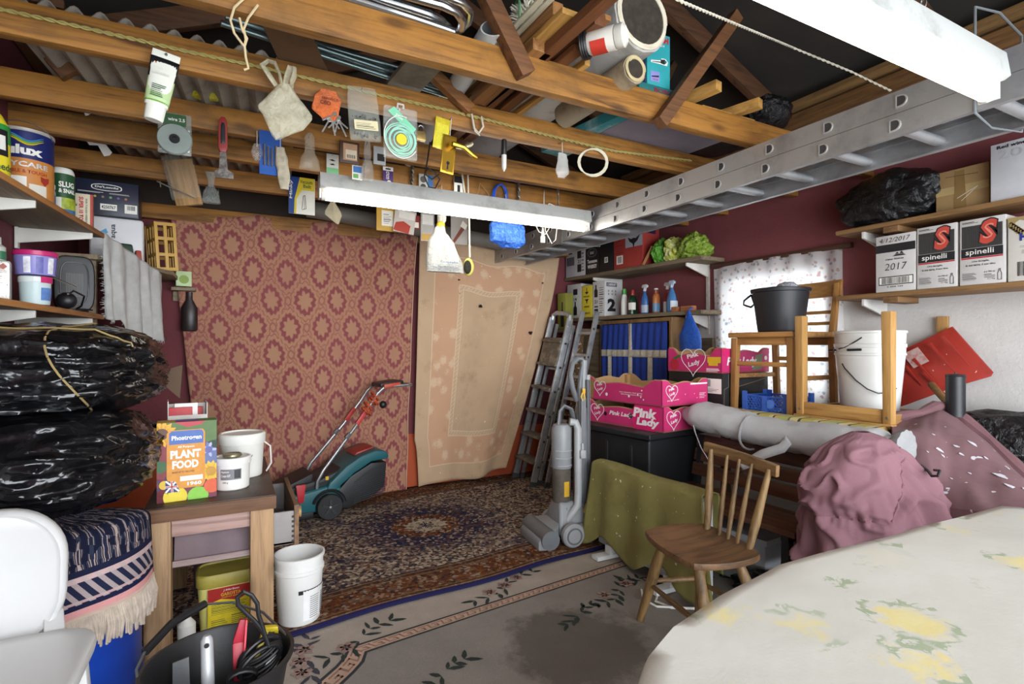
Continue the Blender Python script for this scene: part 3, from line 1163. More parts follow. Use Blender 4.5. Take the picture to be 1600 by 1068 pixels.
# tub with a bright label lying on its side
c = at(962, 58, y=1.50)
tub = thing('paint_tub', 'clear plastic tub with a red and white label lying on the battens', 'tub', c, rot=(PI / 2, 0, .62))
mb = MB(); mb.lathe([(.036, -.1), (.04, -.094), (.042, -.02), (.042, .0), (.039, .0), (.039, -.09)], n=26)
finish('body', mb, plain('e4e2da', .35), tub)
mb = MB(); mb.lathe([(.03, .001), (.0385, .002), (.041, .008), (.041, .03), (.034, .036), (.031, .038), (.028, .03)], n=26)
finish('neck', mb, plain('d9d8cf', .4), tub)
for a0, a1, m in ((-2.8, -1.2, 'c23a2c'), (-1.2, .2, 'f0eee8'), (.2, 1.6, '3f7cc0')):
    cyl_patch(tub, .042, a0, a1, -.085, -.03, plain(m, .4, var=.05))
cyl_patch(tub, .0425, -1.0, -.5, -.075, -.05, plain('2f8f4f', .4, var=.05))
cyl_patch(tub, .0425, -.6, -.2, -.06, -.04, plain('e8a92c', .4, var=.05))
mb = MB()
for k in range(3):
    mb.tube([(.045 * math.cos(a), .045 * math.sin(a), -.104 - .008 * k) for a in [i * PI / 6 for i in range(12)]], .006, 5, closed=True)
finish('black_ties', mb, BLACK, tub)

# two teal tool boxes
TEAL = plain('2f9fa6', .5, var=.08)
TEAL2 = plain('1f6a6c', .55, var=.1)
RED = plain('b8202c', .5, var=.05, bump=0)
LIL = plain('6a63a8', .5, var=.05, bump=0)
c = at(1020, 150, y=1.80)
bx = thing('tool_box', 'dark teal cardboard tool box lying flat under the upright one', 'box', (c.x - .015, 1.83, 2.285), -.02)
w, d, h = .215, .17, .04
mb = MB(); mb.box((0, 0, h / 2), (w, d, h)); finish('carton', mb, TEAL2, bx, bevel=.002)
F = box_faces(bx, w, d, h)
F['front'].text('BOSCH', .38, .3, .95, .75, plain('7d2430', .5, bump=0), bold=.04)
bx = thing('tool_box', 'upright teal chainsaw box with red lettering on the joist', 'box', (c.x + .012, 1.82, 2.327), -.1)
w, d, h = .122, .1, .245
mb = MB(); mb.box((0, 0, h / 2), (w, d, h)); finish('carton', mb, TEAL, bx, bevel=.003)
F = box_faces(bx, w, d, h)
fr = F['front']
fr.text('BOSCH', .06, .84, .92, .955, RED, bold=.05)
fr.text('AKE 40-19', .3, .77, .74, .81, WHITE, bold=.02)
fr.poly([(.16, .50), (.60, .53), (.62, .57), (.8, .57), (.9, .52), (.86, .45), (.6, .46), (.16, .46)], WHITE, layer=1)
fr.poly([(.2, .48), (.58, .505), (.58, .485), (.2, .47)], INK, layer=2)
fr.poly([(.58, .54), (.76, .56), (.82, .50), (.74, .465), (.58, .475)], INK, layer=2)
fr.disc(.79, .515, .05, TEAL2, layer=3)
fr.rect(.15, .13, .53, .31, plain('8f8fd0', .5, bump=0), layer=1)
fr.poly([(.19, .22), (.5, .245), (.5, .215), (.19, .2)], INK, layer=2)
fr.text('AKE 40', .22, .15, .46, .175, RED, bold=.02)
lf = F['left']
lf.rect(0, 0, .22, 1, PAPER)
lf.rect(.22, .05, .9, .5, LIL)

# black sacks behind the end of the nearest joist
SACK = crumple('131315', .22, 16, .7, '1d1d20')


def lump(c, sc, seed, amp=.22, sub=4, flat=None):
    def fn(p, q):
        k = 1 + amp * (abs(nz(p * 1.7, 1, seed)) * 1.5 + .5 * nz(p * 4.1, 1, seed) + .25 * (1 - 2 * abs(nz(p * 7.5, 1, seed + 2))))
        q = q * k
        if flat is not None:
            q.z = max(q.z, flat)
        return q
    mb = MB(); mb.ball(c, 1.0, sub, fn, sc)
    return mb


solo('black_sack', lump(at(1202, 178, y=1.93), (.11, .10, .085), 3, flat=-.075), SACK, 'shiny black plastic sack on the joists by the ladder', 'bag', 'black sacks on the joists')
solo('black_sack', lump(at(1110, 226, y=2.45) + Vector((0, 0, .03)), (.2, .16, .08), 5, flat=-.07), SACK, 'black plastic sack lying between the second and third joists', 'bag', 'black sacks on the joists')
a, b = at(1228, 160, y=1.80), at(1197, 178, y=1.94)
mb = MB(); mb.lathe([(.012, 0), (.03, .1), (.031, .1), (.026, .1), (.01, .01)], n=18)
o = finish('paper_roll', mb, plain('c9c4b2', .8), None); o.location = b
o.rotation_euler = (a - b).to_track_quat('Z', 'Y').to_euler()
tag(o, 'rolled cream paper cone poking out of the black sack', 'paper roll')

# ------------------------------------------------ things hung on nails along the joists
def nail(t, b, h, ox=0):
    zt = max(h - .006, 2.185 - b.z)
    if zt > h:
        mb = MB(); mb.tube([(ox, 0, h - .01), (ox, .004, zt)], .0012, 5); finish('string', mb, WHITE, t)
    mb = MB(); mb.cyl((ox, -.006, zt), (ox, .07, zt), .0022, n=6); finish('nail', mb, STEEL, t)


def card(name, label, cat, R_, Y, th, mat, rz=0, group='packs hung on the joists', bev=.002):
    """flat pack hung upright; returns its root and front face"""
    b, w, h = hang_rect(*R_, Y)
    t = thing(name, label, cat, b, rz, group)
    mb = MB(); mb.box((0, -th / 2, h / 2), (w, th, h)); finish('pack', mb, mat, t, bevel=bev)
    f = Face(t, frame((-w / 2, -th, 0), (1, 0, 0), (0, 0, 1)), w, h)
    nail(t, b, h)
    return t, f, w, h


def pouch(name, label, cat, R_, Y, mat, prof, th=.02, lean=0.0, seed=1, group='bags hung on the joists', nu=20, nv=26, wr=.25, film=.0):
    """soft bag: prof lists (height, half-width factor, thickness factor)"""
    b, w, h = hang_rect(*R_, Y)
    t = thing(name, label, cat, b + Vector((0, -th * .6, 0)), 0, group)

    def pr(z, k):
        for a, c in zip(prof, prof[1:]):
            if a[0] <= z <= c[0]:
                f = (z - a[0]) / max(1e-6, c[0] - a[0])
                f = f * f * (3 - 2 * f)
                return a[k] * (1 - f) + c[k] * f
        return prof[-1][k]
    mb = MB()
    rings = []
    for j in range(nv + 1):
        z = j / nv
        hw, ht = pr(z, 1) * w / 2, pr(z, 2) * th
        ox = (pr(z, 3) if len(prof[0]) > 3 else 0) * w
        ring = []
        for i in range(nu):
            a = 2 * PI * i / nu
            x = hw * math.cos(a)
            y = ht * math.copysign(abs(math.sin(a)) ** .8, math.sin(a))
            y += wr * th * nz((x * 40, z * 3.0, seed)) + wr * .5 * th * nz((x * 90, z * 9, seed + 3))
            x += wr * .12 * hw * nz((z * 6, a, seed))
            ring.append((x + ox, y, z * h + .012 * h * nz((x * 30, 0, seed))))
        rings.append(ring)
    mb.loft(rings)
    finish('film', mb, mat, t)
    nail(t, b, h, prof[-1][3] * w if len(prof[0]) > 3 else 0)
    return t, w, h


GREENINK = plain('2f5b34', .5, var=.05, bump=0)
# tube of adhesive
b, w, h = hang_rect(217, 76, 262, 188, 2.135)
t = thing('adhesive_tube', 'white and green squeeze tube hung upside down on the front joist', 'tube', b, 0, None, (0, .16, .05))
mb = MB()
rings = []
for z, hw, th in ((0, .33, 1), (.03, .35, 1.0), (.20, .37, 1.02), (.21, .42, 1.05), (.5, .46, .9), (.75, .49, .5), (.88, .5, .14), (1, .5, .1)):
    rings.append([(hw * w * math.cos(2 * PI * i / 24), th * .02 * math.sin(2 * PI * i / 24), z * h) for i in range(24)])
mb.loft(rings)
finish('body', mb, plain('e6e8dc', .4, var=.04), t)
f = Face(t, frame((-w / 2, -.0225, 0), (1, 0, 0), (0, .06, 1)), w, h)
for z0, z1, m, nm in ((.60, .90, BLACK, 'black_band'), (.25, .60, plain('b9d39a', .45, var=.05), 'green_band'), (.245, .265, plain('6fae3a', .5), 'green_line')):
    mb = MB()
    def ring(z, o):
        k = max(0, min(1, (z - .21) / .67))
        hw = .42 + .08 * k
        th = 1.05 - .93 * k ** 1.3
        return [((hw * w + o) * math.cos(a), (th * .02 + o) * math.sin(a), z * h) for a in [PI + PI * i / 16 for i in range(17)]]
    rr = [ring(z0 + (z1 - z0) * i / 5, .001) for i in range(6)]
    V = [[mb.bm.verts.new(p) for p in r_] for r_ in rr]
    for i in range(5):
        for j in range(16):
            mb.bm.faces.new((V[i][j], V[i][j + 1], V[i + 1][j + 1], V[i + 1][j]))
    finish(nm, mb, m, t, thick=.0006)
f2 = Face(t, frame((-w / 2, -.0175, .60 * h), (1, 0, 0), (0, .3, 1)), w, h * .3)
f2.text('grab', .18, .34, .5, .56, WHITE, bold=.03, layer=6)
f2.text('adhesive', .18, .1, .78, .32, WHITE, bold=.03, layer=6)
f2.rect(.18, .68, .38, .86, plain('e06a2c', .5, bump=0), layer=5)
f3 = Face(t, frame((-w / 2, -.0225, .25 * h), (1, 0, 0), (0, .0, 1)), w, h * .33)
f3.bars(.25, .2, .75, .75, GREENINK, 7, 'small_print', 4, True, .3)
mb = MB(); mb.cyl((0, -.01, h * .96), (0, .03, h * .96), .004); finish('nail', mb, STEEL, t)

# yellow bag on the third joist
t, w, h = pouch('yellow_bag', 'small crumpled yellow plastic bag sitting on a joist', 'bag', (293, 117, 342, 156), 2.765, crumple('d6c832', .3, 40, .5, 'a8a020'), [(0, .7, .8), (.3, 1, 1), (.7, .8, .8), (1, .55, .3)], .03, seed=2)
t, w, h = pouch('yellow_bag', 'yellow plastic bag folded over beside the crumpled one', 'bag', (322, 124, 346, 158), 2.735, crumple('cfc63c', .3, 40, .5, 'b3a826'), [(0, .6, .6), (.5, 1, .8), (1, .8, .2)], .02, seed=6)
for u in (266, 281):
    p = at(u, 118, y=2.86)
    mb = MB(); mb.cyl((p.x, 2.5, 2.31), (p.x - .1, 3.3, 2.31), .018, n=14)
    solo('grey_tube', mb, plain('a9a298', .6), 'grey tube end under the roof, ' + ('beside the adhesive tube' if u < 270 else 'beside the yellow bags'), 'tube', 'grey tubes under the roof')

# green reel pack
t, f, w, h = card('reel_pack', 'green card pack with a round grey wire reel', 'pack', (247, 178, 300, 242), 2.70, .012, clear('a8b0aa', .35), bev=.006)
f.rect(.06, .7, .84, .97, GREENINK)
f.text('wire 2.5', .3, .80, .8, .88, WHITE)
f.rect(.1, .08, .94, .62, plain('e2e8e0', .5))
f.rect(.14, .105, .90, .595, GREENINK, layer=2)
mb = MB(); mb.lathe([(.018, 0), (.02, .012), (.062, .014), (.066, .008), (.066, 0)], (0, -.012, h * .35), 28, rot=(PI / 2, 0, 0)); finish('reel', mb, plain('8f9a94', .35, var=.2), t)
mb = MB(); mb.lathe([(.006, 0), (.008, .02), (.018, .02), (.02, .012)], (0, -.012, h * .35), 20, rot=(PI / 2, 0, 0)); finish('reel_core', mb, BLACK, t)

# scraper with a red handle
b, w, h = hang_rect(339, 186, 358, 280, 2.70)
t = thing('scraper', 'filling knife with a red and black handle hung by its grip', 'tool', b + Vector((0, -.02, 0)))
mb = MB(); mb.loft([[(x * k * w / 2 + ox, y * .011, z * h) for x, y in ((-1, -1), (1, -1), (1, 1), (-1, 1))] for z, k, ox in ((.42, .5, 0), (.5, .8, 0), (.8, .72, 0), (.95, .6, 0), (1, .3, 0))]); finish('handle', mb, plain('8e2b2a', .45), t, bevel=.004)
mb = MB(); mb.loft([[(x * k * w / 2, -.002 + y * .0125, z * h) for x, y in ((-1, -1), (1, -1), (1, 1), (-1, 1))] for z, k in ((.55, .3), (.62, .4), (.85, .35), (.9, .2))]); finish('grip_inlay', mb, BLACK, t, bevel=.003)
mb = MB(); mb.loft([[(x * k * w / 2 + .01 * s, y * .003, z * h) for x, y in ((-1, -1), (1, -1), (1, 1), (-1, 1))] for z, k, s in ((0, 1.5, .5), (.1, 1.6, .4), (.14, .7, .2), (.43, .5, 0))]); finish('blade', mb, dirty('56504c', 'a8a49c', .4, .8, .6, 30), t)
nail(t, b, h)

# block of wood in a clear bag, with long screws across it
t, f, w, h = card('wooden_block', 'slim wooden block in a clear bag hung with long screws', 'block', (276, 252, 318, 322), 3.655, .03, wood('a9804a', '7d5a2c', 'z', .6, 1, 0), rz=0)
t.rotation_euler = (0, -.22, 0)
mb = MB(); mb.box((-.004, -.017, h * .62), (w * 1.15, .04, h * .95)); finish('clear_bag', mb, clear('dde6de', .12), t, bevel=.006)
p0, p1 = at(245, 283, y=3.60), at(305, 310, y=3.58)
mb = MB(); mb.cyl(p0, p1, .0035, n=8)
mb.cyl(at(250, 283, y=3.6), at(251, 292, y=3.6), .003, n=6)
solo('long_screw', mb, plain('c8c4ba', .35, .8), 'long thin screw stuck across the bagged wooden block', 'screw')

NAILS = dirty('8a8c8c', '5c5e5e', .4, .8, .5, 60)
t, w, h = pouch('nail_bag', 'small clear bag of grey nails knotted at the top, beside the wooden block', 'bag', (314, 270, 346, 318), 3.655, clear('c9cfca', .26), [(0, .95, .9), (.3, .8, 1), (.6, .3, .4), (.75, .35, .4), (1, .6, .3)], .03, seed=4)
mb = MB()
for i in range(26):
    a = RND.uniform(-.5, .5)
    x, z = RND.uniform(-.3, .3) * w, RND.uniform(.05, .3) * h
    mb.cyl((x, -.01, z), (x + .05 * math.sin(a), .008, z + .05), .002, n=5)
o = finish('nails', mb, NAILS, t); o['kind'] = 'stuff'

# translucent carrier bag with two handles
CAR = crumple('d9d5bc', .3, 16, .35, 'b4ad8c', 0, .5)
b, w, h = hang_rect(403, 110, 487, 221, 2.155)
t = thing('carrier_bag', 'empty translucent carrier bag hung by its handles on the rope joist', 'bag', b + Vector((0, -.03, 0)))
mb = MB()


def outline(z):
    pts = [(0, -.18, .02), (.04, -.24, .12), (.12, -.30, .33), (.3, -.40, .60 - .1), (.36, -.48, .5), (.42, -.5, .44), (.55, -.34, .3), (.68, -.2, .16), (.72, -.17, .12)]
    for a, c in zip(pts, pts[1:]):
        if a[0] <= z <= c[0]:
            k = (z - a[0]) / (c[0] - a[0])
            return a[1] + (c[1] - a[1]) * k, a[2] + (c[2] - a[2]) * k
    return pts[-1][1:]


rings = []
for j in range(31):
    z = .72 * j / 30
    l, r_ = outline(z)
    cxx, hw = (l + r_) / 2 * w, (r_ - l) / 2 * w
    rings.append([(cxx + hw * math.cos(a), .022 * (.5 + z) * math.sin(a) + .010 * nz((math.cos(a) * 3 + j * .1, z * 6, 3)), (z + .04 * (math.cos(a)) * (1 - z)) * h) for a in [2 * PI * i / 26 for i in range(26)]])
mb.loft(rings)
finish('bag_body', mb, CAR, t)
for pts in (((-.17, .70), (-.3, .82), (-.42, .93), (-.32, 1.0), (-.2, .98), (-.12, .85), (-.08, .70)), ((-.02, .70), (.02, .84), (.08, .98), (.16, .98), (.15, .86), (.1, .76), (.1, .70))):
    mb = MB()
    P3 = [Vector((x * w, -.004 - .004 * i, z * h)) for i, (x, z) in enumerate(pts)]
    mb.tube(P3, [.012, .013, .014, .012, .014, .012, .012], 8, flat=.5)
    finish('handle', mb, CAR, t)

# orange pouch with keys
t, w, h = pouch('orange_pouch', 'orange plastic pouch with a bunch of keys below it', 'pouch', (487, 142, 534, 188), 2.165, crumple('d9733f', .3, 40, .5, 'c25a2e'), [(0, .5, .3, .08), (.3, .9, .8, -.05), (.7, .9, .8, .02), (1, .5, .3, .05)], .014, seed=7)
f = Face(t, frame((-w / 2, -.02, 0), (1, 0, 0), (0, 0, 1)), w, h)
f.text('CEO', .25, .42, .6, .56, plain('5a2418', .5, bump=0), layer=2, bold=.02)
f.text('SERVICE', .3, .6, .85, .68, plain('5a2418', .5, bump=0), layer=2, bold=.02)
mb = MB()
for i in range(9):
    a = -1.0 + i * .25
    x0, z0 = .25 * w + .02 * math.sin(i * 2.4), .1 * h + .012 * math.cos(i * 1.7)
    p = Vector((x0, -.01 + .003 * i, z0))
    q = p + Vector((math.sin(a) * .055, 0, -math.cos(a) * .06))
    mb.beam(p, q, .0055, .003, (0, 1, 0))
    mb.cyl(p + Vector((0, -.002, 0)), p + Vector((0, .002, 0)), .008, n=8)
o = finish('keys', mb, plain('b9b9b4', .3, .9), t)

# clear zip bag with a label
t, w, h = pouch('zip_bag', 'clear zip bag holding small dark fittings and a cream label', 'bag', (546, 139, 597, 221), 2.165, clear('d8dcd0', .17), [(0, .95, .6), (.2, .98, 1), (.6, .95, .7), (1, .85, .12)], .016, seed=8, wr=.15)
t.rotation_euler = (0, -.09, 0)
f = Face(t, frame((-w / 2, -.022, 0), (1, 0, 0), (0, 0, 1)), w, h)
f.rect(.14, .16, .86, .34, plain('d8cfa8', .6))
f.bars(.2, .19, .8, .31, INK, 4, 'small_print', 2, True, .3)
mb = MB()
for i in range(40):
    mb.ball((RND.uniform(-.36, .36) * w, RND.uniform(-.01, .008), RND.choice((.07, .42, .4, .1)) * h + RND.uniform(0, .05) * h), RND.uniform(.003, .007), 1)
o = finish('fittings', mb, BLACK, t); o['kind'] = 'stuff'

# coil of green strimmer line in a clear case
t, f, w, h = card('line_pack', 'clear case with a coil of pale green trimmer line', 'pack', (598, 170, 651, 250), 2.16, .02, clear('e8ece8', .16), bev=.012)
f.poly([(.12, .88), (.3, .98), (.95, .62), (.8, .5)], plain('7fd0a8', .5), layer=1)
f.text('25m', .3, .74, .55, .86, WHITE, rot=-.5, layer=2)
mb = MB()
for k in range(7):
    r = .03 + .006 * k
    mb.tube([(r * math.cos(a) + .006 * math.sin(k * 2), -.022 - .003 * math.sin(k * 3 + a), h * .36 + r * math.sin(a)) for a in [i * PI / 14 for i in range(28)]], .0026, 5, closed=True)
finish('line_coil', mb, plain('a9e0cc', .4), t)
mb = MB(); mb.tube([(.072 * math.cos(a), -.03, h * .4 + .085 * math.sin(a)) for a in [-.6 - i * PI / 15 for i in range(22)]], .0022, 5); finish('loose_line', mb, plain('e6ece4', .4), t)
mb = MB(); mb.lathe([(.0, 0), (.022, 0), (.022, .004), (.0, .004)], (0, -.026, h * .36), 22, rot=(PI / 2, 0, 0)); finish('round_label', mb, plain('e3d52e', .5), t)
mb = MB(); mb.tube([(-.012, -.012, h - .004), (-.012, -.012, h + .014), (.012, -.012, h + .014), (.012, -.012, h - .004)], .005, 6); finish('hanger', mb, clear('f0f0f0', .5), t)

# padlock
b, w, h = hang_rect(650, 196, 665, 220, 2.165)
t = thing('padlock', 'small brass padlock hung under the joist', 'padlock', b)
mb = MB(); mb.box((0, 0, h * .3), (w * .95, .016, h * .6)); finish('body', mb, plain('a8905a', .35, .8), t, bevel=.003)
mb = MB(); mb.tube([(-w * .32, 0, h * .55), (-w * .32, 0, h * .8)] + [(w * .32 * math.cos(a), 0, h * .8 + w * .32 * math.sin(a)) for a in [PI - i * PI / 8 for i in range(1, 8)]] + [(w * .32, 0, h * .8), (w * .32, 0, h * .55)], .0035, 8); finish('shackle', mb, CHROME, t)

# lock plates
BRASS = plain('c9a238', .3, .85, var=.15)
t, f, w, h = card('brass_plate', 'brass door plate wrapped in yellow film', 'plate', (675, 184, 698, 233), 2.165, .008, plain('d8c53a', .3, .2, var=.25, scale=30))
t.rotation_euler = (0, .12, 0)
f.rect(.12, .08, .88, .8, crumple('e8df4a', .25, 60, .5))
t, f, w, h = card('door_handle', 'brass lever door handle with a keyhole plate', 'door handle', (687, 211, 708, 271), 2.15, .006, BRASS)
t.rotation_euler = (0, .1, 0)
f.rect(.1, .05, .9, .95, plain('a9842c', .35, .8), 'inset_panel')
f.disc(.5, .27, .12, BLACK, 'keyhole', 2); f.poly([(.43, .1), (.57, .1), (.53, .27), (.47, .27)], BLACK, 'keyhole', 2)
mb = MB(); mb.cyl((0, 0, h * .7), (0, -.04, h * .7), .012, n=14); mb.tube([(0, -.045, h * .7), (.05, -.05, h * .68), (.09, -.05, h * .55), (.115, -.045, h * .52)], [.012, .01, .009, .007], 8); finish('lever', mb, BRASS, t)
mb = MB(); mb.tube([(0.01, .012, h * .74), (.06, .014, h * .8), (.10, .012, h * .95), (.11, .01, h * 1.02)], [.01, .009, .009, .007], 8); finish('lever', mb, plain('cfc8a8', .3, .8), t)
for z in (.06, .92):
    mb = MB(); mb.lathe([(.0, 0), (.004, 0), (.003, .003)], (0, -.006, h * z), 10, rot=(PI / 2, 0, 0)); finish('screw', mb, BRASS, t)

# marker, clear packet and cable at the right of the rope joist
b, w, h = hang_rect(783, 217, 792, 268, 2.165)
t = thing('marker_pen', 'black and white marker pen hung point down under the joist', 'pen', b)
mb = MB(); mb.lathe([(.001, 0), (.003, .01 * h), (.011, .12 * h), (.012, .5 * h), (.011, .52 * h)], n=14); finish('barrel', mb, plain('d9d9d4', .4), t)
mb = MB(); mb.lathe([(.0112, .5 * h), (.0125, .52 * h), (.0115, .97 * h), (.004, h)], n=14); finish('cap', mb, BLACK, t)
t, w, h = pouch('clear_packet', 'small clear packet hung under the rope joist at right', 'bag', (867, 240, 888, 279), 2.165, clear('dcdcd8', .35), [(0, .5, .4, -.1), (.25, 1, .9, 0), (.7, .75, .7, 0), (1, .6, .2, 0)], .014, seed=12)
mb = MB()
for k in range(3):
    mb.tube([at(925 + 22 * math.cos(a) + 2 * k, 253 + (20 + k) * math.sin(a), y=2.165) + Vector((0, .003 * k, 0)) for a in [i * PI / 9 for i in range(18)]], .0035, 6, closed=True)
solo('cable_coil', mb, plain('d8d3bd', .5), 'coil of cream cable hung under the rope joist near the ladder', 'cable')
mb = MB(); mb.tube([at(u, v, y=2.17) for u, v in ((737, 178), (741, 200), (748, 208), (755, 198), (752, 182))], .005, 6)
mb.tube([at(u, v, y=2.17) for u, v in ((737, 180), (742, 205), (750, 212))], .003, 5)
solo('bent_hook', mb, plain('c9c2b2', .5), 'pale plastic hook and string hung on the rope joist', 'hook')

# ---- third joist row
BLU = plain('1f4f9e', .7, var=.15)
t, f, w, h = card('drill_bit_roll', 'blue pouch of drill bits hung on the third joist', 'tool roll', (405, 206, 440, 274), 2.70, .008, BLU)
f.rect(.02, .0, .98, .33, plain('2257a8', .7), 'pocket')
for i in range(5):
    x = (-.28 + .17 * i) * w
    mb = MB(); mb.cyl((x, -.013, h * .2), (x, -.013, h * (.68 - .04 * (i % 3))), .0045, n=8); finish('drill_bit', mb, plain('b9b4a4', .3, .85), t)
t, w, h = pouch('clear_packet', 'round clear packet of screws left of the blue tool roll', 'bag', (392, 226, 411, 252), 2.70, clear('b9b2aa', .28), [(0, .6, .6), (.5, 1, 1), (1, .6, .4)], .016, seed=13)
t, w, h = pouch('work_glove', 'dirty white work glove hung beside the blue tool roll', 'glove', (430, 232, 452, 296), 2.69, plain('b9b09a', .9, var=.3, scale=30), [(0, .6, .5, .15), (.3, .9, 1, .1), (.7, .9, .9, -.05), (1, .6, .5, -.15)], .014, seed=14, wr=.5)
t, w, h = pouch('clear_packet', 'clear bag gathered at the neck, hung on the third joist left of the framed pack', 'bag', (467, 209, 500, 266), 2.70, clear('c0b8a4', .26), [(0, 1, .8), (.25, .9, 1), (.5, .5, .6), (.65, .45, .5), (.85, .5, .6), (1, .3, .3)], .02, seed=15, wr=.5)
t, f, w, h = card('framed_pack', 'brown framed pack with a printed barcode label', 'pack', (530, 222, 561, 256), 2.70, .014, plain('4a3226', .5), bev=.005)
f.rect(.18, .12, .88, .88, plain('b58f6e', .6))
f.rect(.3, .18, .85, .6, plain('d8c9b0', .6), layer=2)
f.bars(.36, .22, .8, .38, INK, 10, layer=3)
t, w, h = pouch('clear_packet', 'clear bag hung beside the framed pack', 'bag', (563, 222, 584, 282), 2.695, clear('c0bfb8', .28), [(0, 1, .7), (.3, .9, 1), (.55, .5, .6), (.7, .6, .6), (1, .4, .3)], .016, seed=16, wr=.5)
t, f, w, h = card('small_card', 'small blue and white printed card above the light', 'card', (550, 259, 566, 281), 2.71, .004, PAPER)
f.rect(.1, .5, .95, .95, plain('3f77b8', .5)); f.rect(.1, .1, .6, .4, plain('6fae5a', .5))
t, f, w, h = card('small_card', 'grey packet behind the green line case', 'card', (583, 230, 602, 258), 2.71, .01, plain('a8a8a8', .5))
f.rect(.3, .2, .9, .6, BLACK)
mb = MB()
mb.tube([at(u, v, y=2.69) for u, v in ((672, 222), (668, 250), (663, 275), (670, 292), (680, 294), (687, 280), (678, 268), (668, 262), (664, 272), (675, 280), (686, 272))], .004, 6)
solo('black_cable', mb, BLACK, 'thin black cable looped under the lock plates', 'cable')

# ---- fourth joist row, just above the light
t, f, w, h = card('small_card', 'white and green card with two small black fittings', 'card', (510, 241, 529, 276), 3.10, .005, PAPER)
f.rect(0, 0, 1, .38, plain('8fd8a0', .5)); f.poly([(.2, .72), (.5, .76), (.75, .7), (.5, .68)], BLACK, layer=2); f.poly([(.25, .54), (.55, .58), (.7, .52), (.4, .5)], BLACK, layer=2)
t, f, w, h = card('small_card', 'purple and white card with a hanging tab', 'card', (598, 261, 614, 289), 3.10, .005, plain('4a2f6e', .5))
f.rect(0, .78, 1, 1, PAPER); f.rect(.25, .84, .75, .92, BLACK, layer=2); f.disc(.6, .15, .2, WHITE); f.text('GOLD', .3, .3, .6, .75, WHITE, rot=PI / 2)
for k, (u, lab) in enumerate(((644, 'auger bit with a round black head left of the lock plates'), (810, 'auger bit with a round black head right of the blue bag handles'))):
    p0, p1 = at(u, 252 + 28 * k, y=3.10), at(u, 294 + 28 * k, y=3.10)
    t = thing('auger_bit', lab, 'drill bit', p1, 0, 'auger bits on the fourth joist')
    L = p0.z - p1.z
    mb = MB(); mb.lathe([(.006, L * .86), (.024, L * .88), (.028, L * .96), (.014, L)], n=18); finish('head', mb, plain('2f2f30', .5), t)
    mb = MB()
    for ph in (0, PI):
        mb.tube([(.007 * math.cos(i * .7 + ph), .007 * math.sin(i * .7 + ph), L * .9 * (1 - i / 26)) for i in range(27)], .006, 6)
    finish('flutes', mb, dirty('8a8478', '5a564e', .4, .8, .5, 40), t)
t, f, w, h = card('small_card', 'clear pack of dark fittings with a blue edge', 'card', (654, 273, 676, 301), 3.10, .008, plain('b9b9b4', .4))
f.rect(.62, 0, 1, 1, plain('3c6aa0', .5)); f.disc(.3, .7, .22, plain('55524e', .5)); f.disc(.3, .3, .2, plain('3f3d3a', .5))
t, f, w, h = card('small_card', 'white pack with a black header next to the white cords', 'card', (709, 276, 723, 310), 3.10, .008, PAPER)
f.rect(0, .7, 1, 1, BLACK); f.rect(.35, .15, .65, .6, INK)
mb = MB(); mb.tube([at(u, v, y=3.10) for u, v in ((744, 312), (750, 286), (764, 304), (760, 316))], .0035, 6)
solo('bent_rod', mb, plain('b99a68', .35, .7), 'bent metal rod hooked on the fourth joist', 'rod')

# ---- behind and below the light
t, f, w, h = card('seed_packet', 'yellow paper packet with a white label below the light', 'packet', (588, 322, 632, 362), 3.655, .01, plain('d0a540', .6))
f.rect(.18, .2, .58, .8, PAPER); f.bars(.24, .3, .52, .7, INK, 6, 'small_print', 2, True, .3)
t, f, w, h = card('sweet_packet', 'red and white plastic packet leaning on the yellow one', 'packet', (613, 328, 646, 364), 3.62, .01, crumple('d9d2cc', .3, 40, .4))
t.rotation_euler = (0, .12, 0)
f.poly([(.0, .05), (.75, .0), (.8, .35), (.45, .5), (.1, .4)], plain('b83a28', .4)); f.rect(.2, .62, .95, .92, plain('e8e6e2', .4), layer=1)
t, f, w, h = card('small_card', 'tiny red packet between the other packs', 'packet', (645, 337, 656, 358), 3.64, .006, plain('8e2f2a', .5))
f.rect(.2, .1, .8, .5, PAPER)
t, f, w, h = card('clear_pack', 'long clear pack with yellow contents left of the white bag', 'packet', (657, 326, 678, 377), 3.62, .012, clear('e6e6e2', .5))
f.rect(.05, .02, .95, .22, plain('e0b45a', .5)); f.rect(.1, .5, .9, .8, plain('e8e8e4', .5))
t, w, h = pouch('white_bag', 'white polythene bag tied with yellow at the neck', 'bag', (661, 318, 721, 426), 3.10, crumple('c6c6c0', .35, 26, .45, 'b0b0aa'), [(0, .96, .5, .04), (.1, .95, 1, .02), (.4, .68, 1, -.08), (.6, .30, .7, -.12), (.68, .16, .5, -.08), (.75, .2, .5, -.05), (.9, .22, .4, -.05), (1, .12, .3, -.05)], .05, seed=21, nu=30, nv=34)
mb = MB(); mb.ball((-.1 * w, -.012, h * .665), .03, 2, None, (.9, .8, .8)); finish('yellow_tie', mb, plain('e0b42c', .4), t)
f = Face(t, frame((-w / 2, -.085, 0), (1, 0, 0), (0, .12, 1)), w, h)
f.text('Co-operative', .3, .1, .74, .135, plain('3f6f9e', .5, bump=0), layer=1)
t, f, w, h = card('tape_pack', 'clear pack with a brown and white stick inside', 'packet', (704, 330, 730, 382), 3.62, .01, clear('e0dcd8', .45))
f.poly([(.05, .05), (.2, .02), (.85, .5), (.7, .6)], plain('8a4a3a', .5)); f.poly([(.55, .55), (.85, .45), (.98, .6), (.7, .72)], PAPER, layer=2)
b0 = at(733, 275, y=3.08)
t = thing('dish_brush', 'round yellow and black brush hung on a long white cord', 'brush', at(733, 431, y=3.08))
q = at(733, 400, y=3.08)
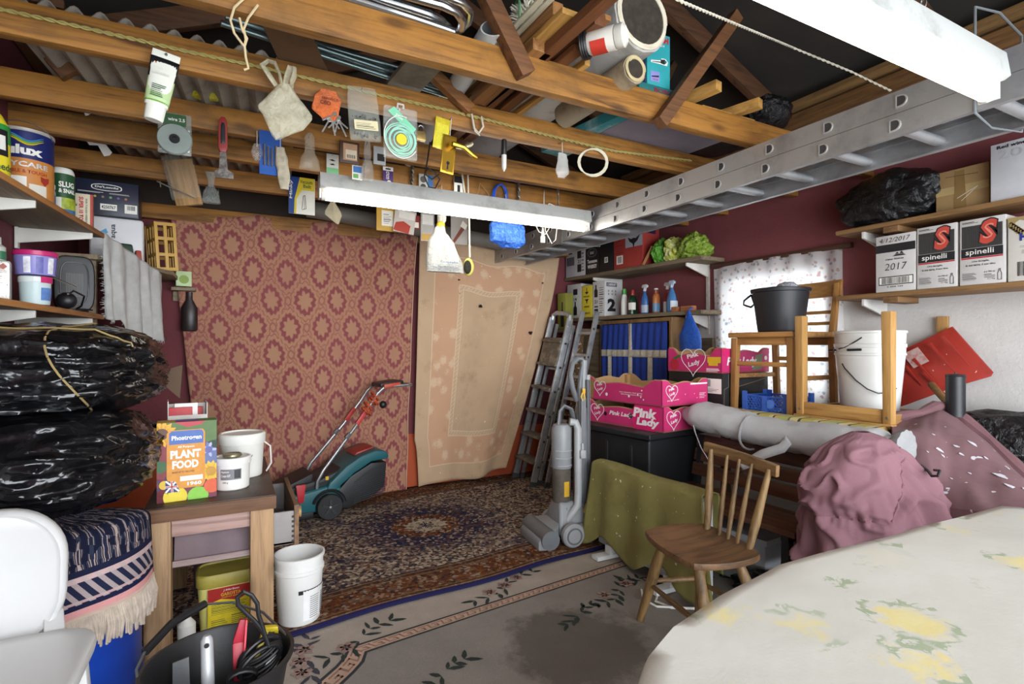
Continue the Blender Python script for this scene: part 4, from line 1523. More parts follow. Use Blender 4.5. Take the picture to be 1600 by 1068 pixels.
mb = MB(); mb.tube([at(722, 272, y=3.08), at(726, 300, y=3.08), at(733, 340, y=3.08), at(734, 402, y=3.08)], .006, 8); mb.tube([at(731, 272, y=3.09), at(732, 310, y=3.09), at(733, 345, y=3.08)], .005, 6); wpart('cord', mb, plain('dedac6', .5), t)
mb = MB(); cc = at(732, 417, y=3.08); mb.ball(cc, 1.0, 3, None, (.036, .022, .058)); wpart('head', mb, plain('c9bd62', .5), t)
mb = MB(); mb.ball(cc + Vector((-.009, -.008, -.002)), 1.0, 3, None, (.026, .020, .045)); wpart('bristles', mb, plain('2a2a22', .9, var=.4, scale=60), t)
BLUB = crumple('2a62d0', .25, 26, .45, '5a93e8', 0, .92)
t, w, h = pouch('blue_bag', 'small blue carrier bag hung below the light', 'bag', (761, 318, 816, 388), 3.10, BLUB, [(0, .5, .4, .1), (.12, .95, 1, .02), (.45, .98, 1, 0), (.7, .5, .7, -.03), (.85, .3, .5, -.02), (1, .2, .3, -.02)], .05, seed=22, wr=.4)
mb = MB()
for k in range(5):
    mb.tube([at(781 + (9 + 1.2 * (k % 3)) * math.cos(a), 305 + 17 * math.sin(a), y=3.10) + Vector((0, .004 * k - .01, 0)) for a in [i * PI / 8 for i in range(16)]], .005, 6, closed=True)
wpart('handles', mb, plain('2457c8', .4), t)
# white cable with a connector hanging over the ladder end
t = thing('cable_connector', 'white cable with a plug connector hung in front of the ladder', 'cable', at(848, 379, y=3.06))
mb = MB()
for pts in (((836, 322), (834, 345), (842, 362), (852, 366), (862, 350), (864, 328)), ((850, 330), (852, 360), (862, 380), (868, 375), (872, 340), (868, 322), (858, 318), (850, 330)), ((842, 322), (846, 335), (848, 350))):
    mb.tube([at(u, v, y=3.06) for u, v in pts], .0035, 6)
wpart('cable', mb, WHITE, t)
mb = MB(); mb.tube([at(850, 332, y=3.06), at(850, 300, y=3.09), at(850, 296, y=3.14)], .0035, 6); wpart('cable_tail', mb, WHITE, t)
mb = MB(); p = at(848, 379, y=3.06); mb.lathe([(.016, 0), (.017, .005), (.017, .04), (.012, .045), (.010, .075), (.005, .1)], p, 16); wpart('connector', mb, WHITE, t)

# vacuum belt pack and paper cone on the fifth joist
t, f, w, h = card('belt_pack', 'blue, yellow and white vacuum belt packet', 'packet', (451, 278, 492, 335), 3.655, .01, plain('e4e4da', .4))
f.poly([(0, 0), (.2, 0), (.22, .4), (.32, .7), (.42, 1), (0, 1)], plain('1d4590', .4)); f.poly([(.2, 0), (.28, 0), (.3, .4), (.5, .66), (.98, .66), (.98, 1), (.42, 1), (.32, .7), (.22, .4)], plain('dcc72c', .4), layer=2)
f.text('Vacuum', .42, .84, .9, .94, GREENINK, layer=4); f.text('Belt', .55, .72, .85, .82, GREENINK, layer=4)
f.text('Minky', .03, .4, .16, .9, WHITE, rot=PI / 2, layer=4)
f.stroke([(.5, .15), (.55, .5), (.62, .52), (.66, .16), (.5, .12)], .0015, INK); f.stroke([(.58, .5), (.6, .15)], .001, INK)
b, w, h = hang_rect(508, 312, 534, 349, 3.65)
mb = MB(); mb.loft([[(b.x + x * k * w / 2 + ox * w, b.y + y * .02 * k, b.z + z * h) for x, y in ((-1, 0), (0, -1), (1, 0), (0, 1))] for z, k, ox in ((0, .15, .25), (.35, 1, 0), (.5, .95, -.02), (1, .08, -.05))])
solo('paper_cone', mb, plain('c9bfa0', .8), 'folded beige paper cone hung left of the packets below the light', 'paper', smooth=False)
for R_, Y, lab in (((115, 163, 142, 180), 3.11, 'torn scrap of white paper caught under a joist at far left'), ((132, 218, 176, 243), 3.67, 'larger torn scrap of white paper caught above the fifth joist at left')):
    b, w, h = hang_rect(*R_, Y)
    mb = MB(); mb.prism([(-w / 2, h), (-w * .3, h * .55), (0, h * .6), (w * .2, .0), (w * .4, .1 * h), (w / 2, h * .3), (w * .3, h * .7), (w * .2, h)][::1], frame(b, (1, 0, 0), (0, -.3, 1)), .002)
    solo('paper_scrap', mb, PAPER, lab, 'paper', smooth=False)
# ================================================ LEFT SIDE
PINE_E = wood('b07a45', '7d4f26', 'y', .6, 1, .2)
UNDER = wood('8a7a62', '6a5a44', 'y', .7, 1, .2)
SPLINE = [(-.70, 2.0), (-.585, 3.33)]


def shelf_x(y):
    k = (y - 2.0) / 1.33
    return -.70 + .115 * k


for zt, lab in ((1.765, 'upper pine shelf on the left wall carrying paint and boxes'), (1.355, 'lower pine shelf on the left wall carrying tubs and a radio')):
    t = thing('wall_shelf', lab, 'shelf', (-.76, 2.6, zt - .02), 0, 'shelves on the left wall')
    mb = MB()
    q = [(-.885, 1.2), (shelf_x(1.2), 1.2), (shelf_x(3.33), 3.33), (-.885, 3.33)]
    mb.hull8([Vector((x, y, zt - .022)) for x, y in q] + [Vector((x, y, zt)) for x, y in q])
    wpart('board', mb, UNDER, t, bevel=.002)
    mb = MB(); mb.beam((shelf_x(1.2) + .004, 1.2, zt - .011), (shelf_x(3.33) + .004, 3.33, zt - .011), .008, .023)
    wpart('front_edge', mb, PINE_E, t, bevel=.001)
    for yy in (1.5, 2.58, 3.2):
        mb = MB()
        xw, xf = -.884, shelf_x(yy) - .005
        mb.hull8([Vector(p) for p in ((xw, yy, zt - .095), (xf, yy, zt - .05), (xf, yy + .012, zt - .05), (xw, yy + .012, zt - .095), (xw, yy, zt - .023), (xf, yy, zt - .023), (xf, yy + .012, zt - .023), (xw, yy + .012, zt - .023))])
        mb.box((xw + .006, yy + .006, zt - .06), (.012, .03, .12))
        wpart('bracket', mb, plain('d4d2ca', .45, var=.06), t, bevel=.002)

SHZ = 1.766
# weedkiller bottle at the picture edge
t = thing('weedkiller_bottle', 'yellow and green bottle at the near end of the upper left shelf', 'bottle', (-.745, 2.47, SHZ))
mb = MB(); mb.lathe([(.045, 0), (.05, .01), (.05, .14), (.047, .2), (.03, .235), (.018, .25), (.018, .27)], n=24); finish('body', mb, plain('e3d22a', .4), t)
mb = MB(); mb.lathe([(.02, .262), (.022, .27), (.022, .3), (.018, .302)], n=18); finish('cap', mb, BLACK, t)
cyl_patch(t, .05, -1.9, .6, .135, .2, plain('2f8f3f', .4), r1=.0475)
cyl_patch(t, .051, -1.3, -.3, .09, .18, BLACK, 'printed_mark', r1=.049)
cyl_patch(t, .0515, -1.1, -.5, .11, .16, WHITE, 'printed_mark', r1=.050)
cyl_text(t, 'Weedol', .0505, -1.7, .2, .04, .065, GREENINK)

# large paint tin
t = thing('paint_tin', 'large navy and orange paint tin with a wire handle on the upper left shelf', 'tin', (-.73, 2.76, SHZ))
R_ = .086
H_ = .272
mb = MB(); mb.lathe([(R_ - .002, 0), (R_, .004), (R_, H_ - .012), (R_ + .003, H_ - .008), (R_ + .003, H_), (R_ - .01, H_), (R_ - .012, H_ - .006), (.01, H_ - .006)], n=40); finish('can', mb, plain('c9c6bf', .35, .4), t)
NAVY = plain('1b2560', .35, var=.05)
cyl_patch(t, R_, -PI, PI, .155, H_ - .012, NAVY, n=40)
cyl_patch(t, R_, -PI, PI, .006, .155, plain('c8833f', .4, var=.08), n=40)
cyl_patch(t, R_ + .0008, -2.3, -1.28, .012, .085, PAPER)
cyl_patch(t, R_ + .0008, -1.2, -.55, .012, .06, plain('d9d4c8', .5))
cyl_text(t, 'ulux', R_ + .001, -2.0, -.72, .168, .205, WHITE, bold=.05)
cyl_text(t, 'EASYCARE', R_ + .001, -2.5, -.5, .122, .142, plain('d9d9d6', .4, .3), bold=.03)
cyl_text(t, 'WASHABLE & TOUGH', R_ + .001, -2.5, -.55, .098, .112, plain('b0371f', .5, bump=0), bold=.03)
for k, (c1, dz) in enumerate((('e8c52c', 0), ('7fb83a', .007), ('3f8fd0', .014))):
    mb = MB()
    pts = []
    for i in range(22):
        a = -2.2 + i * .073
        zz = .222 + dz + .012 * math.sin(i * .33 + .3)
        pts.append(((R_ + .001) * math.cos(a), (R_ + .001) * math.sin(a), zz))
    mb.tube(pts, [.001 + .004 * math.sin(PI * i / 21) for i in range(22)], 5, flat=.3)
    finish('swoosh', mb, plain(c1, .4, var=.03, bump=0), t)
mb = MB()
L = []
for i in range(9):
    a = -.62 + .02 * (i - 4) / 4
    L.append(a)
f = Face(t, frame(((R_ + .0015) * math.cos(-.8), (R_ + .0015) * math.sin(-.8), .06), (-math.sin(-.72), math.cos(-.72), 0), (0, 0, 1)), .03, .035)
f.poly([(0, 1), (.5, .9), (1, 1), (.95, .45), (.5, 0), (.05, .45)], plain('9e2f24', .4, bump=0), 'shield')
mb = MB(); mb.tube([(R_ * math.cos(a) * 1.02 * math.copysign(1, 1), -R_ * .2 - .05 * math.sin(b_), H_ - .02 + .05 * math.sin(b_)) for a, b_ in [(PI * i / 12, PI * i / 12) for i in range(13)]], .002, 6); finish('wire_handle', mb, STEEL, t)

# slug pellets bottle, small jar, matchbox, coffee maker box
t = thing('slug_pellet_bottle', 'white bottle with a dark green label on the upper left shelf', 'bottle', (-.675, 3.02, SHZ))
mb = MB(); mb.lathe([(.04, 0), (.044, .008), (.044, .19), (.042, .205), (.04, .212), (.036, .218), (.03, .220)], n=28); finish('body', mb, plain('e4e4dc', .4), t)
cyl_patch(t, .044, -PI, PI, .085, .19, plain('24502f', .4, var=.05), n=30)
cyl_patch(t, .0448, -1.4, .2, .035, .085, plain('a8b83a', .4, var=.4, scale=40))
cyl_patch(t, .0448, -1.4, .2, .003, .035, plain('3f6f9e', .4, var=.4, scale=40))
cyl_text(t, 'SLUG', .045, -1.62, -.35, .13, .155, WHITE, bold=.04)
cyl_text(t, '& SNAIL', .045, -1.62, -.25, .105, .124, WHITE, bold=.04)
t = thing('small_jar', 'small pale blue jar in front of the green labelled bottle', 'jar', (-.70, 2.9, SHZ))
mb = MB(); mb.lathe([(.028, 0), (.03, .004), (.03, .085), (.027, .095), (.026, .1)], n=20); finish('body', mb, plain('aab2c4', .4), t)
mb = MB(); mb.lathe([(.028, .098), (.029, .1), (.029, .115), (.026, .117)], n=20); finish('lid', mb, WHITE, t)
cyl_patch(t, .03, -1.9, 0, .02, .07, plain('5f74a8', .4, var=.3, scale=40))
t = thing('pellet_box', 'cream and red cardboard box lettered sideways at the end of the shelf', 'box', (-.635, 3.2, SHZ), .12)
w, d, h = .072, .05, .155
mb = MB(); mb.box((0, 0, h / 2), (w, d, h)); finish('carton', mb, plain('d8cdb0', .6), t, bevel=.002)
F = box_faces(t, w, d, h)
F['front'].text('SUPER 10 TOX', .28, .08, .52, .9, RED, rot=-PI / 2, bold=.04)
F['front'].text('FOR TOUGH WEEDS', .62, .12, .72, .85, INK, rot=-PI / 2)
F['front'].text('3', .1, .6, .2, .7, INK, rot=-PI / 2)
F['right'].rect(0, 0, 1, 1, plain('a83424', .5))
F['front'].rect(.86, 0, 1, 1, plain('b0432f', .5))

# corner boards behind the hanging cloth
t = thing('corner_shelf', 'board in the back left corner carrying the coffee maker box', 'shelf', (-.62, 3.85, 1.64))
q = [(-.885, 3.36), (-.61, 3.36), (-.41, 3.74), (-.33, 3.9), (-.33, 4.33), (-.885, 4.33)]
for z in (1.638, 1.24):
    mb = MB(); mb.prism(q if z > 1.5 else q[:3] + [(-.41, 4.33), (-.885, 4.33)], Matrix.Translation((0, 0, z)), .024); wpart('board', mb, UNDER, t, bevel=.002)
for x, y in ((-.64, 3.42), (-.45, 4.28), (-.86, 4.28)):
    mb = MB(); mb.box((x, y, 1.45), (.03, .03, .374)); wpart('upright', mb, UNDER, t)
t = thing('appliance_box', 'glossy white box under the dark blue coffee maker box', 'box', (-.60, 3.84, 1.664), .1)
w, d, h = .25, .24, .265
mb = MB(); mb.box((0, 0, h / 2), (w, d, h)); finish('carton', mb, plain('dcdde0', .35, var=.04), t, bevel=.02, seg=3)
f = box_faces(t, w, d, h)['front']
f.poly([(.1, .6), (.3, .75), (.34, .66), (.2, .58)], plain('4f9fd0', .4), layer=1); f.text('aqua', .4, .55, .5, .85, INK, rot=PI / 2)
t = thing('coffee_maker_box', 'dark blue coffee maker carton with a white oval badge, topmost in the corner', 'box', (-.635, 3.80, 1.931), .06)
w, d, h = .29, .24, .19
mb = MB(); mb.box((0, 0, h / 2), (w, d, h)); finish('carton', mb, plain('1c2238', .4, var=.08), t, bevel=.003)
f = box_faces(t, w, d, h)['front']
f.poly([(.5 + .24 * math.cos(a) * (1 if abs(math.cos(a)) < .8 else 1), .80 + .10 * math.copysign(abs(math.sin(a)) ** .6, math.sin(a))) for a in [2 * PI * i / 30 for i in range(30)]], WHITE, 'badge', 1)
f.poly([(.5 + .222 * math.cos(a), .80 + .08 * math.copysign(abs(math.sin(a)) ** .6, math.sin(a))) for a in [2 * PI * i / 30 for i in range(30)]], plain('1c2238', .4, var=.08), 'badge', 2)
f.text("De'Longhi", .32, .76, .68, .84, WHITE, bold=.03, layer=4)
for i, c1 in enumerate(('b85a5a', 'c9a84a', '8a7a6a', '6fae6a', '7a5aa0', 'b86a4a')):
    f.disc(.2 + .12 * i, .52, .022, plain(c1, .5, bump=0))
f.bars(.06, .62, .46, .66, PAPER, 2, 'small_print', 1, True); f.bars(.54, .62, .95, .66, PAPER, 2, 'small_print', 1, True)
f.rect(.40, .14, .66, .32, PAPER); f.text('4250767', .42, .18, .64, .28, INK, layer=3)
f.rect(.78, .1, .98, .36, PAPER); f.bars(.82, .2, .95, .33, INK, 12)
t = thing('power_tool', 'dark green power tool with red ends beside the white box', 'tool', (-.545, 3.60, 1.664), .3)
mb = MB(); mb.box((0, 0, .05), (.11, .06, .1), None, (.8, .8)); finish('housing', mb, plain('24402f', .45), t, bevel=.012, seg=3)
mb = MB(); mb.box((.072, 0, .035), (.035, .05, .07), None, (.7, .9)); finish('red_end', mb, plain('9e3a2a', .45), t, bevel=.006)
# yellow slatted crate on end
t = thing('plastic_crate', 'yellow slotted plastic crate standing on end in the back left corner', 'crate', (-.40, 4.05, 1.672), .25, None, (0, -.06, .35))
YC = plain('c99f4c', .5)
w, d, h = .10, .2, .30
mb = MB()
for x in (-w / 2, w / 2):
    for k in range(4):
        mb.box((x, -d / 2 + .012 + k * .058, h / 2), (.007, .02, h))
    for k in range(4):
        mb.box((x, 0, .01 + k * (h - .02) / 3), (.0065, d, .02))
for y in (-d / 2, d / 2):
    for z in (.01, .1, .2, h - .01):
        mb.box((0, y, z), (w, .007, .02))
    for x in (-w / 2, 0, w / 2):
        mb.box((x, y, h / 2), (.018, .0075, h))
finish('lattice', mb, YC, t, bevel=.001)
mb = MB(); mb.box((0, 0, .005), (w, d, .008)); finish('side_plate', mb, YC, t)
t = thing('seed_box', 'small white box with a green dot behind the yellow crate', 'box', (-.30, 4.20, 1.60), .2)
mb = MB(); mb.box((0, 0, .05), (.09, .05, .10)); finish('carton', mb, plain('b8cf9a', .5), t, bevel=.002)
box_faces(t, .09, .05, .10)['front'].disc(.5, .45, .32, plain('7d9a2a', .5))
mb = MB(); mb.box((-.30, 4.27, 1.585), (.14, .12, .02)); mb.box((-.30, 4.33, 1.55), (.14, .012, .08))
solo('small_bracket_shelf', mb, UNDER, 'small wall board under the green dotted box', 'shelf')
t = thing('black_flask', 'dark bottle hanging in shadow on the wall right of the white cloth', 'bottle', (-.27, 4.27, 1.30))
mb = MB(); mb.lathe([(.04, 0), (.05, .01), (.05, .16), (.02, .22), (.02, .27)], n=20, sy=.6); finish('body', mb, plain('2a1f20', .4), t)
mb = MB(); mb.tube([(0, .03, .27), (0, .055, .31), (0, .075, .32)], .003, 6); finish('hook', mb, STEEL, t)

# frayed white cloth hanging over the end of the shelf
ctop = [Vector((-.588, 3.345, 1.775)), Vector((-.535, 3.43, 1.74)), Vector((-.47, 3.56, 1.69)), Vector((-.425, 3.66, 1.66)), Vector((-.375, 3.77, 1.625))]


def cloth(u, v):
    k = u * 4
    i = min(3, int(k))
    p = ctop[i].lerp(ctop[i + 1], k - i)
    bot = 1.335 if u < .22 else 1.22
    if .22 <= u < .3:
        bot = 1.335 - (u - .22) / .08 * .115
    bot += .02 * nz((u * 9, 0, 1)) + .04 * max(0, u - .7)
    z = p.z + (bot - p.z) * v
    fold = .016 * math.sin(u * 30) * (.3 + v) + .006 * nz((u * 14, v * 4, 3))
    return Vector((p.x + fold * .9 + .018 * v, p.y - .012 - fold * .5 - .02 * v, z))


t = thing('white_cloth', 'frayed grey white cloth hanging over the end of the left shelves', 'cloth', (-.5, 3.5, 1.25))
mb = MB(); mb.sheet(cloth, 60, 40, .5, .5)
wpart('weave', mb, plain('b4b3b0', .95, var=.12, scale=20, bump=.4), t, thick=.004)
mb = MB()
for i in range(150):
    e = RND.random()
    if e < .6:
        u = RND.random(); p = cloth(u, 1); d = Vector((RND.uniform(-.006, .006), RND.uniform(-.004, .004), -RND.uniform(.008, .022)))
        if RND.random() < .05:
            d = d * 4
    else:
        v = RND.random(); p = cloth(0, v); d = Vector((-RND.uniform(.006, .018), RND.uniform(-.01, .004), RND.uniform(-.01, .006)))
    mb.tube([p, p + d * .5 + Vector((.002, 0, 0)), p + d], [.0012, .001, .0006], 4)
o = wpart('frayed_threads', mb, plain('c9c8c4', .95), t); o['kind'] = 'stuff'

# lower shelf
LZ = 1.356
t = thing('metal_tin', 'scuffed rectangular metal tin at the near end of the lower left shelf', 'tin', (-.745, 2.52, LZ), .2)
w, d, h = .075, .06, .145
mb = MB(); mb.box((0, 0, h / 2), (w, d, h)); finish('can', mb, dirty('b9b7b2', '7d6a5c', .35, .5, .5, 30, '4a4a48'), t, bevel=.006, seg=3)
f = box_faces(t, w, d, h)['front']
f.bars(.15, .45, .8, .85, plain('8f8d88', .5), 8, 'small_print', 1, True, .4); f.rect(.03, .0, .97, .1, plain('c9c4bc', .4)); f.poly([(.75, .78), (.9, .86), (.75, .94), (.6, .86)], plain('a8574a', .5))
t = thing('small_bottle', 'small green and grey bottle standing on the scuffed tin', 'bottle', (-.745, 2.53, LZ + .146))
mb = MB(); mb.lathe([(.02, 0), (.022, .004), (.022, .05), (.01, .06), (.009, .085)], n=18); finish('body', mb, plain('b0b4ac', .4), t)
cyl_patch(t, .022, -2.6, .4, .005, .035, plain('2f6a4a', .4))
for (x, y, z, r, h, bc, lc, lab, split) in ((-.668, 2.63, LZ, .047, .105, 'c4d6d6', 'c8286a', 'pale tub with a pink band standing on the lower left shelf', 1), (-.675, 2.66, LZ + .113, .064, .092, '8a86c4', 'c2266c', 'purple and white tub with a pink lid stacked on the pale tub', 0)):
    t = thing('filler_tub', lab, 'tub', (x, y, z), 0, 'tubs on the lower left shelf')
    mb = MB(); mb.lathe([(r * .9, 0), (r * .93, .003), (r, h * .85), (r, h * .86), (r * .9, h * .86)], n=28); finish('body', mb, plain(bc, .4), t)
    mb = MB(); mb.lathe([(r * 1.03, h * .78), (r * 1.06, h * .8), (r * 1.06, h * .97), (r * 1.0, h), (r * .9, h), (r * .88, h * .97)], n=28); finish('lid', mb, plain(lc if not split else 'dfe6e4', .35), t)
    if split:
        cyl_patch(t, r * 1.06, -1.0, 1.2, h * .78, h, plain(lc, .4), r1=r * 1.065)
        cyl_patch(t, r * .95, -.95, 1.0, h * .15, h * .6, plain('5f86c4', .4, var=.3, scale=60), r1=r)
    else:
        for k in range(4):
            cyl_patch(t, r * .935, -1.9 + k * .6, -1.55 + k * .6, h * .06, h * .72, plain(('e4e4ec', '5a58a8')[k % 2], .4, var=.3, scale=60), r1=r * .99)

t = thing('portable_radio', 'rounded black radio standing on the lower left shelf', 'radio', (-.655, 3.12, LZ), .25)
w, d, h = .15, .11, .255
mb = MB()
mb.prism([(w / 2 * math.copysign(abs(math.cos(a)) ** .45, math.cos(a)), h / 2 + h / 2 * math.copysign(abs(math.sin(a)) ** .55, math.sin(a))) for a in [2 * PI * i / 40 for i in range(40)]], frame((0, -d / 2, 0), (1, 0, 0), (0, 0, 1)), -d)
finish('case', mb, plain('1c1c1e', .45, var=.2), t, bevel=.012, seg=3)
mb = MB()
mb.tube([(w * .33 * math.copysign(abs(math.cos(a)) ** .5, math.cos(a)), -d / 2 - .002, h / 2 + h * .38 * math.copysign(abs(math.sin(a)) ** .6, math.sin(a))) for a in [2 * PI * i / 32 for i in range(32)]], .003, 6, closed=True)
finish('rim', mb, plain('3c3c3e', .4), t)
mb = MB()
for i in range(11):
    mb.box((-.028 + .0056 * i, -d / 2 - .002, h * .47), (.0026, .004, h * .42))
o = finish('speaker_grille', mb, plain('6a6a68', .5), t); o['kind'] = 'stuff'
t = thing('angle_bracket', 'folded clear plastic and metal offcut leaning on the radio', 'offcut', (-.665, 2.93, LZ), -.2)
mb = MB(); mb.hull8([Vector(p) for p in ((-.06, 0, .15), (.05, .0, .10), (.05, .03, .10), (-.06, .03, .15), (-.06, 0, .155), (.05, 0, .105), (.05, .03, .105), (-.06, .03, .155))])
mb.hull8([Vector(p) for p in ((-.06, 0, 0), (-.05, 0, 0), (-.05, .03, 0), (-.06, .03, 0), (-.06, 0, .155), (-.05, 0, .15), (-.05, .03, .15), (-.06, .03, .155))])
finish('bent_strip', mb, plain('8a7d70', .4, .3), t, bevel=.001)
t = thing('black_plug', 'black power adaptor with a coiled lead between the tubs and the radio', 'adaptor', (-.625, 2.86, LZ))
mb = MB(); mb.ball((0, 0, .035), 1, 3, None, (.036, .03, .035)); finish('body', mb, BLACK, t)
mb = MB(); mb.tube([(.0, -.02, .05), (.03, -.03, .075), (.05, .05, .06), (.03, .1, .02), (.0, .16, .01), (.05, .2, .008)], .004, 6); finish('lead', mb, BLACK, t)
for k in (-1, 1):
    mb = MB(); mb.box((.014 * k, -.034, .06), (.006, .018, .003)); finish('pin', mb, STEEL, t)

# ------------------------------------------------ black sacks, folded rug, blue barrel
bar = thing('blue_barrel', 'bright blue plastic barrel under the folded rug and black sacks', 'barrel', (-.56, 2.2, 0))
mb = MB(); mb.lathe([(.26, 0), (.275, .015), (.28, .1), (.287, .11), (.287, .13), (.28, .14), (.28, .5), (.286, .52), (.286, .55), (.275, .57), (.272, .60), (.25, .60), (.25, .59), (.02, .585)], n=48)
finish('body', mb, plain('1440a8', .35, var=.06, bump=.05), bar)


def rug2_material():
    t = NT('folded_rug_pile')
    uv = t.n('ShaderNodeUVMap')
    sp = t.n('ShaderNodeSeparateXYZ', {0: uv.outputs[0]})
    V = sp.outputs[1]
    fine = t.n('ShaderNodeTexVoronoi', {'Vector': uv.outputs[0], 'Scale': 38.0})
    fc = t.n('ShaderNodeSeparateXYZ', {0: fine.outputs['Color']})
    wv = t.n('ShaderNodeTexWave', {'Vector': uv.outputs[0], 'Scale': 9.0, 'Distortion': 4.0, 'Detail': 2.0}, wave_type='BANDS')
    field = t.ramp(t.math('MULTIPLY', t.math('ADD', fc.outputs[0], wv.outputs[1]), .5), [(0, hx('16182a')), (.42, hx('2a2f40')), (.55, hx('8a7a74')), (.62, hx('1d2032')), (.75, hx('9c8a84')), (.85, hx('23263a'))], 'CONSTANT')
    band = t.ramp(V, [(0, hx('c08a88')), (.025, hx('1b1e38')), (.04, hx('a98a8c')), (.05, hx('20243a')), (.10, hx('b59a98')), (.115, hx('1b1e34'))], 'CONSTANT')
    zig = t.math('GREATER_THAN', t.math('SINE', t.math('ADD', t.math('MULTIPLY', sp.outputs[0], 190), t.math('MULTIPLY', V, 140))), .1)
    inb = t.math('MULTIPLY', t.math('GREATER_THAN', V, .04), t.math('LESS_THAN', V, .115))
    band = t.mix(t.math('MULTIPLY', inb, t.math('MULTIPLY', zig, .8)), band, hx('a89896'))
    c = t.mix(t.math('LESS_THAN', V, .135), field, band)
    t.bump(t.noise(uv.outputs[0], 260, 2), .5, .004)
    return t.fin(c, .95, spec=.1)


def fold(u, v):
    """v=0 hanging hem in front, v=1 under the sack"""
    a = -2.75 + 2.55 * u
    k = 1 - v
    s = .50 * v
    zt = .655 + .02 * nz((u * 4, v * 3, 1))
    if s < .2:
        z = .435 + s * .98
        r = .315 + .012 * math.sin(u * 17) * (1 - s / .2) + .02 * (1 - s / .2)
    elif s < .26:
        f = (s - .2) / .06
        z = .631 + (zt - .631) * math.sin(f * PI / 2)
        r = .315 - .03 * (1 - math.cos(f * PI / 2))
    else:
        z = zt + .02 * (s - .26) / .24
        r = .285 - (s - .26) * .9
    return Vector((-.56 + r * math.cos(a) * 1.0, 2.2 + r * math.sin(a), z - .05 * (1 - u) * (1 - v)))


fr = thing('folded_rug', 'navy patterned rug with a cream fringe folded over the blue barrel', 'rug', (-.56, 2.2, .605))
mb = MB(); mb.sheet(fold, 60, 34, .85, .5)
wpart('pile', mb, rug2_material(), fr, thick=.012)
mb = MB()
for i in range(230):
    u = (i + RND.random()) / 230
    p = fold(u, 0)
    o = Vector((p.x + .56, p.y - 2.2, 0)).normalized()
    sd = Vector((-o.y, o.x, 0)) * RND.uniform(-.012, .012)
    l = RND.uniform(.075, .105)
    mb.tube([p + o * .004, p + o * RND.uniform(.006, .02) + sd * .5 + Vector((0, 0, -l * .5)), p + o * RND.uniform(.004, .016) + sd + Vector((0, 0, -l))], [.0042, .005, .0035], 5)
o = wpart('fringe', mb, plain('b5a698', .95, var=.2, scale=40), fr); o['kind'] = 'stuff'
mb = MB(); mb.tube([fold(i / 40, 0) + Vector((0, 0, .004)) for i in range(41)], .009, 6); wpart('fringe_heading', mb, plain('b9a292', .95), fr)

BIN = crumple('0e0e10', .19, 5, .5, '17171a', det=2)
for c, sc, sd, lab in (((-.575, 2.33, .825), (.335, .40, .175), 21, 'lower of the two full black sacks stacked on the folded rug'), ((-.575, 2.42, 1.115), (.35, .43, .165), 27, 'upper of the two full black sacks, tied with string')):
    def fn(p, q, sd=sd, sc=sc):
        m = (abs(p.x) ** 2.6 + abs(p.y) ** 2.6 + abs(p.z) ** 2.6) ** (1 / 2.6)
        q = q / m
        k = .95 + .08 * nz(p * 1.5, 1, sd) + .04 * nz(p * 3.3, 1, sd + 1)
        w = Vector((p.x * 1.2 + .6 * p.z, p.y * 2.6 + .5 * nz(p * 2, 1, 9), p.z * 3.2))
        rid = max(0, 1 - abs(nz(w, 1.5, sd + 2)) * 3.2)
        rid2 = max(0, 1 - abs(nz(w, 3.4, sd + 4)) * 3)
        rid3 = max(0, 1 - abs(nz(p * 7, 1.6, sd + 6)) * 3)
        q = q * (k + .05 * rid ** 1.5 + .014 * rid2 + .003 * rid3)
        return Vector((max(-.30, q.x), q.y, max(-.93 * sc[2], min(q.z, .98 * sc[2]) if sd == 21 else q.z)))
    mb = MB(); mb.ball(c, 1.0, 6, fn, sc)
    t = thing('black_sack', lab, 'bag', (c[0], c[1], c[2] - sc[2] * .9), 0, 'full black sacks on the left')
    wpart('plastic', mb, BIN, t, angle=80)
    if sd == 27:
        mb = MB()
        pts = []
        for i in range(40):
            a = 2 * PI * i / 40
            d = Vector((.15 * math.sin(a * 2) + .35, math.cos(a), math.sin(a))).normalized()
            q = fn(d, Vector((d.x * sc[0], d.y * sc[1], d.z * sc[2]))) * 1.015
            pts.append(Vector(c) + q)
        mb.tube(pts, .003, 5, closed=True)
        mb.tube([Vector(c) + fn(d, Vector((d.x * sc[0], d.y * sc[1], d.z * sc[2]))) * 1.015 for d in [Vector((math.cos(a), -.8, .75 * math.sin(a) + .5)).normalized() for a in [PI * .05 + PI * .9 * i / 24 for i in range(25)]]], .003, 5)
        wpart('string', mb, plain('a08a5a', .9), t)
mb = MB()
solo('brown_card', mb.hull8([Vector(p) for p in ((-.245, 2.60, 1.03), (-.20, 2.62, .98), (-.20, 2.64, .98), (-.245, 2.62, 1.03), (-.25, 2.60, 1.10), (-.19, 2.62, 1.12), (-.19, 2.64, 1.12), (-.25, 2.62, 1.10))]), plain('5a4634', .8), 'corner of brown card poking out beside the upper black sack', 'card')

# ------------------------------------------------ white plastic chair at the picture edge
ch = thing('plastic_chair', 'white moulded plastic chair cut off by the left edge of the picture', 'chair', (-.56, 1.5, 0))
WP = plain('cdcdcc', .35, var=.02, bump=.03)


def rr(w, h, r, n=7, x0=0, z0=0):
    out = []
    for cx, cz, a0 in ((w / 2 - r, r, -PI / 2), (w / 2 - r, h - r, 0), (-w / 2 + r, h - r, PI / 2), (-w / 2 + r, r, PI)):
        rad = r
        for i in range(n + 1):
            a = a0 + PI / 2 * i / n
            out.append((x0 + cx + rad * math.cos(a), z0 + cz + rad * math.sin(a)))
    return out


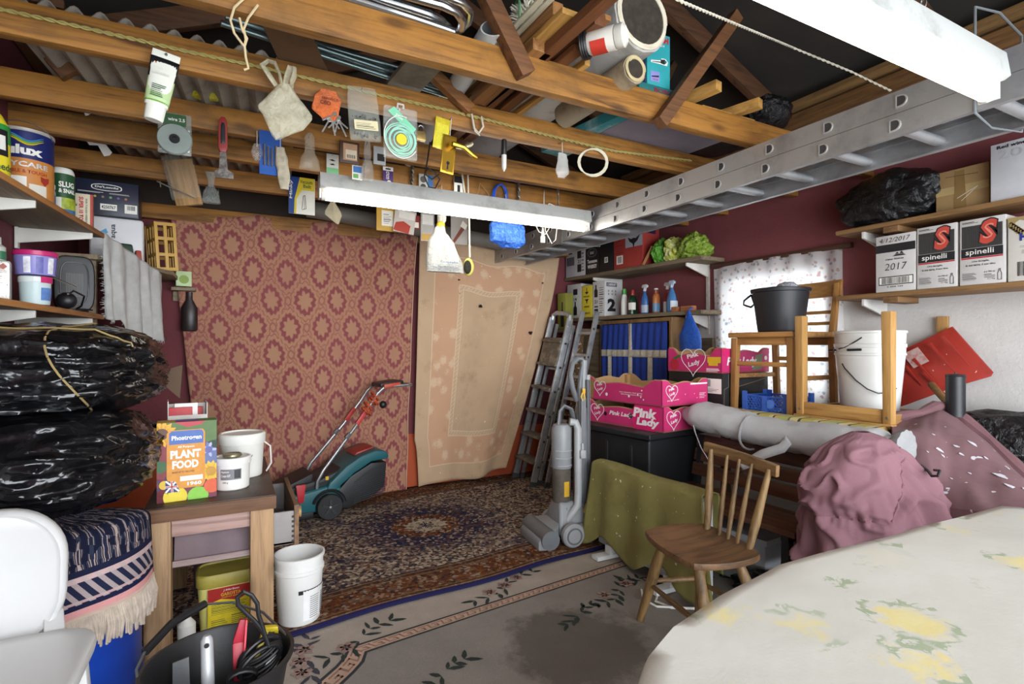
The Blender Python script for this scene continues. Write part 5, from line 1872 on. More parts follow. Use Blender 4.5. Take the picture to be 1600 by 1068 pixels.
mb = MB()
pr_o = rr(.44, .34, .13, 9)
rings = []
for dy, k in ((.0, .90), (-.012, .955), (-.004, .99), (.012, 1.0), (.03, .985), (.032, .93)):
    rings.append([(x * k, dy + .25 * x * x * -1 * .3 - .22 * (z - .17) * -1 * .5, .17 + (z - .17) * k + .455) for x, z in pr_o])
mb.loft(rings)
o = finish('backrest', mb, WP, ch, angle=50); o.location = (-.035, .22, 0)
mb = MB()
so = rr(.5, .42, .09, 8)
rings = []
for z, k in ((.470, .9), (.475, .985), (.49, 1.0), (.505, .99), (.51, .95), (.503, .85)):
    rings.append([(x * k, (y - .21) * k, z) for x, y in so])
mb.loft(rings)
o = finish('seat', mb, WP, ch, angle=50); o.location = (.02, -.04, 0)
for sx in (-1, 1):
    for sy in (-1, 1):
        mb = MB(); mb.beam((sx * .2 + .02, sy * .16 - .04, .475), (sx * .235 + .02, sy * .2 - .04, 0), .045, .035, (0, 1, 0), .03, .03); finish('leg', mb, WP, ch, bevel=.006)
    mb = MB(); mb.beam((sx * .19 - .01, .14, .48), (sx * .19 - .035, .235, .52), .04, .03); finish('back_bracket', mb, WP, ch, bevel=.006)

# ------------------------------------------------ workbench
wb = thing('workbench', 'low rough timber workbench with a dark stained top and open frame', 'workbench', (-.09, 2.72, 0))
LEGW = wood('a58460', '74573a', 'z', .7, 1, .5)
TOPW = dirty('4a3a30', '2e2520', .45, 0, .6, 9, '8a7a6a', .25, .74)
mb = MB(); mb.box((-.07, 2.725, .583), (.438, .83, .052)); wpart('top', mb, TOPW, wb, bevel=.004)
mb = MB(); mb.box((-.07, 2.304, .582), (.44, .012, .05)); wpart('front_lipping', mb, wood('6b4a32', '453022', 'x', .7, 1, .2), wb, bevel=.002)
for x in (-.247, .10):
    for y in (2.355, 3.08):
        mb = MB(); mb.box((x, y, .278), (.084, .08, .556)); wpart('leg', mb, LEGW, wb, bevel=.004)
mb = MB(); mb.box((-.073, 2.35, .52), (.262, .03, .062)); wpart('apron', mb, wood('a5867c', '7a5c54', 'x', .7, 1, .2), wb, bevel=.002)
mb = MB(); mb.hull8([Vector(p) for p in ((-.2, 2.37, .375), (.055, 2.37, .375), (.055, 2.44, .375), (-.2, 2.44, .375), (-.2, 2.40, .488), (.055, 2.40, .488), (.055, 2.44, .488), (-.2, 2.44, .488))]); wpart('drawer_front', mb, plain('6b5a5e', .7, var=.2), wb, bevel=.002)
mb = MB(); mb.box((-.073, 2.372, .372), (.262, .04, .022), (-.4, 0, 0)); wpart('rail', mb, wood('94807c', '6a5552', 'x', .7, 1, .1), wb, bevel=.002)
mb = MB(); mb.box((-.1, 2.72, .37), (.3, .6, .014)); wpart('drawer_runner', mb, UNDER, wb)
mb = MB(); mb.box((-.13, 2.95, .2), (.075, .05, .4)); wpart('purple_post', mb, plain('4a3540', .7), wb, bevel=.003)
dr = MB()
x0, x1, y0, y1, z0, z1 = .148, .222, 2.36, 2.86, .385, .52
dr.box(((x0 + x1) / 2 - .02, y0 + .006, (z0 + z1) / 2), (x1 - x0 + .04, .012, z1 - z0)); dr.box(((x0 + x1) / 2 - .02, y1, (z0 + z1) / 2), (x1 - x0 + .04, .012, z1 - z0)); dr.box(((x0 + x1) / 2 - .02, (y0 + y1) / 2, z0 + .006), (x1 - x0 + .04, y1 - y0, .01))
d_ = wpart('side_drawer', dr, plain('8f8a88', .7, var=.2), wb, bevel=.001)
mb = MB(); mb.box((x1 + .008, (y0 + y1) / 2, (z0 + z1) / 2 + .01), (.018, y1 - y0 + .02, z1 - z0 + .03)); wpart('drawer_face', mb, wood('7d5f45', '4f3a28', 'y', .7, 1, .2), d_, bevel=.002)
mb = MB(); mb.cyl((x1 + .016, 2.55, .46), (x1 + .045, 2.55, .46), .022, .026); wpart('knob', mb, wood('b08a58', '7d5a34', 'x', .6), d_)
mb = MB()
for i in range(6):
    mb.box((x1 - .004, y0 - .001, z0 + .012 + i * .02), (.012, .004, .009))
o = wpart('dovetails', mb, plain('3c3835', .8), d_, smooth=False); o['kind'] = 'stuff'

# plant food carton
t = thing('plant_food_box', 'colourful plant food carton with an orange panel and flowers on the workbench', 'box', (-.16, 2.425, .6095), .07)
w, d, h = .196, .085, .30
mb = MB(); mb.box((0, 0, h / 2), (w, d, h)); finish('carton', mb, plain('7d2a3c', .45, var=.3, scale=20), t, bevel=.002)
F = box_faces(t, w, d, h)
f = F['front']
C_ = lambda c1: plain(c1, .45, var=.12, scale=30, bump=0)
f.rect(0, .0, 1, .28, C_('6a2038'))
f.poly([(0, .72), (.0, 1), (1, 1), (1, .6), (.8, .75)], C_('4a6a2a'))
f.poly([(.78, .3), (1, .25), (1, .75), (.82, .72)], C_('5a6a9a'), layer=1)
f.poly([(.28, 1), (.5, .93), (.75, .96), (.8, 1)], C_('b02a34'), layer=2)
f.poly([(.0, .3), (.2, .28), (.18, .78), (.0, .75)], C_('7d1f2a'), layer=1)


def flower(f, cx, cy, r, petal, heart, n=12, layer=3):
    for k in range(n):
        a = 2 * PI * k / n
        ca, sa = math.cos(a), math.sin(a)
        asp = f.w / f.h
        q = [(.25, -.12), (.7, -.17), (1, 0), (.7, .17), (.25, .12)]
        f.poly([(cx + r * (x * ca - y * sa), cy + r * asp * (x * sa + y * ca)) for x, y in q], petal, 'petal', layer)
    f.disc(cx, cy, r * .42, heart, 'flower_heart', layer + 1)


flower(f, .08, .86, .26, C_('e0a41c'), C_('5a3312'), 14, 2)
flower(f, .90, .34, .22, C_('e6b52a'), C_('b8861c'), 14, 2)
flower(f, .86, .62, .16, C_('a8a8d0'), C_('5a5a9a'), 5, 2)
flower(f, .12, .22, .2, C_('3a1f44'), C_('d8b02c'), 5, 2)
f.disc(.3, .06, .2, C_('d8c22a'), layer=2); f.disc(.1, .08, .17, C_('c23a2a'), layer=1); f.disc(.68, .04, .18, C_('7db83a'), layer=2); f.disc(.92, .15, .14, C_('d0562a'), layer=3); f.disc(.05, .45, .12, C_('2f5a2c'), layer=2)
f.poly([(.16, .30), (.24, .16), (.76, .16), (.80, .22), (.80, .86), (.76, .9), (.2, .9), (.16, .86)], C_('d08a24'), 'orange_panel', 5)
f.poly([(.2, .72), (.2, .86), (.24, .89), (.74, .89), (.77, .86), (.77, .72)], C_('3f62a8'), 'blue_panel', 6)
f.text('Phostrogen', .24, .755, .74, .83, WHITE, bold=.03, layer=7)
f.text('All Purpose', .34, .665, .62, .70, WHITE, bold=.02, layer=6)
f.text('PLANT', .22, .54, .73, .645, WHITE, bold=.05, layer=6)
f.text('FOOD', .25, .41, .69, .515, WHITE, bold=.05, layer=6)
f.text('MAKES UP TO 1960 LITRES', .25, .355, .62, .38, C_('5a2a1c'), layer=6)
f.rect(.38, .25, .76, .31, PAPER, layer=6); f.text('1960', .5, .185, .74, .235, WHITE, layer=6, bold=.04)
# union flag corner
f.poly([(.14, .27), (.3, .25), (.38, .12), (.14, .12)], C_('28386e'), 'flag', 6)
f.stroke([(.15, .265), (.36, .13)], .003, WHITE, 'flag', 8); f.stroke([(.15, .13), (.3, .245)], .003, WHITE, 'flag', 8); f.stroke([(.24, .255), (.25, .125)], .0035, WHITE, 'flag', 8); f.stroke([(.145, .195), (.33, .19)], .0035, WHITE, 'flag', 8)
f.stroke([(.24, .255), (.25, .125)], .0018, RED, 'flag', 9); f.stroke([(.145, .195), (.33, .19)], .0018, RED, 'flag', 9)
F['top'].rect(.3, .3, .7, .7, C_('3f62a8')); F['top'].rect(.7, .1, 1, .9, C_('4a8a3a')); F['top'].rect(0, .1, .3, .9, C_('d0a02a'))
r = F['right']
r.rect(0, 0, 1, .3, C_('9e2f34')); r.rect(0, .3, 1, .6, C_('8a7ab0')); r.rect(0, .6, 1, 1, C_('5a7a3a'))

# tubs behind and beside
t = thing('white_tub', 'large white lidded tub at the back of the workbench', 'tub', (.035, 2.72, .6095))
mb = MB(); mb.lathe([(.078, 0), (.082, .004), (.09, .15), (.09, .155)], n=32); finish('body', mb, plain('dcdbd4', .4, var=.05), t)
mb = MB(); mb.lathe([(.094, .148), (.096, .152), (.097, .19), (.092, .196), (.085, .196), (.083, .19), (.01, .188)], n=32); finish('lid', mb, WHITE, t)
for k in range(3):
    mb = MB(); mb.tube([((.0885) * math.cos(a), .0885 * math.sin(a), .105 + .012 * math.sin(k + i * .7)) for i, a in enumerate([-2.1 + k * .35 + .05 * j for j in range(7)])], .0012, 4); finish('scribble', mb, INK, t)
mb = MB(); mb.tube([(.09 * math.cos(.1), -.02 + .09 * math.sin(.1), .15), (.115, -.03, .13), (.12, -.02, .05), (.1, 0, .01)], .004, 6); finish('handle', mb, plain('d8d6d0', .4), t)
t = thing('small_tub', 'small white tub with a printed grey label in front of the large tub', 'tub', (-.005, 2.51, .6095))
mb = MB(); mb.lathe([(.06, 0), (.064, .004), (.067, .105), (.067, .11)], n=32); finish('body', mb, plain('e2e1da', .4, var=.04), t)
mb = MB(); mb.lathe([(.0705, .103), (.0715, .106), (.0715, .128), (.068, .131), (.062, .131), (.06, .127), (.01, .126)], n=32); finish('lid', mb, WHITE, t)
cyl_patch(t, .0655, -2.25, -1.05, .045, .088, plain('7d7d80', .5, var=.05), r1=.0668)
cyl_text(t, 'Aqueous', .0665, -2.2, -1.75, .072, .083, WHITE); cyl_text(t, 'Cream B.P.', .0665, -2.2, -1.65, .057, .068, WHITE); cyl_text(t, '500 g', .066, -2.1, -1.8, .03, .038, INK)
mb = MB()
for i in range(9):
    a = -1.45 + .04 * i
    mb.beam((.0672 * math.cos(a), .0672 * math.sin(a), .05), (.0680 * math.cos(a), .0680 * math.sin(a), .085), .0012 + .001 * (i % 2), .001)
o = finish('barcode', mb, INK, t, smooth=False); o['kind'] = 'stuff'
t = thing('brass_disc', 'brass coloured jar lid lying on the small white tub', 'lid', (-.005, 2.50, .741))
mb = MB(); mb.lathe([(.034, 0), (.036, .002), (.036, .010), (.034, .012), (.032, .0125), (.030, .009), (.005, .008)], n=28); finish('disc', mb, plain('a39a7c', .3, .8), t)
# open carton of packets behind the plant food
t = thing('open_carton', 'open white carton with red packets behind the plant food box', 'box', (-.175, 2.66, .6095), .1)
w, d, h = .14, .10, .30
mb = MB()
for c, s in (((0, -d / 2, h / 2), (w, .003, h)), ((0, d / 2, h / 2 + .02), (w, .003, h + .04)), ((-w / 2, 0, h / 2 + .03), (.003, d, h + .06)), ((w / 2, 0, h / 2 + .025), (.003, d, h + .05)), ((0, 0, .002), (w, d, .004))):
    mb.box(c, s)
finish('carton', mb, plain('d8d4cc', .6), t)
for k, (c1, hh) in enumerate((('b8242c', .33), ('e4e2de', .345), ('b8242c', .325))):
    mb = MB(); mb.box((-.025 + .02 * k, -.02 + .02 * k, hh / 2 + .004), (.085, .016, hh - .006)); finish('packet', mb, plain(c1, .5), t, bevel=.002)

# ------------------------------------------------ under and in front of the workbench
t = thing('compost_maker_tub', 'yellow lidded tub with a red and yellow printed label under the workbench', 'tub', (-.02, 2.55, .0), .05)
w, d, h = .225, .16, .275
mb = MB()
sec = rr(1, 1, .22, 5)
rings = []
for z, k in ((0, .88), (.01, .9), (.225, 1.0), (.227, .98)):
    rings.append([(x * w * k, (y - .5) * d * k, z) for x, y in sec])
mb.loft(rings); finish('body', mb, plain('d9d27a', .45, var=.05), t, angle=50)
mb = MB()
rings = []
for z, k in ((.218, 1.02), (.222, 1.05), (.262, 1.06), (.27, 1.0), (.27, .95), (.262, .93)):
    rings.append([(x * w * k, (y - .5) * d * k, z) for x, y in sec])
mb.loft(rings); finish('lid', mb, plain('a89a44', .5, var=.2), t, angle=50)
f = Face(t, frame((-w * .34, -d * .5 - .0005, .012), (1, 0, 0), (0, -.03, 1)), w * .68, .205)
f.rect(0, 0, 1, 1, C_('e0c928'), 'printed_label'); f.poly([(0, .72), (.3, .78), (.7, .70), (1, .80), (1, 1), (0, 1)], C_('a8241f'), layer=2)
f.text('J. Arthur Bowers', .36, .915, .74, .965, WHITE, layer=4, slant=.3); f.text('GAROTTA', .3, .83, .78, .895, C_('d8a82c'), layer=4, bold=.03); f.text('COMPOST MAKER', .32, .79, .76, .815, C_('d8a82c'), layer=4)
f.bars(.08, .48, .92, .70, GREENINK, 7, 'small_print', 2, True, .35); f.bars(.08, .1, .48, .4, GREENINK, 8, 'small_print', 2, True, .35); f.bars(.55, .1, .92, .44, GREENINK, 9, 'small_print', 2, True, .35)
f.poly([(.62, 0), (.8, .04), (1, .14), (1, 0)], C_('a8241f'), layer=3)
t = thing('spray_bottle', 'small white bottle with a dark neck behind the left bench leg', 'bottle', (-.165, 2.46, 0))
mb = MB(); mb.lathe([(.03, 0), (.032, .004), (.032, .1), (.014, .125), (.013, .13)], n=20); finish('body', mb, WHITE, t)
mb = MB(); mb.lathe([(.014, .128), (.015, .13), (.015, .16), (.012, .163)], n=16); finish('cap', mb, plain('3c3c40', .4), t)
t = thing('white_bucket', 'white plastic paint bucket with a printed label beside the bench leg', 'bucket', (.252, 2.47, .022))
R_ = .098
mb = MB(); mb.lathe([(.082, 0), (.085, .004), (.097, .21), (.103, .214), (.103, .226), (.098, .23), (.099, .268), (.105, .27), (.105, .282), (.099, .284), (.094, .28), (.08, .02), (.02, .02)], n=40); finish('body', mb, plain('dfdfdc', .4, var=.06), t)
mb = MB(); mb.lathe([(.02, .18), (.091, .185), (.0905, .175), (.02, .17)], n=32); finish('old_paint', mb, plain('b9b6ae', .7, var=.2), t)
cyl_patch(t, .086, -1.5, .3, .02, .15, plain('e6e6e4', .5), r1=.0945)
cyl_patch(t, .0925, -1.7, .35, .135, .152, INK, r1=.0950)
cyl_text(t, 'WHITE SOAP', .0945, -1.15, -.1, .139, .149, WHITE, bold=.03)
mb = MB()
for i in range(11):
    for c0, c1 in ((-1.2, -.75), (-.6, -.05)):
        zz = .03 + .009 * i
        rr_ = .0885 + .0095 * zz / .15
        mb.tube([(rr_ * math.cos(a), rr_ * math.sin(a), zz) for a in [c0 + (c1 - c0) * j / 4 for j in range(5)]], .0011, 4)
o = finish('small_print', mb, plain('6a6a6c', .6), t); o['kind'] = 'stuff'

bk = thing('black_bucket', 'black builders bucket full of hand tools in the foreground', 'bucket', (-.035, 1.74, .006))
mb = MB(); mb.lathe([(.13, 0), (.135, .004), (.185, .285), (.196, .287), (.198, .30), (.188, .302), (.183, .295), (.128, .012), (.02, .01)], n=48); finish('body', mb, plain('222224', .45, var=.2, bump=.1), bk)
mb = MB(); mb.tube([(-.19, -.02, .285), (-.20, .02, .31), (-.185, .06, .335)], .004, 6); finish('bail', mb, STEEL, bk)
mb = MB(); mb.tube([(-.045, .215, .37), (.03, .215, .36), (.12, .16, .33), (.19, .03, .29)], .004, 6); finish('bail', mb, STEEL, bk)
mb = MB(); mb.tube([(-.185, .06, .335), (-.13, .15, .36), (-.045, .215, .372)], .012, 10); finish('grip', mb, BLACK, bk)
TB = Vector((-.035, 1.74, .006))
t = thing('trowel', 'trowel with a silver grey handle standing in the black bucket', 'trowel', (-.07, 1.70, .06))
p0, p1 = at(323, 992, y=1.68), Vector((-.06, 1.66, .21))
d = (p0 - p1).normalized()
mb = MB(); mb.tube([p1, p1 + d * .02, p1 + d * .08, p0 - d * .012, p0], [.012, .0145, .0165, .0155, .009], 14); wpart('handle', mb, plain('b4b6b8', .4, .3, var=.1), t)
mb = MB(); mb.cyl(p0 - d * .02 + Vector((0, -.0175, 0)), p0 - d * .02 + Vector((0, .016, 0)), .0065, n=12); wpart('hang_hole', mb, BLACK, t)
mb = MB(); mb.hull8([Vector(p) for p in ((-.1, 1.70, .05), (-.02, 1.70, .05), (-.02, 1.705, .05), (-.1, 1.705, .05), (-.072, 1.665, .21), (-.05, 1.665, .21), (-.05, 1.67, .21), (-.072, 1.67, .21))]); wpart('blade', mb, STEEL, t, bevel=.001)
t = thing('scoop', 'clear grey plastic scoop inside the left of the black bucket', 'scoop', (-.13, 1.72, .1))
mb = MB(); mb.hull8([Vector(p) for p in ((-.15, 1.74, .06), (-.10, 1.72, .06), (-.10, 1.725, .06), (-.15, 1.745, .06), (-.155, 1.80, .29), (-.115, 1.795, .30), (-.115, 1.80, .30), (-.155, 1.805, .29))]); wpart('blade', mb, plain('6e7073', .3), t, bevel=.001)
t = thing('red_brush', 'red plastic handle standing up in the black bucket', 'brush', (.015, 1.73, .1))
a, b, c = at(380, 966, y=1.76), at(372, 1002, y=1.76), at(372, 1045, y=1.74)
mb = MB(); mb.beam(c, b, .026, .02, (0, 1, 0), .030, .022); mb.beam(b, a, .03, .022, (0, 1, 0), .018, .016); mb.beam(c, Vector((.02, 1.74, .05)), .024, .018, (0, 1, 0)); wpart('handle', mb, plain('b02438', .45), t, bevel=.004)
mb = MB(); mb.beam(c + Vector((.013, -.008, 0)), a + Vector((.009, -.008, 0)), .005, .02, (0, 1, 0)); wpart('bright_edge', mb, plain('d83a4a', .4), t)
t = thing('yellow_tool', 'yellow and black tool handle leaning at the right of the black bucket', 'tool', (.06, 1.78, .1))
a, b = at(415, 982, y=1.83), at(398, 1030, y=1.78)
mb = MB(); mb.beam(b + Vector((-.02, 0, -.1)), a, .02, .02, (0, 1, 0)); mb.beam(a + Vector((-.006, 0, .002)), a + Vector((.035, 0, -.005)), .02, .016); mb.beam(a + Vector((.032, 0, .0)), a + Vector((.03, 0, -.03)), .012, .016, (0, 1, 0)); wpart('handle', mb, plain('d8c02a', .4), t, bevel=.004)
mb = MB(); mb.beam(b + Vector((.012, -.004, -.02)), a + Vector((.014, -.004, -.012)), .016, .02, (0, 1, 0)); wpart('grip', mb, BLACK, t, bevel=.003)
t = thing('white_tool', 'white plastic blade among the cable in the black bucket', 'tool', (.05, 1.70, .1))
mb = MB(); mb.beam(at(432, 1022, y=1.74), Vector((-.0, 1.66, .12)), .03, .006, (0, 1, 0), .04); wpart('blade', mb, WHITE, t, bevel=.002)
t = thing('power_cable', 'thick coil of black power cable lying in the black bucket', 'cable', (.05, 1.7, .2))
mb = MB()
A_, B_ = at(375, 1046, y=1.70), at(437, 1008, y=1.74)
ax = (B_ - A_)
up = Vector((0, -.25, 1)).normalized()
for k in range(7):
    wd = .028 + .0085 * (k % 4)
    pts = []
    for i in range(24):
        th = 2 * PI * i / 24
        pts.append(A_.lerp(B_, .5) + ax * (.5 + .02 * (k % 3)) * math.cos(th) + up * wd * math.sin(th) + Vector((0, -.012 * k + .045, .004 * math.sin(k * 2))))
    mb.tube(pts, .0055, 7, closed=True)
mb.tube([at(u, v, y=1.69) for u, v in ((420, 1010), (412, 985), (404, 960), (402, 942), (393, 929), (380, 924), (371, 932), (372, 945), (384, 957), (398, 970), (410, 985), (418, 1003))], .006, 8)
for k in range(3):
    pc = A_ + ax * .05
    mb.tube([pc + Vector((.035 * math.cos(a), -.03 - .008 * k, .02 * math.sin(a) - .004)) for a in [2 * PI * i / 14 for i in range(14)]], .0055, 7, closed=True)
wpart('lead', mb, BLACK, t)
# ================================================ BACK WALL AND MIDDLE OF THE ROOM
def damask():
    t = NT('damask_weave')
    uv = t.n('ShaderNodeUVMap')
    sp = t.n('ShaderNodeSeparateXYZ', {0: uv.outputs[0]})
    W_, H_ = .243, .405
    nd = t.n('ShaderNodeTexNoise', {'Vector': uv.outputs[0], 'Scale': 3.0, 'Detail': 2.0})
    U = t.math('ADD', sp.outputs[0], t.math('MULTIPLY', t.math('SUBTRACT', nd.outputs[0], .5), .03))
    V = sp.outputs[1]
    fine = t.noise(uv.outputs[0], 70, 3, .7)

    def cell(ou, ov):
        fu = t.math('MULTIPLY', t.math('SUBTRACT', t.math('FRACT', t.math('ADD', t.math('DIVIDE', U, W_), ou)), .5), W_ / .083)
        fv = t.math('MULTIPLY', t.math('SUBTRACT', t.math('FRACT', t.math('ADD', t.math('DIVIDE', V, H_), ov)), .5), H_ / .122)
        d_ = t.math('POWER', t.math('ADD', t.math('POWER', t.math('ABSOLUTE', fu), 1.6), t.math('POWER', t.math('ABSOLUTE', fv), 1.6)), .625)
        an = t.math('ARCTAN2', fv, fu)
        return d_, an
    d1, a1 = cell(0, 0)
    d2, a2 = cell(.5, .5)
    first = t.math('LESS_THAN', d1, d2)
    dm = t.math('MINIMUM', d1, d2)
    an = t.math('ADD', t.math('MULTIPLY', first, a1), t.math('MULTIPLY', t.math('SUBTRACT', 1.0, first), a2))
    jag = t.math('MULTIPLY', t.math('SUBTRACT', fine, .5), .22)
    rm = t.math('ADD', t.math('ADD', dm, jag), t.math('MULTIPLY', t.math('SINE', t.math('MULTIPLY', an, 14)), .06))
    rh = t.math('ADD', t.math('ADD', dm, jag), t.math('MULTIPLY', t.math('SINE', t.math('MULTIPLY', an, 8)), .11))
    ring = t.ramp(rm, [(.86, (1, 1, 1, 1)), (.97, (0, 0, 0, 1))])
    heart = t.ramp(rh, [(.52, (1, 1, 1, 1)), (.64, (0, 0, 0, 1))])
    d3, a3 = cell(.5, 0)
    d4, a4 = cell(0, .5)
    dc = t.math('MINIMUM', d3, d4)
    lat = t.math('LESS_THAN', t.math('ABSOLUTE', t.math('SUBTRACT', rm, 1.22)), .05)
    mg = t.n('ShaderNodeTexMagic', {'Vector': t.n('ShaderNodeVectorMath', {0: uv.outputs[0], 1: (58, 44, 1)}, operation='MULTIPLY').outputs[0], 'Scale': 1.0, 'Distortion': 1.6}, turbulence_depth=3)
    ms = t.n('ShaderNodeSeparateXYZ', {0: mg.outputs[0]})
    scroll = t.ramp(ms.outputs[0], [(.42, (0, 0, 0, 1)), (.58, (1, 1, 1, 1))])
    tan, rose, maroon = hx('bb9472'), hx('985b52'), hx('84424a')
    c = t.mix(t.math('MULTIPLY', scroll, .85), tan, rose)
    spot = t.math('MAXIMUM', lat, t.math('LESS_THAN', t.math('ABSOLUTE', t.math('SUBTRACT', dc, .26)), .07))
    c = t.mix(t.math('MULTIPLY', spot, .55), c, maroon)
    c = t.mix(t.math('MULTIPLY', ring, .9), c, maroon)
    c = t.mix(t.math('MULTIPLY', heart, .7), c, tan)
    big = t.noise(uv.outputs[0], 1.6, 4, .6)
    c = t.mix(t.ramp(big, [(.4, (0, 0, 0, 1)), (.75, (.35, .35, .35, 1))]), c, hx('94545a'))
    t.bump(t.math('ADD', fine, t.math('MULTIPLY', ring, .4)), .25, .003)
    return t.fin(c, .9, spec=.15)


def red_fn(u, v):
    xl = -.39 + .20 * v
    xr = 1.355 - .10 * v ** .6
    z = 2.155 - .012 * math.sin(u * 9) - .035 * abs(math.sin(u * PI * 3.2)) * (1 - v) - v * 2.13
    if u < .04:
        z -= 0
    y = 4.285 + .014 * math.sin(u * 19 + 2 * v) * (.25 + .75 * v) + .012 * nz((u * 7, v * 2, 0), 1, 2) - .02 * v * u
    return Vector((xl + (xr - xl) * u + .01 * nz((u * 3, v * 5, 4)), y, z))


t = thing('red_curtain', 'large red and tan damask cloth hung over the back wall', 'curtain', (.5, 4.28, .02))
mb = MB(); mb.sheet(red_fn, 110, 90, 1.72, 2.13)
wpart('fabric', mb, damask(), t, thick=.004)
mb = MB(); mb.tube([red_fn(1, i / 30) + Vector((.004, -.003, 0)) for i in range(31)], .004, 5); wpart('hem', mb, plain('c9a690', .9), t)


def beige():
    t = NT('woven_bedspread')
    uv = t.n('ShaderNodeUVMap')
    sp = t.n('ShaderNodeSeparateXYZ', {0: uv.outputs[0]})
    U, V = sp.outputs[0], sp.outputs[1]
    WU, WV = 1.42, 2.1
    d = t.math('MINIMUM', t.math('MINIMUM', U, t.math('SUBTRACT', WU, U)), t.math('MINIMUM', t.math('ADD', V, -.02), t.math('SUBTRACT', WV, V)))
    base, salmon, pale = hx('c6a98a'), hx('cf9c7c'), hx('dcc3a4')
    n = t.noise(uv.outputs[0], 4, 5, .6)
    c = t.mix(n, tint(base, .86), tint(base, 1.12))
    fl = t.n('ShaderNodeTexVoronoi', {'Vector': uv.outputs[0], 'Scale': 7.5}, feature='F1')
    petals = t.ramp(t.math('ADD', fl.outputs['Distance'], t.math('MULTIPLY', t.math('SUBTRACT', t.noise(uv.outputs[0], 55, 3, .7), .5), .55)), [(.22, (1, 1, 1, 1)), (.38, (0, 0, 0, 1))])
    inb = t.math('MULTIPLY', t.math('GREATER_THAN', d, .15), t.math('LESS_THAN', d, .38))
    inner = t.math('GREATER_THAN', d, .42)
    c = t.mix(t.math('MULTIPLY', inb, .55), c, salmon)
    c = t.mix(t.math('MULTIPLY', t.math('MULTIPLY', inb, petals), .75), c, pale)
    c = t.mix(t.math('MULTIPLY', t.math('MULTIPLY', inner, petals), .22), c, tint(base, .8))
    for dd in (.145, .385, .425):
        ln = t.math('LESS_THAN', t.math('ABSOLUTE', t.math('SUBTRACT', d, dd)), .0045)
        c = t.mix(t.math('MULTIPLY', ln, .8), c, pale)
    zig = t.math('GREATER_THAN', t.math('SINE', t.math('MULTIPLY', t.math('ADD', U, V), 170)), .0)
    inz = t.math('MULTIPLY', t.math('GREATER_THAN', d, .39), t.math('LESS_THAN', d, .42))
    c = t.mix(t.math('MULTIPLY', t.math('MULTIPLY', inz, zig), .5), c, pale)
    stain = t.ramp(t.noise(uv.outputs[0], 2.6, 6, .7), [(.55, (0, 0, 0, 1)), (.75, (.55, .55, .55, 1))])
    c = t.mix(stain, c, hx('8d7358'))
    sp_ = t.ramp(t.noise(uv.outputs[0], 24, 2), [(.73, (0, 0, 0, 1)), (.75, (1, 1, 1, 1))])
    c = t.mix(sp_, c, hx('e4dccb'))
    t.bump(t.noise(uv.outputs[0], 90, 3), .3, .003)
    return t.fin(c, .92, spec=.12)


def beige_fn(u, v):
    xl = 1.37 - .05 * v - (.05 * max(0, (v - .82) / .18) ** .5 * -1 if v > .82 else 0) * .9
    xr = 2.74 - .60 * v ** 1.25
    k = u + .04 * math.sin(PI * u) * v
    zt = 2.13 - .10 * u - .018 * math.sin(u * 16)
    zb = .025 + .075 * u
    y = 4.262 - .05 * u * v + .022 * math.sin(u * 15 + 1.5 * v) * (.12 + .9 * v) + .014 * nz((u * 5, v * 2, 8))
    return Vector((xl + (xr - xl) * k, y, zt + (zb - zt) * v + .02 * math.sin(u * 8) * v))


t = thing('beige_bedspread', 'stained beige woven bedspread hung on the back wall beside the red cloth', 'curtain', (2.0, 4.25, .03))
mb = MB(); mb.sheet(beige_fn, 90, 80, 1.42, 2.1)
wpart('fabric', mb, beige(), t, thick=.004)
mb = MB()
for u, v, w, h in ((717, 437, .02, .016), (718, 458, .008, .008), (751, 478, .03, .035), (829, 520, .035, .04), (848, 442, .014, .02)):
    p = at(u, v, y=4.238)
    mb.prism([(w / 2 * math.cos(a) * (1 + .35 * math.sin(3 * a + u)), h / 2 * math.sin(a) * (1 + .3 * math.cos(2 * a))) for a in [2 * PI * i / 12 for i in range(12)]], frame(p, (1, 0, 0), (0, 0, 1)), .003)
o = wpart('dark_holes', mb, plain('1d1714', .95), t, smooth=False); o['kind'] = 'stuff'

# ------------------------------------------------ lawnmower
mw = thing('lawnmower', 'teal and black electric lawnmower parked against the red cloth', 'lawnmower', (.55, 3.95, .022), .14)
TE = plain('17575f', .38, var=.08, bump=.05)
MBK = plain('18191b', .5, var=.2, bump=.1)


def side(profile, y0, y1, name, mat, parent, bev=.01, seg=2, inset=0.0):
    """slab with a side outline (x, z) reaching from y0 to y1"""
    mb = MB()
    a = sum(profile[i - 1][0] * profile[i][1] - profile[i][0] * profile[i - 1][1] for i in range(len(profile)))
    p = profile if a > 0 else profile[::-1]
    mb.prism(p, frame((0, y0, 0), (1, 0, 0), (0, 0, 1)), -(y1 - y0))
    return finish(name, mb, mat, parent, bevel=bev, seg=seg)


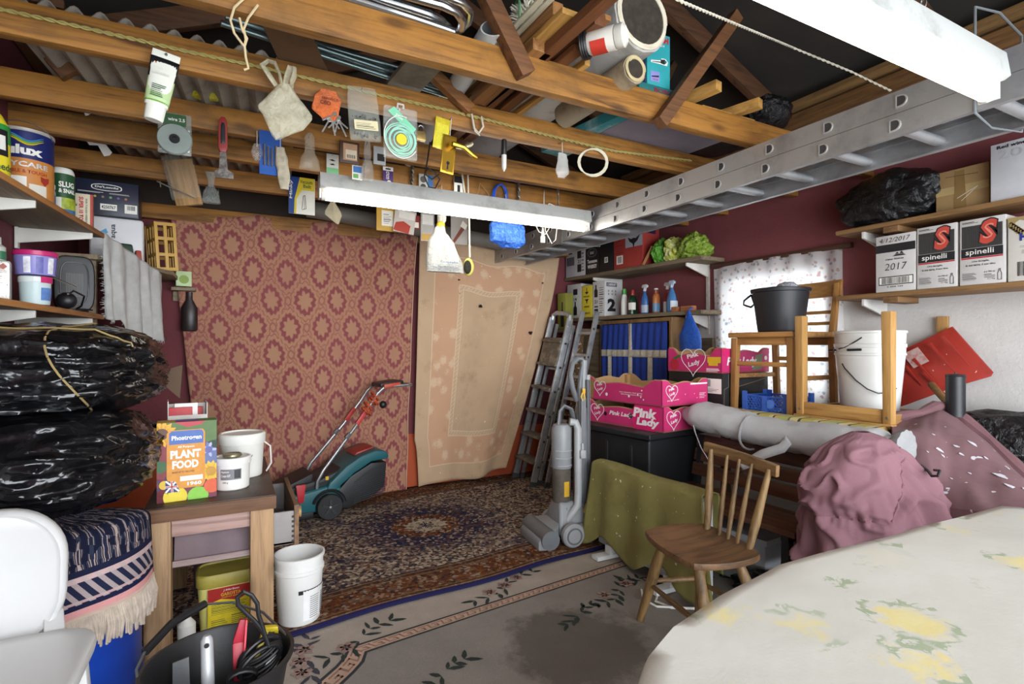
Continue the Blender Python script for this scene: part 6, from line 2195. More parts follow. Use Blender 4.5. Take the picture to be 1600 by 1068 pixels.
side([(-.42, .06), (.10, .055), (.12, .2), (.0, .225), (-.18, .20), (-.40, .16), (-.43, .12)], -.17, .17, 'deck', TE, mw, .025, 3)
side([(-.44, .03), (-.1, .025), (-.1, .07), (-.44, .07)], -.175, .175, 'skirt', MBK, mw, .008)
side([(-.33, .15), (.05, .19), (.22, .29), (.24, .355), (.12, .335), (-.05, .27), (-.2, .25), (-.33, .20)], -.13, .13, 'motor_cover', MBK, mw, .03, 3)
side([(-.36, .18), (-.1, .22), (-.09, .315), (-.34, .215)], -.12, .14, 'rear_flap', MBK, mw, .008)
side([(.06, .06), (.14, .05), (.34, .12), (.40, .16), (.415, .34), (.30, .345), (.15, .27), (.06, .18)], -.175, .175, 'grass_box', MBK, mw, .015, 2)
side([(.02, .14), (.06, .2), (.17, .285), (.30, .355), (.425, .36), (.43, .385), (.40, .42), (.33, .43), (.22, .40), (.12, .345), (.0, .24), (-.02, .18)], -.18, .18, 'grass_box_lid', TE, mw, .016, 3)
side([(.20, .395), (.33, .432), (.35, .437), (.34, .445), (.22, .415)], -.1, .1, 'red_grip', plain('9e2a22', .4), mw, .004)
mb = MB()
for i in range(15):
    z = .12 + .0145 * i
    xa = max(.15, .13 + (z - .25) * 1.5)
    mb.beam((xa + .02, -.181, z - .04), (.40, -.181, z), .004, .005, (0, 0, 1))
o = finish('ribs', mb, plain('2c2d30', .45), mw); o['kind'] = 'stuff'
for x, y in ((0, -.185), (0, .185), (-.34, -.165), (-.34, .165)):
    r = .088 if x == 0 else .06
    mb = MB(); mb.lathe([(r * .5, -.022), (r * .93, -.022), (r, -.014), (r, .014), (r * .93, .022), (r * .5, .022)], (x, y, r), 30, rot=(PI / 2, 0, 0)); wh = finish('wheel', mb, plain('151517', .6, bump=.2), mw)
    if y < 0:
        for k in range(5):
            a = k * 2 * PI / 5 + .3
            mb = MB(); mb.beam((x + .012 * math.cos(a), y - .024, r + .012 * math.sin(a)), (x + r * .62 * math.cos(a), y - .024, r + r * .62 * math.sin(a)), .014, .008, (0, 1, 0)); finish('spoke', mb, plain('2b2b2d', .5), wh)
        mb = MB(); mb.lathe([(0, 0), (.011, 0), (.009, .006), (0, .008)], (x, y - .024, r), 14, rot=(PI / 2, 0, 0)); finish('hub', mb, plain('8a8c8e', .4, .6), wh)
mb = MB(); mb.tube([(.105 * math.cos(a), -.178, .088 + .105 * math.sin(a)) for a in [PI * .05 + PI * .85 * i / 14 for i in range(15)]], .012, 6, flat=1.2); finish('wheel_arch', mb, MBK, mw)
TUBE_S = plain('b4b8bb', .3, .85, var=.08, bump=0)
for s in (-1, 1):
    y = .15 * s
    mb = MB(); mb.tube([(-.075, y, .19), (-.07, y, .26), (-.03, y, .33), (.20, y * .8, .60), (.33, y * .75, .77), (.37, y * .75, .83), (.41, y * .8, .868), (.47, y * .85, .88), (.60, y * .9, .885)], .0115, 10); finish('handle_tube', mb, TUBE_S, mw)
    mb = MB(); mb.beam((.21, y * .8, .62), (.28, y * .78, .71), .03, .026, (0, 1, 0)); finish('clamp', mb, plain('b5332c', .45), mw, bevel=.005)
    mb = MB(); mb.beam((.13, y * .85, .53), (.16, y * .83, .56), .028, .03, (0, 1, 0)); finish('tube_joint', mb, plain('5a5c5e', .4), mw, bevel=.004)
mb = MB(); mb.tube([(.60, -.135, .885), (.63, -.12, .885), (.64, -.08, .885), (.64, .08, .885), (.63, .12, .885), (.60, .135, .885)], .0115, 10); finish('grip_bar', mb, TUBE_S, mw)
mb = MB(); mb.beam((.41, -.125, .88), (.54, -.125, .895), .03, .03); finish('switch_box', mb, plain('b5432c', .45), mw, bevel=.008)
mb = MB(); mb.beam((.40, 0, .885), (.58, 0, .905), .2, .03); finish('switch_lever', mb, plain('202022', .45), mw, bevel=.01)
mb = MB()
for k in range(12):
    c = Vector((.27 + .008 * k, -.115, .70 + .011 * k))
    ax1, ax2 = Vector((-.6, 0, .8)), Vector((0, 1, 0))
    r = .034 + .006 * math.sin(k * 1.9)
    mb.tube([c + ax1 * r * math.cos(a) + ax2 * r * math.sin(a) + Vector((.012 * math.sin(k), 0, .01 * math.cos(k * 2))) for a in [2 * PI * i / 12 for i in range(12)]], .005, 5, closed=True)
finish('orange_cable', mb, plain('c0502a', .5), mw)
mb = MB(); mb.ball((.40, -.14, .75), .028, 2, None, (1, .8, 1)); finish('plug', mb, BLACK, mw)
mb = MB(); mb.hull8([Vector(p) for p in ((-.20, -.178, .14), (-.165, -.178, .14), (-.165, -.165, .14), (-.20, -.165, .14), (-.215, -.178, .26), (-.15, -.178, .26), (-.15, -.165, .26), (-.215, -.165, .26))]); finish('red_latch', mb, plain('b01f28', .45), mw, bevel=.005)
mb = MB(); mb.box((.0, -.132, .27), (.02, .004, .025)); finish('warning_label', mb, plain('d8b02c', .5), mw)

# ------------------------------------------------ stepladders leaning in the back right corner
AL = dirty('b6babd', '7e8488', .4, .6, .55, 9, 'e4e2da', .12)


def lean_frame(t, f0, f1, top0, top1, w, dpt, nst, tread, name, mat, cap=True, skip=()):
    """two stiles from feet f0, f1 to top0, top1 with treads between them"""
    f0, f1, top0, top1 = (Vector(p) for p in (f0, f1, top0, top1))
    upv = (top0 - f0).normalized()
    side_ = (f1 - f0).normalized()
    nrm = side_.cross(upv)
    for a, b in ((f0, top0), (f1, top1)):
        mb = MB(); mb.beam(a, b, w, dpt, nrm); wpart('stile', mb, mat, t, bevel=.003)
        mb = MB(); mb.beam(a - upv * .002, a + upv * .05, w * 1.3, dpt * 1.12, nrm); wpart('foot', mb, plain('4a4c4e', .7), t, bevel=.002)
    for i in range(nst):
        if i in skip:
            continue
        k = (i + 1) / (nst + 1)
        a, b = f0.lerp(top0, k), f1.lerp(top1, k)
        mb = MB()
        mb.beam(a - nrm * 0 , b, tread, .022, Vector((0, 0, 1)))
        wpart('tread', mb, name, t, bevel=.002)


TREAD = dirty('6f675c', 'a9a294', .6, .3, .5, 14)
sl = thing('stepladder', 'folded aluminium stepladder leaning in the back right corner', 'ladder', (2.3, 4.05, 0))
lean_frame(sl, (2.24, 4.22, .01), (2.215, 3.86, .01), (2.60, 4.16, 1.46), (2.62, 3.90, 1.44), .022, .055, 6, .11, TREAD, AL)
mb = MB(); mb.tube([(2.60, 4.16, 1.44), (2.61, 4.155, 1.48), (2.615, 4.11, 1.50), (2.62, 3.95, 1.485), (2.625, 3.905, 1.46), (2.62, 3.90, 1.42)], .02, 8); wpart('top_hoop', mb, AL, sl)
mb = MB(); mb.hull8([Vector(p) for p in ((2.47, 4.17, 1.03), (2.485, 3.90, 1.02), (2.55, 3.90, 1.26), (2.535, 4.16, 1.27), (2.455, 4.17, 1.04), (2.47, 3.90, 1.03), (2.535, 3.90, 1.27), (2.52, 4.16, 1.28))]); wpart('folded_platform', mb, TREAD, sl, bevel=.003)
for k in range(6):
    q = Vector((2.215, 3.86, .01)).lerp(Vector((2.62, 3.90, 1.44)), .12 + k * .145)
    mb = MB(); mb.cyl(q + Vector((-.004, -.02, 0)), q + Vector((0, -.03, 0)), .009, n=8); wpart('rivet', mb, plain('3c3c3e', .6), sl)
lean_frame(sl, (2.30, 4.20, .012), (2.29, 3.88, .012), (2.645, 4.15, 1.40), (2.665, 3.91, 1.38), .02, .03, 6, .03, AL, AL)
s2 = thing('ladder_section', 'narrow aluminium ladder section standing right of the folded stepladder', 'ladder', (2.36, 3.72, 0))
lean_frame(s2, (2.315, 3.80, .01), (2.33, 3.60, .01), (2.70, 3.82, 1.50), (2.735, 3.66, 1.49), .018, .045, 7, .03, AL, AL)
for k in range(6):
    q = Vector((2.33, 3.60, .01)).lerp(Vector((2.735, 3.66, 1.49)), .1 + k * .16)
    mb = MB(); mb.cyl(q + Vector((-.006, -.006, 0)), q + Vector((-.002, -.012, 0)), .011, n=8); wpart('rung_end', mb, plain('3c3c3e', .6), s2)
s3 = thing('wooden_stepladder', 'paint splashed wooden stepladder behind the vacuum cleaner', 'ladder', (2.75, 3.6, 0))
SPL = dirty('7a5a38', '5a4028', .8, 0, .5, 10, 'e0dccb', .2, .62)
lean_frame(s3, (2.62, 4.27, .01), (2.64, 4.0, .01), (2.80, 4.22, 1.33), (2.83, 4.03, 1.33), .03, .06, 6, .1, SPL, SPL)
mb = MB(); mb.beam((2.80, 4.05, 1.28), (2.90, 3.95, 1.32), .05, .02); wpart('top_step', mb, SPL, s3)

# ------------------------------------------------ upright vacuum cleaner
G1 = plain('8d9092', .42, var=.08)
G2 = plain('6a6d70', .42, var=.1)
G3 = plain('a6a9aa', .4, var=.06)
YEL = plain('d8a92c', .4)
dy = thing('vacuum_cleaner', 'grey upright vacuum cleaner with yellow clips standing at the rug edge', 'vacuum cleaner', (1.80, 2.74, .02), -.12)
# local: head towards -x
mb = MB(); mb.loft([[(-.235, y, z) for y, z in ((-.14, .0), (.14, .0), (.14, .05), (-.14, .05))], [(-.20, y, z) for y, z in ((-.15, .0), (.15, .0), (.15, .09), (-.15, .09))], [(-.13, y, z) for y, z in ((-.15, .0), (.15, .0), (.15, .11), (-.15, .11))], [(-.08, y, z) for y, z in ((-.09, .02), (.09, .02), (.09, .13), (-.09, .13))]]); finish('cleaner_head', mb, G1, dy, bevel=.012, seg=2)
mb = MB(); mb.cyl((-.165, -.16, .058), (-.165, .16, .058), .056, n=24); finish('brush_housing', mb, G2, dy)
for y in (-.15, .15):
    mb = MB(); mb.lathe([(.02, -.025), (.062, -.025), (.07, -.015), (.07, .015), (.06, .025), (.02, .025)], (-.02, y, .07), 28, rot=(PI / 2, 0, 0)); finish('wheel', mb, plain('97999b', .5), dy)
    mb = MB(); mb.tube([(-.02 + .045 * math.cos(a), y - .028, .07 + .045 * math.sin(a)) for a in [2 * PI * i / 20 for i in range(20)]], .005, 6, closed=True); finish('wheel_ring', mb, G2, dy)
mb = MB(); mb.loft([[(x, y, z) for x, y in ((-.08, -.10), (.12, -.10), (.14, .10), (-.08, .10))] for z in (.05, .14)] + [[(x, y, .24) for x, y in ((-.06, -.06), (.1, -.06), (.1, .06), (-.06, .06))]]); finish('motor_body', mb, G1, dy, bevel=.02, seg=3)
for i in range(5):
    mb = MB(); mb.beam((-.03 + .03 * i, -.098, .07), (-.02 + .026 * i, -.07, .21), .008, .01); finish('rib', mb, G2, dy)
mb = MB(); mb.cyl((.0, -.12, .09), (.15, -.11, .09), .035, n=18); mb.tube([(.15, -.11, .09), (.165, -.06, .09), (.165, .05, .09)], .04, 12); finish('rear_duct', mb, G2, dy)
mb = MB(); mb.lathe([(.052, 0), (.058, .01), (.058, .20), (.054, .205)], (-.02, 0, .23), 28); finish('clear_bin', mb, plain('5e5850', .2, var=.35, scale=14), dy)
mb = MB(); mb.lathe([(.058, 0), (.062, .01), (.062, .24), (.05, .265), (.03, .27)], (-.02, 0, .435), 28); finish('cyclone', mb, G1, dy)
for z, a0, a1 in ((.50, -2.6, -.5), (.545, -2.6, -.5), (.455, -2.4, -.7)):
    mb = MB(); mb.tube([(-.02 + .063 * math.cos(a), .063 * math.sin(a), z) for a in [a0 + (a1 - a0) * i / 12 for i in range(13)]], .0035, 5); finish('trim_line', mb, G3, dy)
cyl_patch(dy, .0595, -1.75, -1.15, .27, .36, YEL, 'bin_sticker', c=(-.02, 0))
mb = MB(); mb.tube([(-.045, -.01, .69), (-.03, 0, .78), (.0, .01, .81), (.05, .01, .79), (.075, .01, .70)], .017, 10, flat=.7); finish('carry_handle', mb, G2, dy)
mb = MB(); mb.tube([(-.03, -.075, .12), (.0, -.085, .17), (.045, -.085, .22), (.055, -.075, .30), (.055, -.07, .68), (.045, -.06, .715), (.01, -.05, .72)], .024, 14); finish('side_pipe', mb, G3, dy)
mb = MB(); mb.tube([(.10, 0, .16), (.11, 0, .6), (.115, 0, .80)], [.04, .038, .03], 14); finish('spine', mb, G2, dy)
for i, (x, y, r, z1) in enumerate(((.09, -.045, .012, .84), (.115, -.05, .014, .80), (.14, -.04, .013, .97), (.155, -.01, .014, 1.0))):
    mb = MB(); mb.tube([(x, y, .16), (x + .005, y, .5), (x + .004, y * .8, z1)], r, 10); finish('wand', mb, (G1, G2, plain('585b60', .4), G3)[i], dy)
mb = MB(); mb.tube([(.10, -.01, .80), (.10, -.01, .9), (.115, 0, 1.0), (.13, 0, 1.075), (.12, 0, 1.10), (.09, 0, 1.10), (.05, -.01, 1.07), (.035, -.01, 1.0), (.05, -.01, .92), (.08, -.01, .84)], .017, 10); finish('top_handle', mb, G2, dy)
mb = MB(); mb.tube([(.125, 0, .85), (.13, 0, 1.0), (.135, 0, 1.09)], .022, 12); finish('handle_wand', mb, G1, dy)
mb = MB(); mb.tube([(.095, -.06, .90), (.08, -.065, .87), (.09, -.065, .845), (.105, -.065, .86), (.1, -.062, .895)], .006, 6); mb.box((.1, -.06, .905), (.02, .014, .03)); finish('yellow_catch', mb, YEL, dy, bevel=.002)
for x, z in ((.10, .20), (.115, .12)):
    mb = MB(); mb.box((x, -.105, z), (.035, .02, .06), (0, .3, 0)); finish('yellow_clip', mb, YEL, dy, bevel=.008)
for k in range(4):
    mb = MB(); mb.tube([(.075 + .008 * k, -.06, .21), (.07 + .006 * k, -.085, .4), (.072 + .007 * k, -.085, .65), (.085 + .008 * k, -.065, .86)], .0045, 6); finish('cord', mb, G2, dy)
mb = MB(); mb.box((.07, -.1, .53), (.035, .03, .05)); mb.box((.07, -.1, .57), (.016, .016, .05)); finish('plug', mb, G3, dy, bevel=.006)
# ================================================ RIGHT SIDE
def ray_hit(u, p0, p1):
    """where the upright plane through picture column u meets the floor-plan line p0-p1"""
    a = (u - 800) / FPX
    dx, dy = SY + CY * a, CY - SY * a
    ex, ey = p1[0] - p0[0], p1[1] - p0[1]
    den = dx * ey - dy * ex
    t = (p0[0] * ey - p0[1] * ex) / den
    return Vector((dx * t, dy * t)), t


def wall_box(name, label, cat, u0, u1, vtop, z0, line, depth, mat, group=None, bevel=.003, hgt=None):
    """carton whose front lies on the floor-plan line between picture columns u0 and u1"""
    a, t0 = ray_hit(u0, *line)
    b, t1 = ray_hit(u1, *line)
    e = (b - a)
    w = e.length
    ez = e.normalized()
    n = Vector((-ez.y, ez.x))
    c = (a + b) / 2 + n * depth / 2
    tm = (t0 + t1) / 2
    h = hgt or (CAMH + (HZ - vtop) / FPX * tm - z0)
    t = thing(name, label, cat, (c.x, c.y, z0), math.atan2(ez.y, ez.x), group)
    mb = MB(); mb.box((0, 0, h / 2), (w - .003, depth, h))
    finish('carton', mb, mat, t, bevel=bevel)
    return t, box_faces(t, w - .003, depth, h), w, h


# ------------------------------------------------ window dressing
def net_material():
    t = NT('floral_net')
    uv = t.n('ShaderNodeUVMap')
    vo = t.n('ShaderNodeTexVoronoi', {'Vector': uv.outputs[0], 'Scale': 30.0})
    jag = t.math('ADD', vo.outputs['Distance'], t.math('MULTIPLY', t.math('SUBTRACT', t.noise(uv.outputs[0], 60, 2), .5), .6))
    f = t.ramp(jag, [(.20, (1, 1, 1, 1)), (.38, (0, 0, 0, 1))])
    pick = t.n('ShaderNodeSeparateXYZ', {0: vo.outputs['Color']})
    fc = t.ramp(pick.outputs[0], [(0, hx('b98a86')), (.35, hx('8a97a8')), (.6, hx('c2a090')), (.8, hx('9aa39a'))], 'CONSTANT')
    c = t.mix(t.math('MULTIPLY', f, .8), hx('e8e6e4'), fc)
    t.fin(c, .9)
    out = t.t.nodes['Material Output']
    tr = t.n('ShaderNodeBsdfTranslucent', {'Color': c})
    ms = t.n('ShaderNodeMixShader', {0: .62})
    t.t.links.new(t.b.outputs[0], ms.inputs[1])
    t.t.links.new(tr.outputs[0], ms.inputs[2])
    t.t.links.new(ms.outputs[0], out.inputs[0])
    return t.m


def net_fn(u, v):
    y = 2.84 + (1.885 - 2.84) * u
    zt = 1.775 + .02 * math.sin(u * PI)
    z = zt - v * (.93 - .02 * math.sin(u * 5))
    x = 3.205 + .018 * math.sin(u * 44 + v) * (.4 + .6 * v) + .008 * nz((u * 9, v * 2, 0))
    return Vector((x, y + .02 * v * (1 if u < .5 else -1) * abs(u - .5) - .03 * v * (1 - u), z))


t = thing('net_curtain', 'pale floral net curtain glowing with daylight over the window', 'curtain', (3.2, 2.35, .85))
mb = MB(); mb.sheet(net_fn, 110, 40, .95, .9)
wpart('net', mb, net_material(), t)
mb = MB(); mb.beam((3.225, 2.87, 1.80), (3.225, 1.84, 1.795), .035, .03)
solo('curtain_rail', mb, wood('4f3222', '2f1c12', 'y', .7, 1, 0), 'dark wooden batten holding the net curtain above the window', 'rail', bevel=.003)

# ------------------------------------------------ shelves in the far right corner
GREYW = wood('7d6e58', '574a3a', 'y', .75, 1, .3)
CL = ((3.0, 2.80), (2.855, 4.30))
for zt, lab in ((1.855, 'upper board shelf in the far right corner carrying drink cartons'), (1.462, 'lower board shelf in the far right corner carrying cartons and cleaning bottles')):
    t = thing('wall_shelf', lab, 'shelf', (3.1, 3.5, zt - .03), 0, 'shelves in the far right corner')
    mb = MB()
    q = [(2.995, 2.77), (3.24, 2.77), (3.24, 4.33), (2.845, 4.33)]
    mb.hull8([Vector((x, y, zt - .03)) for x, y in q] + [Vector((x, y, zt)) for x, y in q])
    wpart('board', mb, GREYW, t, bevel=.003)
    for yy, xf in ((2.92, 3.0), (3.95, 2.9)):
        mb = MB(); mb.hull8([Vector(p) for p in ((3.245, yy, zt - .13), (xf + .01, yy, zt - .055), (xf + .01, yy + .014, zt - .055), (3.245, yy + .014, zt - .13), (3.245, yy, zt - .031), (xf + .01, yy, zt - .031), (xf + .01, yy + .014, zt - .031), (3.245, yy + .014, zt - .031))])
        wpart('bracket', mb, plain('dad8d0', .5), t, bevel=.002)
mb = MB(); mb.box((3.241, 2.927, 1.60), (.014, .03, .62))
up = solo('shelf_upright', mb, plain('d2cdc2', .5, var=.2, scale=40), 'white slotted upright carrying the corner shelves', 'upright', bevel=.002)
CARD = lambda c1, **k: plain(c1, .6, var=.06, scale=14, bump=.05, **k)
BLK = plain('15161a', .5, var=.1, bump=.05)
UZ, LZ2 = 1.856, 1.463


def bottle_print(f, u, v, w, h, m, layer=2):
    f.poly([(u - w, v), (u + w, v), (u + w, v + h * .55), (u + w * .35, v + h * .7), (u + w * .35, v + h), (u - w * .35, v + h), (u - w * .35, v + h * .7), (u - w, v + h * .55)], m, 'printed_bottle', layer)


t, F, w, h = wall_box('wine_carton', 'white wine carton at the far end of the upper corner shelf', 'box', 884, 914, 372, UZ, CL, .2, CARD('b5b5b8'), 'cartons on the corner shelves')
f = F['front']; bottle_print(f, .72, .45, .1, .5, INK); bottle_print(f, .25, .6, .09, .35, INK); f.rect(.05, .3, .46, .52, plain('5a5a5e', .5)); f.text('21', .65, .33, .8, .42, INK); f.rect(.62, .1, .82, .3, INK); f.bars(.84, .12, .97, .9, INK, 9, 'small_print', 2, True, .3)
t, F, w, h = wall_box('whiskey_carton', 'black whiskey carton with arched white lettering on the upper corner shelf', 'box', 915, 936, 368, UZ, CL, .2, BLK, 'cartons on the corner shelves')
f = F['front']; f.text("JACK DANIEL'S", .1, .72, .9, .88, WHITE, bold=.05); f.disc(.5, .55, .36, plain('5a5a5c', .5), layer=1, ry=.12); f.disc(.5, .55, .3, BLK, layer=2, ry=.09); f.text('Old No.7', .34, .51, .66, .59, WHITE, layer=4); f.text('Tennessee', .14, .28, .88, .38, WHITE, bold=.03); f.text('WHISKEY', .16, .14, .86, .24, WHITE, bold=.04)
t, F, w, h = wall_box('whiskey_carton', 'black carton with a single white G on the upper corner shelf', 'box', 937, 958, 362, UZ, CL, .2, BLK, 'cartons on the corner shelves')
f = F['front']; f.text('G', .42, .76, .66, .92, WHITE, bold=.03); f.rect(.36, .22, .62, .36, PAPER); f.bars(.4, .24, .58, .34, INK, 7)
t, F, w, h = wall_box('red_carton', 'red carton with a white barcode and an eagle print on the upper corner shelf', 'box', 959, 1004, 356, UZ, CL, .2, CARD('a53a33'), 'cartons on the corner shelves')
f = F['front']; f.rect(.1, .12, .33, .34, PAPER); f.bars(.15, .15, .29, .31, INK, 8); f.rect(.42, .50, 1, 1, CARD('a9adb8'), layer=1); f.text('REVOLT', .48, .86, .78, .94, INK, layer=3)
f.poly([(.5, .76), (.62, .70), (.7, .72), (.78, .70), (.93, .78), (.84, .64), (.74, .58), (.71, .46), (.67, .58), (.57, .64)], INK, 'eagle', 3); f.poly([(.12, .82), (.2, .7), (.28, .82), (.2, .94)], BLK, layer=2); f.bars(.06, .4, .36, .64, plain('7d2a26', .6), 4, 'small_print', 1, True, .3)
a, _ = ray_hit(1003, *CL)
mb = MB(); mb.beam((a.x + .0, a.y - .015, UZ + .002), (a.x + .02, a.y - .1, UZ + .14), .018, .012)
solo('wooden_stick', mb, wood('b98d5a', '8a6236', 'z', .6), 'short wooden stick leaning on the red carton', 'stick')
t, F, w, h = wall_box('blue_box', 'dark blue packet lying on top of the red carton', 'packet', 968, 1004, 340, UZ + .268, CL, .16, plain('1a2c5e', .5), hgt=.05)
GRB = crumple('7d9c2a', .25, 22, .5, 'b3c46a')
for u0, u1, nm, m, lab, sd in ((1014, 1031, 'green_bag', crumple('4f9a2c', .25, 26, .5, '8cc25a'), 'bright green plastic bag at the left of the green bags on the upper corner shelf', 3), (1031, 1050, 'green_bag', crumple('c2c83a', .25, 26, .5, 'dfe3d8'), 'yellow and white plastic bag between the green bags on the upper corner shelf', 4), (1050, 1088, 'green_bag', GRB, 'large olive green plastic bag at the near end of the upper corner shelf', 5)):
    a, t0 = ray_hit(u0, *CL); b, t1 = ray_hit(u1, *CL)
    c = (a + b) / 2
    L = (b - a).length / 2
    mb = lump(Vector((c.x + .10, c.y, UZ + .085)), (.09, L * 1.05, .094), sd, .34, 5, flat=-.085)
    solo(nm, mb, m, lab, 'bag', 'green bags on the corner shelf')

t, F, w, h = wall_box('wine_carton', 'white wine carton on the lower corner shelf, left of the yellow one', 'box', 886, 908, 444, LZ2, CL, .2, CARD('bcbcbc'), 'cartons on the corner shelves')
f = F['front']; f.rect(.45, .68, .75, .85, INK); bottle_print(f, .6, .08, .12, .4, INK); f.bars(.1, .5, .35, .6, INK, 3, 'small_print', 2, True, .4); f.text('14', .5, .5, .7, .6, INK)
t, F, w, h = wall_box('wine_carton', 'bright yellow wine carton on the lower corner shelf', 'box', 909, 925, 446, LZ2, CL, .2, CARD('d3c437'), 'cartons on the corner shelves')
f = F['front']; f.rect(.47, .78, .53, .93, INK); f.poly([(.3, .8), (.7, .8), (.5, .72)], INK); f.text('RIOJA', .2, .62, .8, .68, INK); f.poly([(.3, .57), (.7, .57), (.55, .5), (.55, .44), (.45, .44), (.45, .5)], INK); f.text('WINE', .25, .3, .75, .36, INK); f.text('BLANCO', .15, .1, .85, .16, INK)
t, F, w, h = wall_box('wine_carton', 'white wine carton with a printed bottle and a large 2 on its near side', 'box', 926, 945, 439, LZ2, CL, .21, CARD('cfcfcf'), 'cartons on the corner shelves')
f = F['front']; bottle_print(f, .28, .55, .14, .35, INK); f.text('21', .18, .38, .42, .47, INK); f.rect(.14, .08, .46, .22, INK); f.rect(.14, .26, .46, .3, INK); f.bars(.55, .1, .92, .86, INK, 12, 'small_print', 2, True, .3)
f = F['right']; f.text('2', .15, .14, .62, .5, INK, bold=.05); f.rect(.1, .84, .7, .95, plain('4a4460', .5)); f.text('CABERNET', .14, .86, .66, .93, WHITE, layer=4)
for i in range(3):
    for j in range(2):
        f.text('x', .18 + .2 * i, .6 + .09 * j, .26 + .2 * i, .65 + .09 * j, INK)


def shelf_spot(u, off, line=CL):
    p, t = ray_hit(u, *line)
    return p.x + off, p.y, t


def bottle(name, label, u, prof, parts, z0, off=.06, sy=1.0, cat='bottle', group='cleaning bottles on the corner shelf', rz=0):
    x, y, t_ = shelf_spot(u, off)
    t = thing(name, label, cat, (x, y, z0), rz, group)
    mb = MB(); mb.lathe(prof, n=22, sy=sy); finish('body', mb, parts[0], t)
    for nm, pr, m in parts[1:]:
        mb = MB(); mb.lathe(pr, n=22, sy=sy); finish(nm, mb, m, t)
    return t


def spray_head(t, z, m, s=1.0):
    mb = MB()
    mb.lathe([(.012 * s, z), (.013 * s, z + .012), (.011 * s, z + .014), (.008 * s, z + .03)], n=14)
    finish('collar', mb, m, t)
    mb = MB()
    mb.loft([[(x, y * .011 * s, zz) for x, y, zz in q] for q in ([(-.03 * s, -1, z + .03), (.022 * s, -1, z + .028), (.022 * s, 1, z + .028), (-.03 * s, 1, z + .03)], [(-.035 * s, -.9, z + .045), (.028 * s, -.9, z + .04), (.028 * s, .9, z + .04), (-.035 * s, .9, z + .045)], [(-.02 * s, -.6, z + .056), (.02 * s, -.6, z + .056), (.02 * s, .6, z + .056), (-.02 * s, .6, z + .056)])])
    mb.beam((-.02 * s, 0, z + .032), (-.012 * s, 0, z + .004), .008 * s, .006 * s, (0, 1, 0))
    finish('trigger', mb, m, t, bevel=.002)


SB = [(.03, 0), (.034, .006), (.034, .10), (.028, .135), (.014, .165), (.0125, .185)]
t = bottle('bleach_bottle', 'white curved bottle with a green cap next to the wine cartons', 967, [(.028, 0), (.032, .006), (.032, .12), (.024, .165), (.018, .18)], (plain('dcdcd4', .35), ('cap', [(.018, .178), (.02, .182), (.018, .225), (.012, .228)], plain('3f9a3f', .4))), LZ2, .06, .7)
t = bottle('washing_up_bottle', 'dark green washing-up bottle with a round label and red cap', 980, [(.036, 0), (.042, .006), (.042, .12), (.03, .155), (.016, .165)], (plain('183a26', .25), ('cap', [(.016, .163), (.017, .165), (.015, .2), (.008, .21)], plain('b03a34', .4))), LZ2, .06, .7)
cyl_patch(t, .0428, -2.3 - .9, -2.3 + .6, .04, .10, WHITE, 'printed_label', r1=.0428)
t = bottle('bottle', 'slim magenta bottle between the dark green and blue spray bottles', 992, [(.02, 0), (.024, .006), (.024, .12), (.014, .15), (.012, .165)], (plain('8a1f5a', .3), ('cap', [(.013, .163), (.013, .185), (.01, .187)], plain('5a1f3a', .4))), LZ2, .08)
t = bottle('spray_bottle', 'blue and white spray bottle with a white trigger', 1000, SB, (plain('3f74b8', .3), ('lower_label', [(.0345, .01), (.0348, .012), (.0348, .07), (.0345, .072)], plain('b9c9dc', .4))), LZ2, .05, .75, rz=PI / 2)
spray_head(t, .185, plain('d5dae0', .4))
t = bottle('bottle', 'orange bottle with a white cap behind the green labelled one', 1009, [(.026, 0), (.03, .006), (.03, .14), (.014, .17), (.013, .18)], (plain('b3622a', .35), ('cap', [(.014, .178), (.017, .18), (.017, .205), (.014, .208)], WHITE)), LZ2, .11)
t = bottle('bottle', 'flat orange and green bottle in front on the lower corner shelf', 1018, [(.03, 0), (.034, .006), (.034, .13), (.026, .15), (.02, .155)], (plain('b06a34', .35), ('label', [(.0345, .01), (.0348, .012), (.0348, .075), (.0345, .077)], plain('5f86a8', .4)), ('cap', [(.02, .154), (.022, .156), (.022, .185), (.018, .187)], plain('7d3a24', .4))), LZ2, .05, .7)
t = bottle('spray_bottle', 'dark red and white spray bottle with a pale trigger', 1029, SB, (plain('7d2a2e', .3), ('lower_label', [(.0345, .004), (.0348, .006), (.0348, .085), (.0345, .087)], plain('cfcfca', .4))), LZ2, .09, .75, rz=PI / 2)
spray_head(t, .185, plain('c9c4c4', .4))
t = bottle('spray_bottle', 'large pale blue spray bottle nearest the end of the cleaning bottles', 1042, [(.04, 0), (.045, .006), (.045, .08), (.036, .13), (.016, .175), (.0135, .19)], (plain('4f86c0', .3),), LZ2, .05, .7, rz=PI / 2)
spray_head(t, .19, plain('b9cfe4', .4))
x, y, _ = shelf_spot(1042, .05)
t2 = Face(t, frame((-.03, 0, .02), (1, 0, 0), (0, 0, 1)), .06, .07)
cyl_patch(t, .0455, PI - .2 - .8, PI - .2 + .9, .015, .085, plain('cfd9e0', .4), 'printed_label', r1=.0452)
for k, (u, L, dz) in enumerate(((1052, .035, 0), (1071, .07, .0))):
    x, y, _ = shelf_spot(u, .03)
    mb = MB(); mb.box((x, y, LZ2 + .018 + dz), (.05, L * 1.6, .035))
    solo('wood_block', mb, wood('b5744a', '8a5030', 'y', .7, 1, 0), ('short' if k == 0 else 'long') + ' orange wooden block at the end of the lower corner shelf', 'block', 'wooden blocks on the corner shelf', bevel=.003)
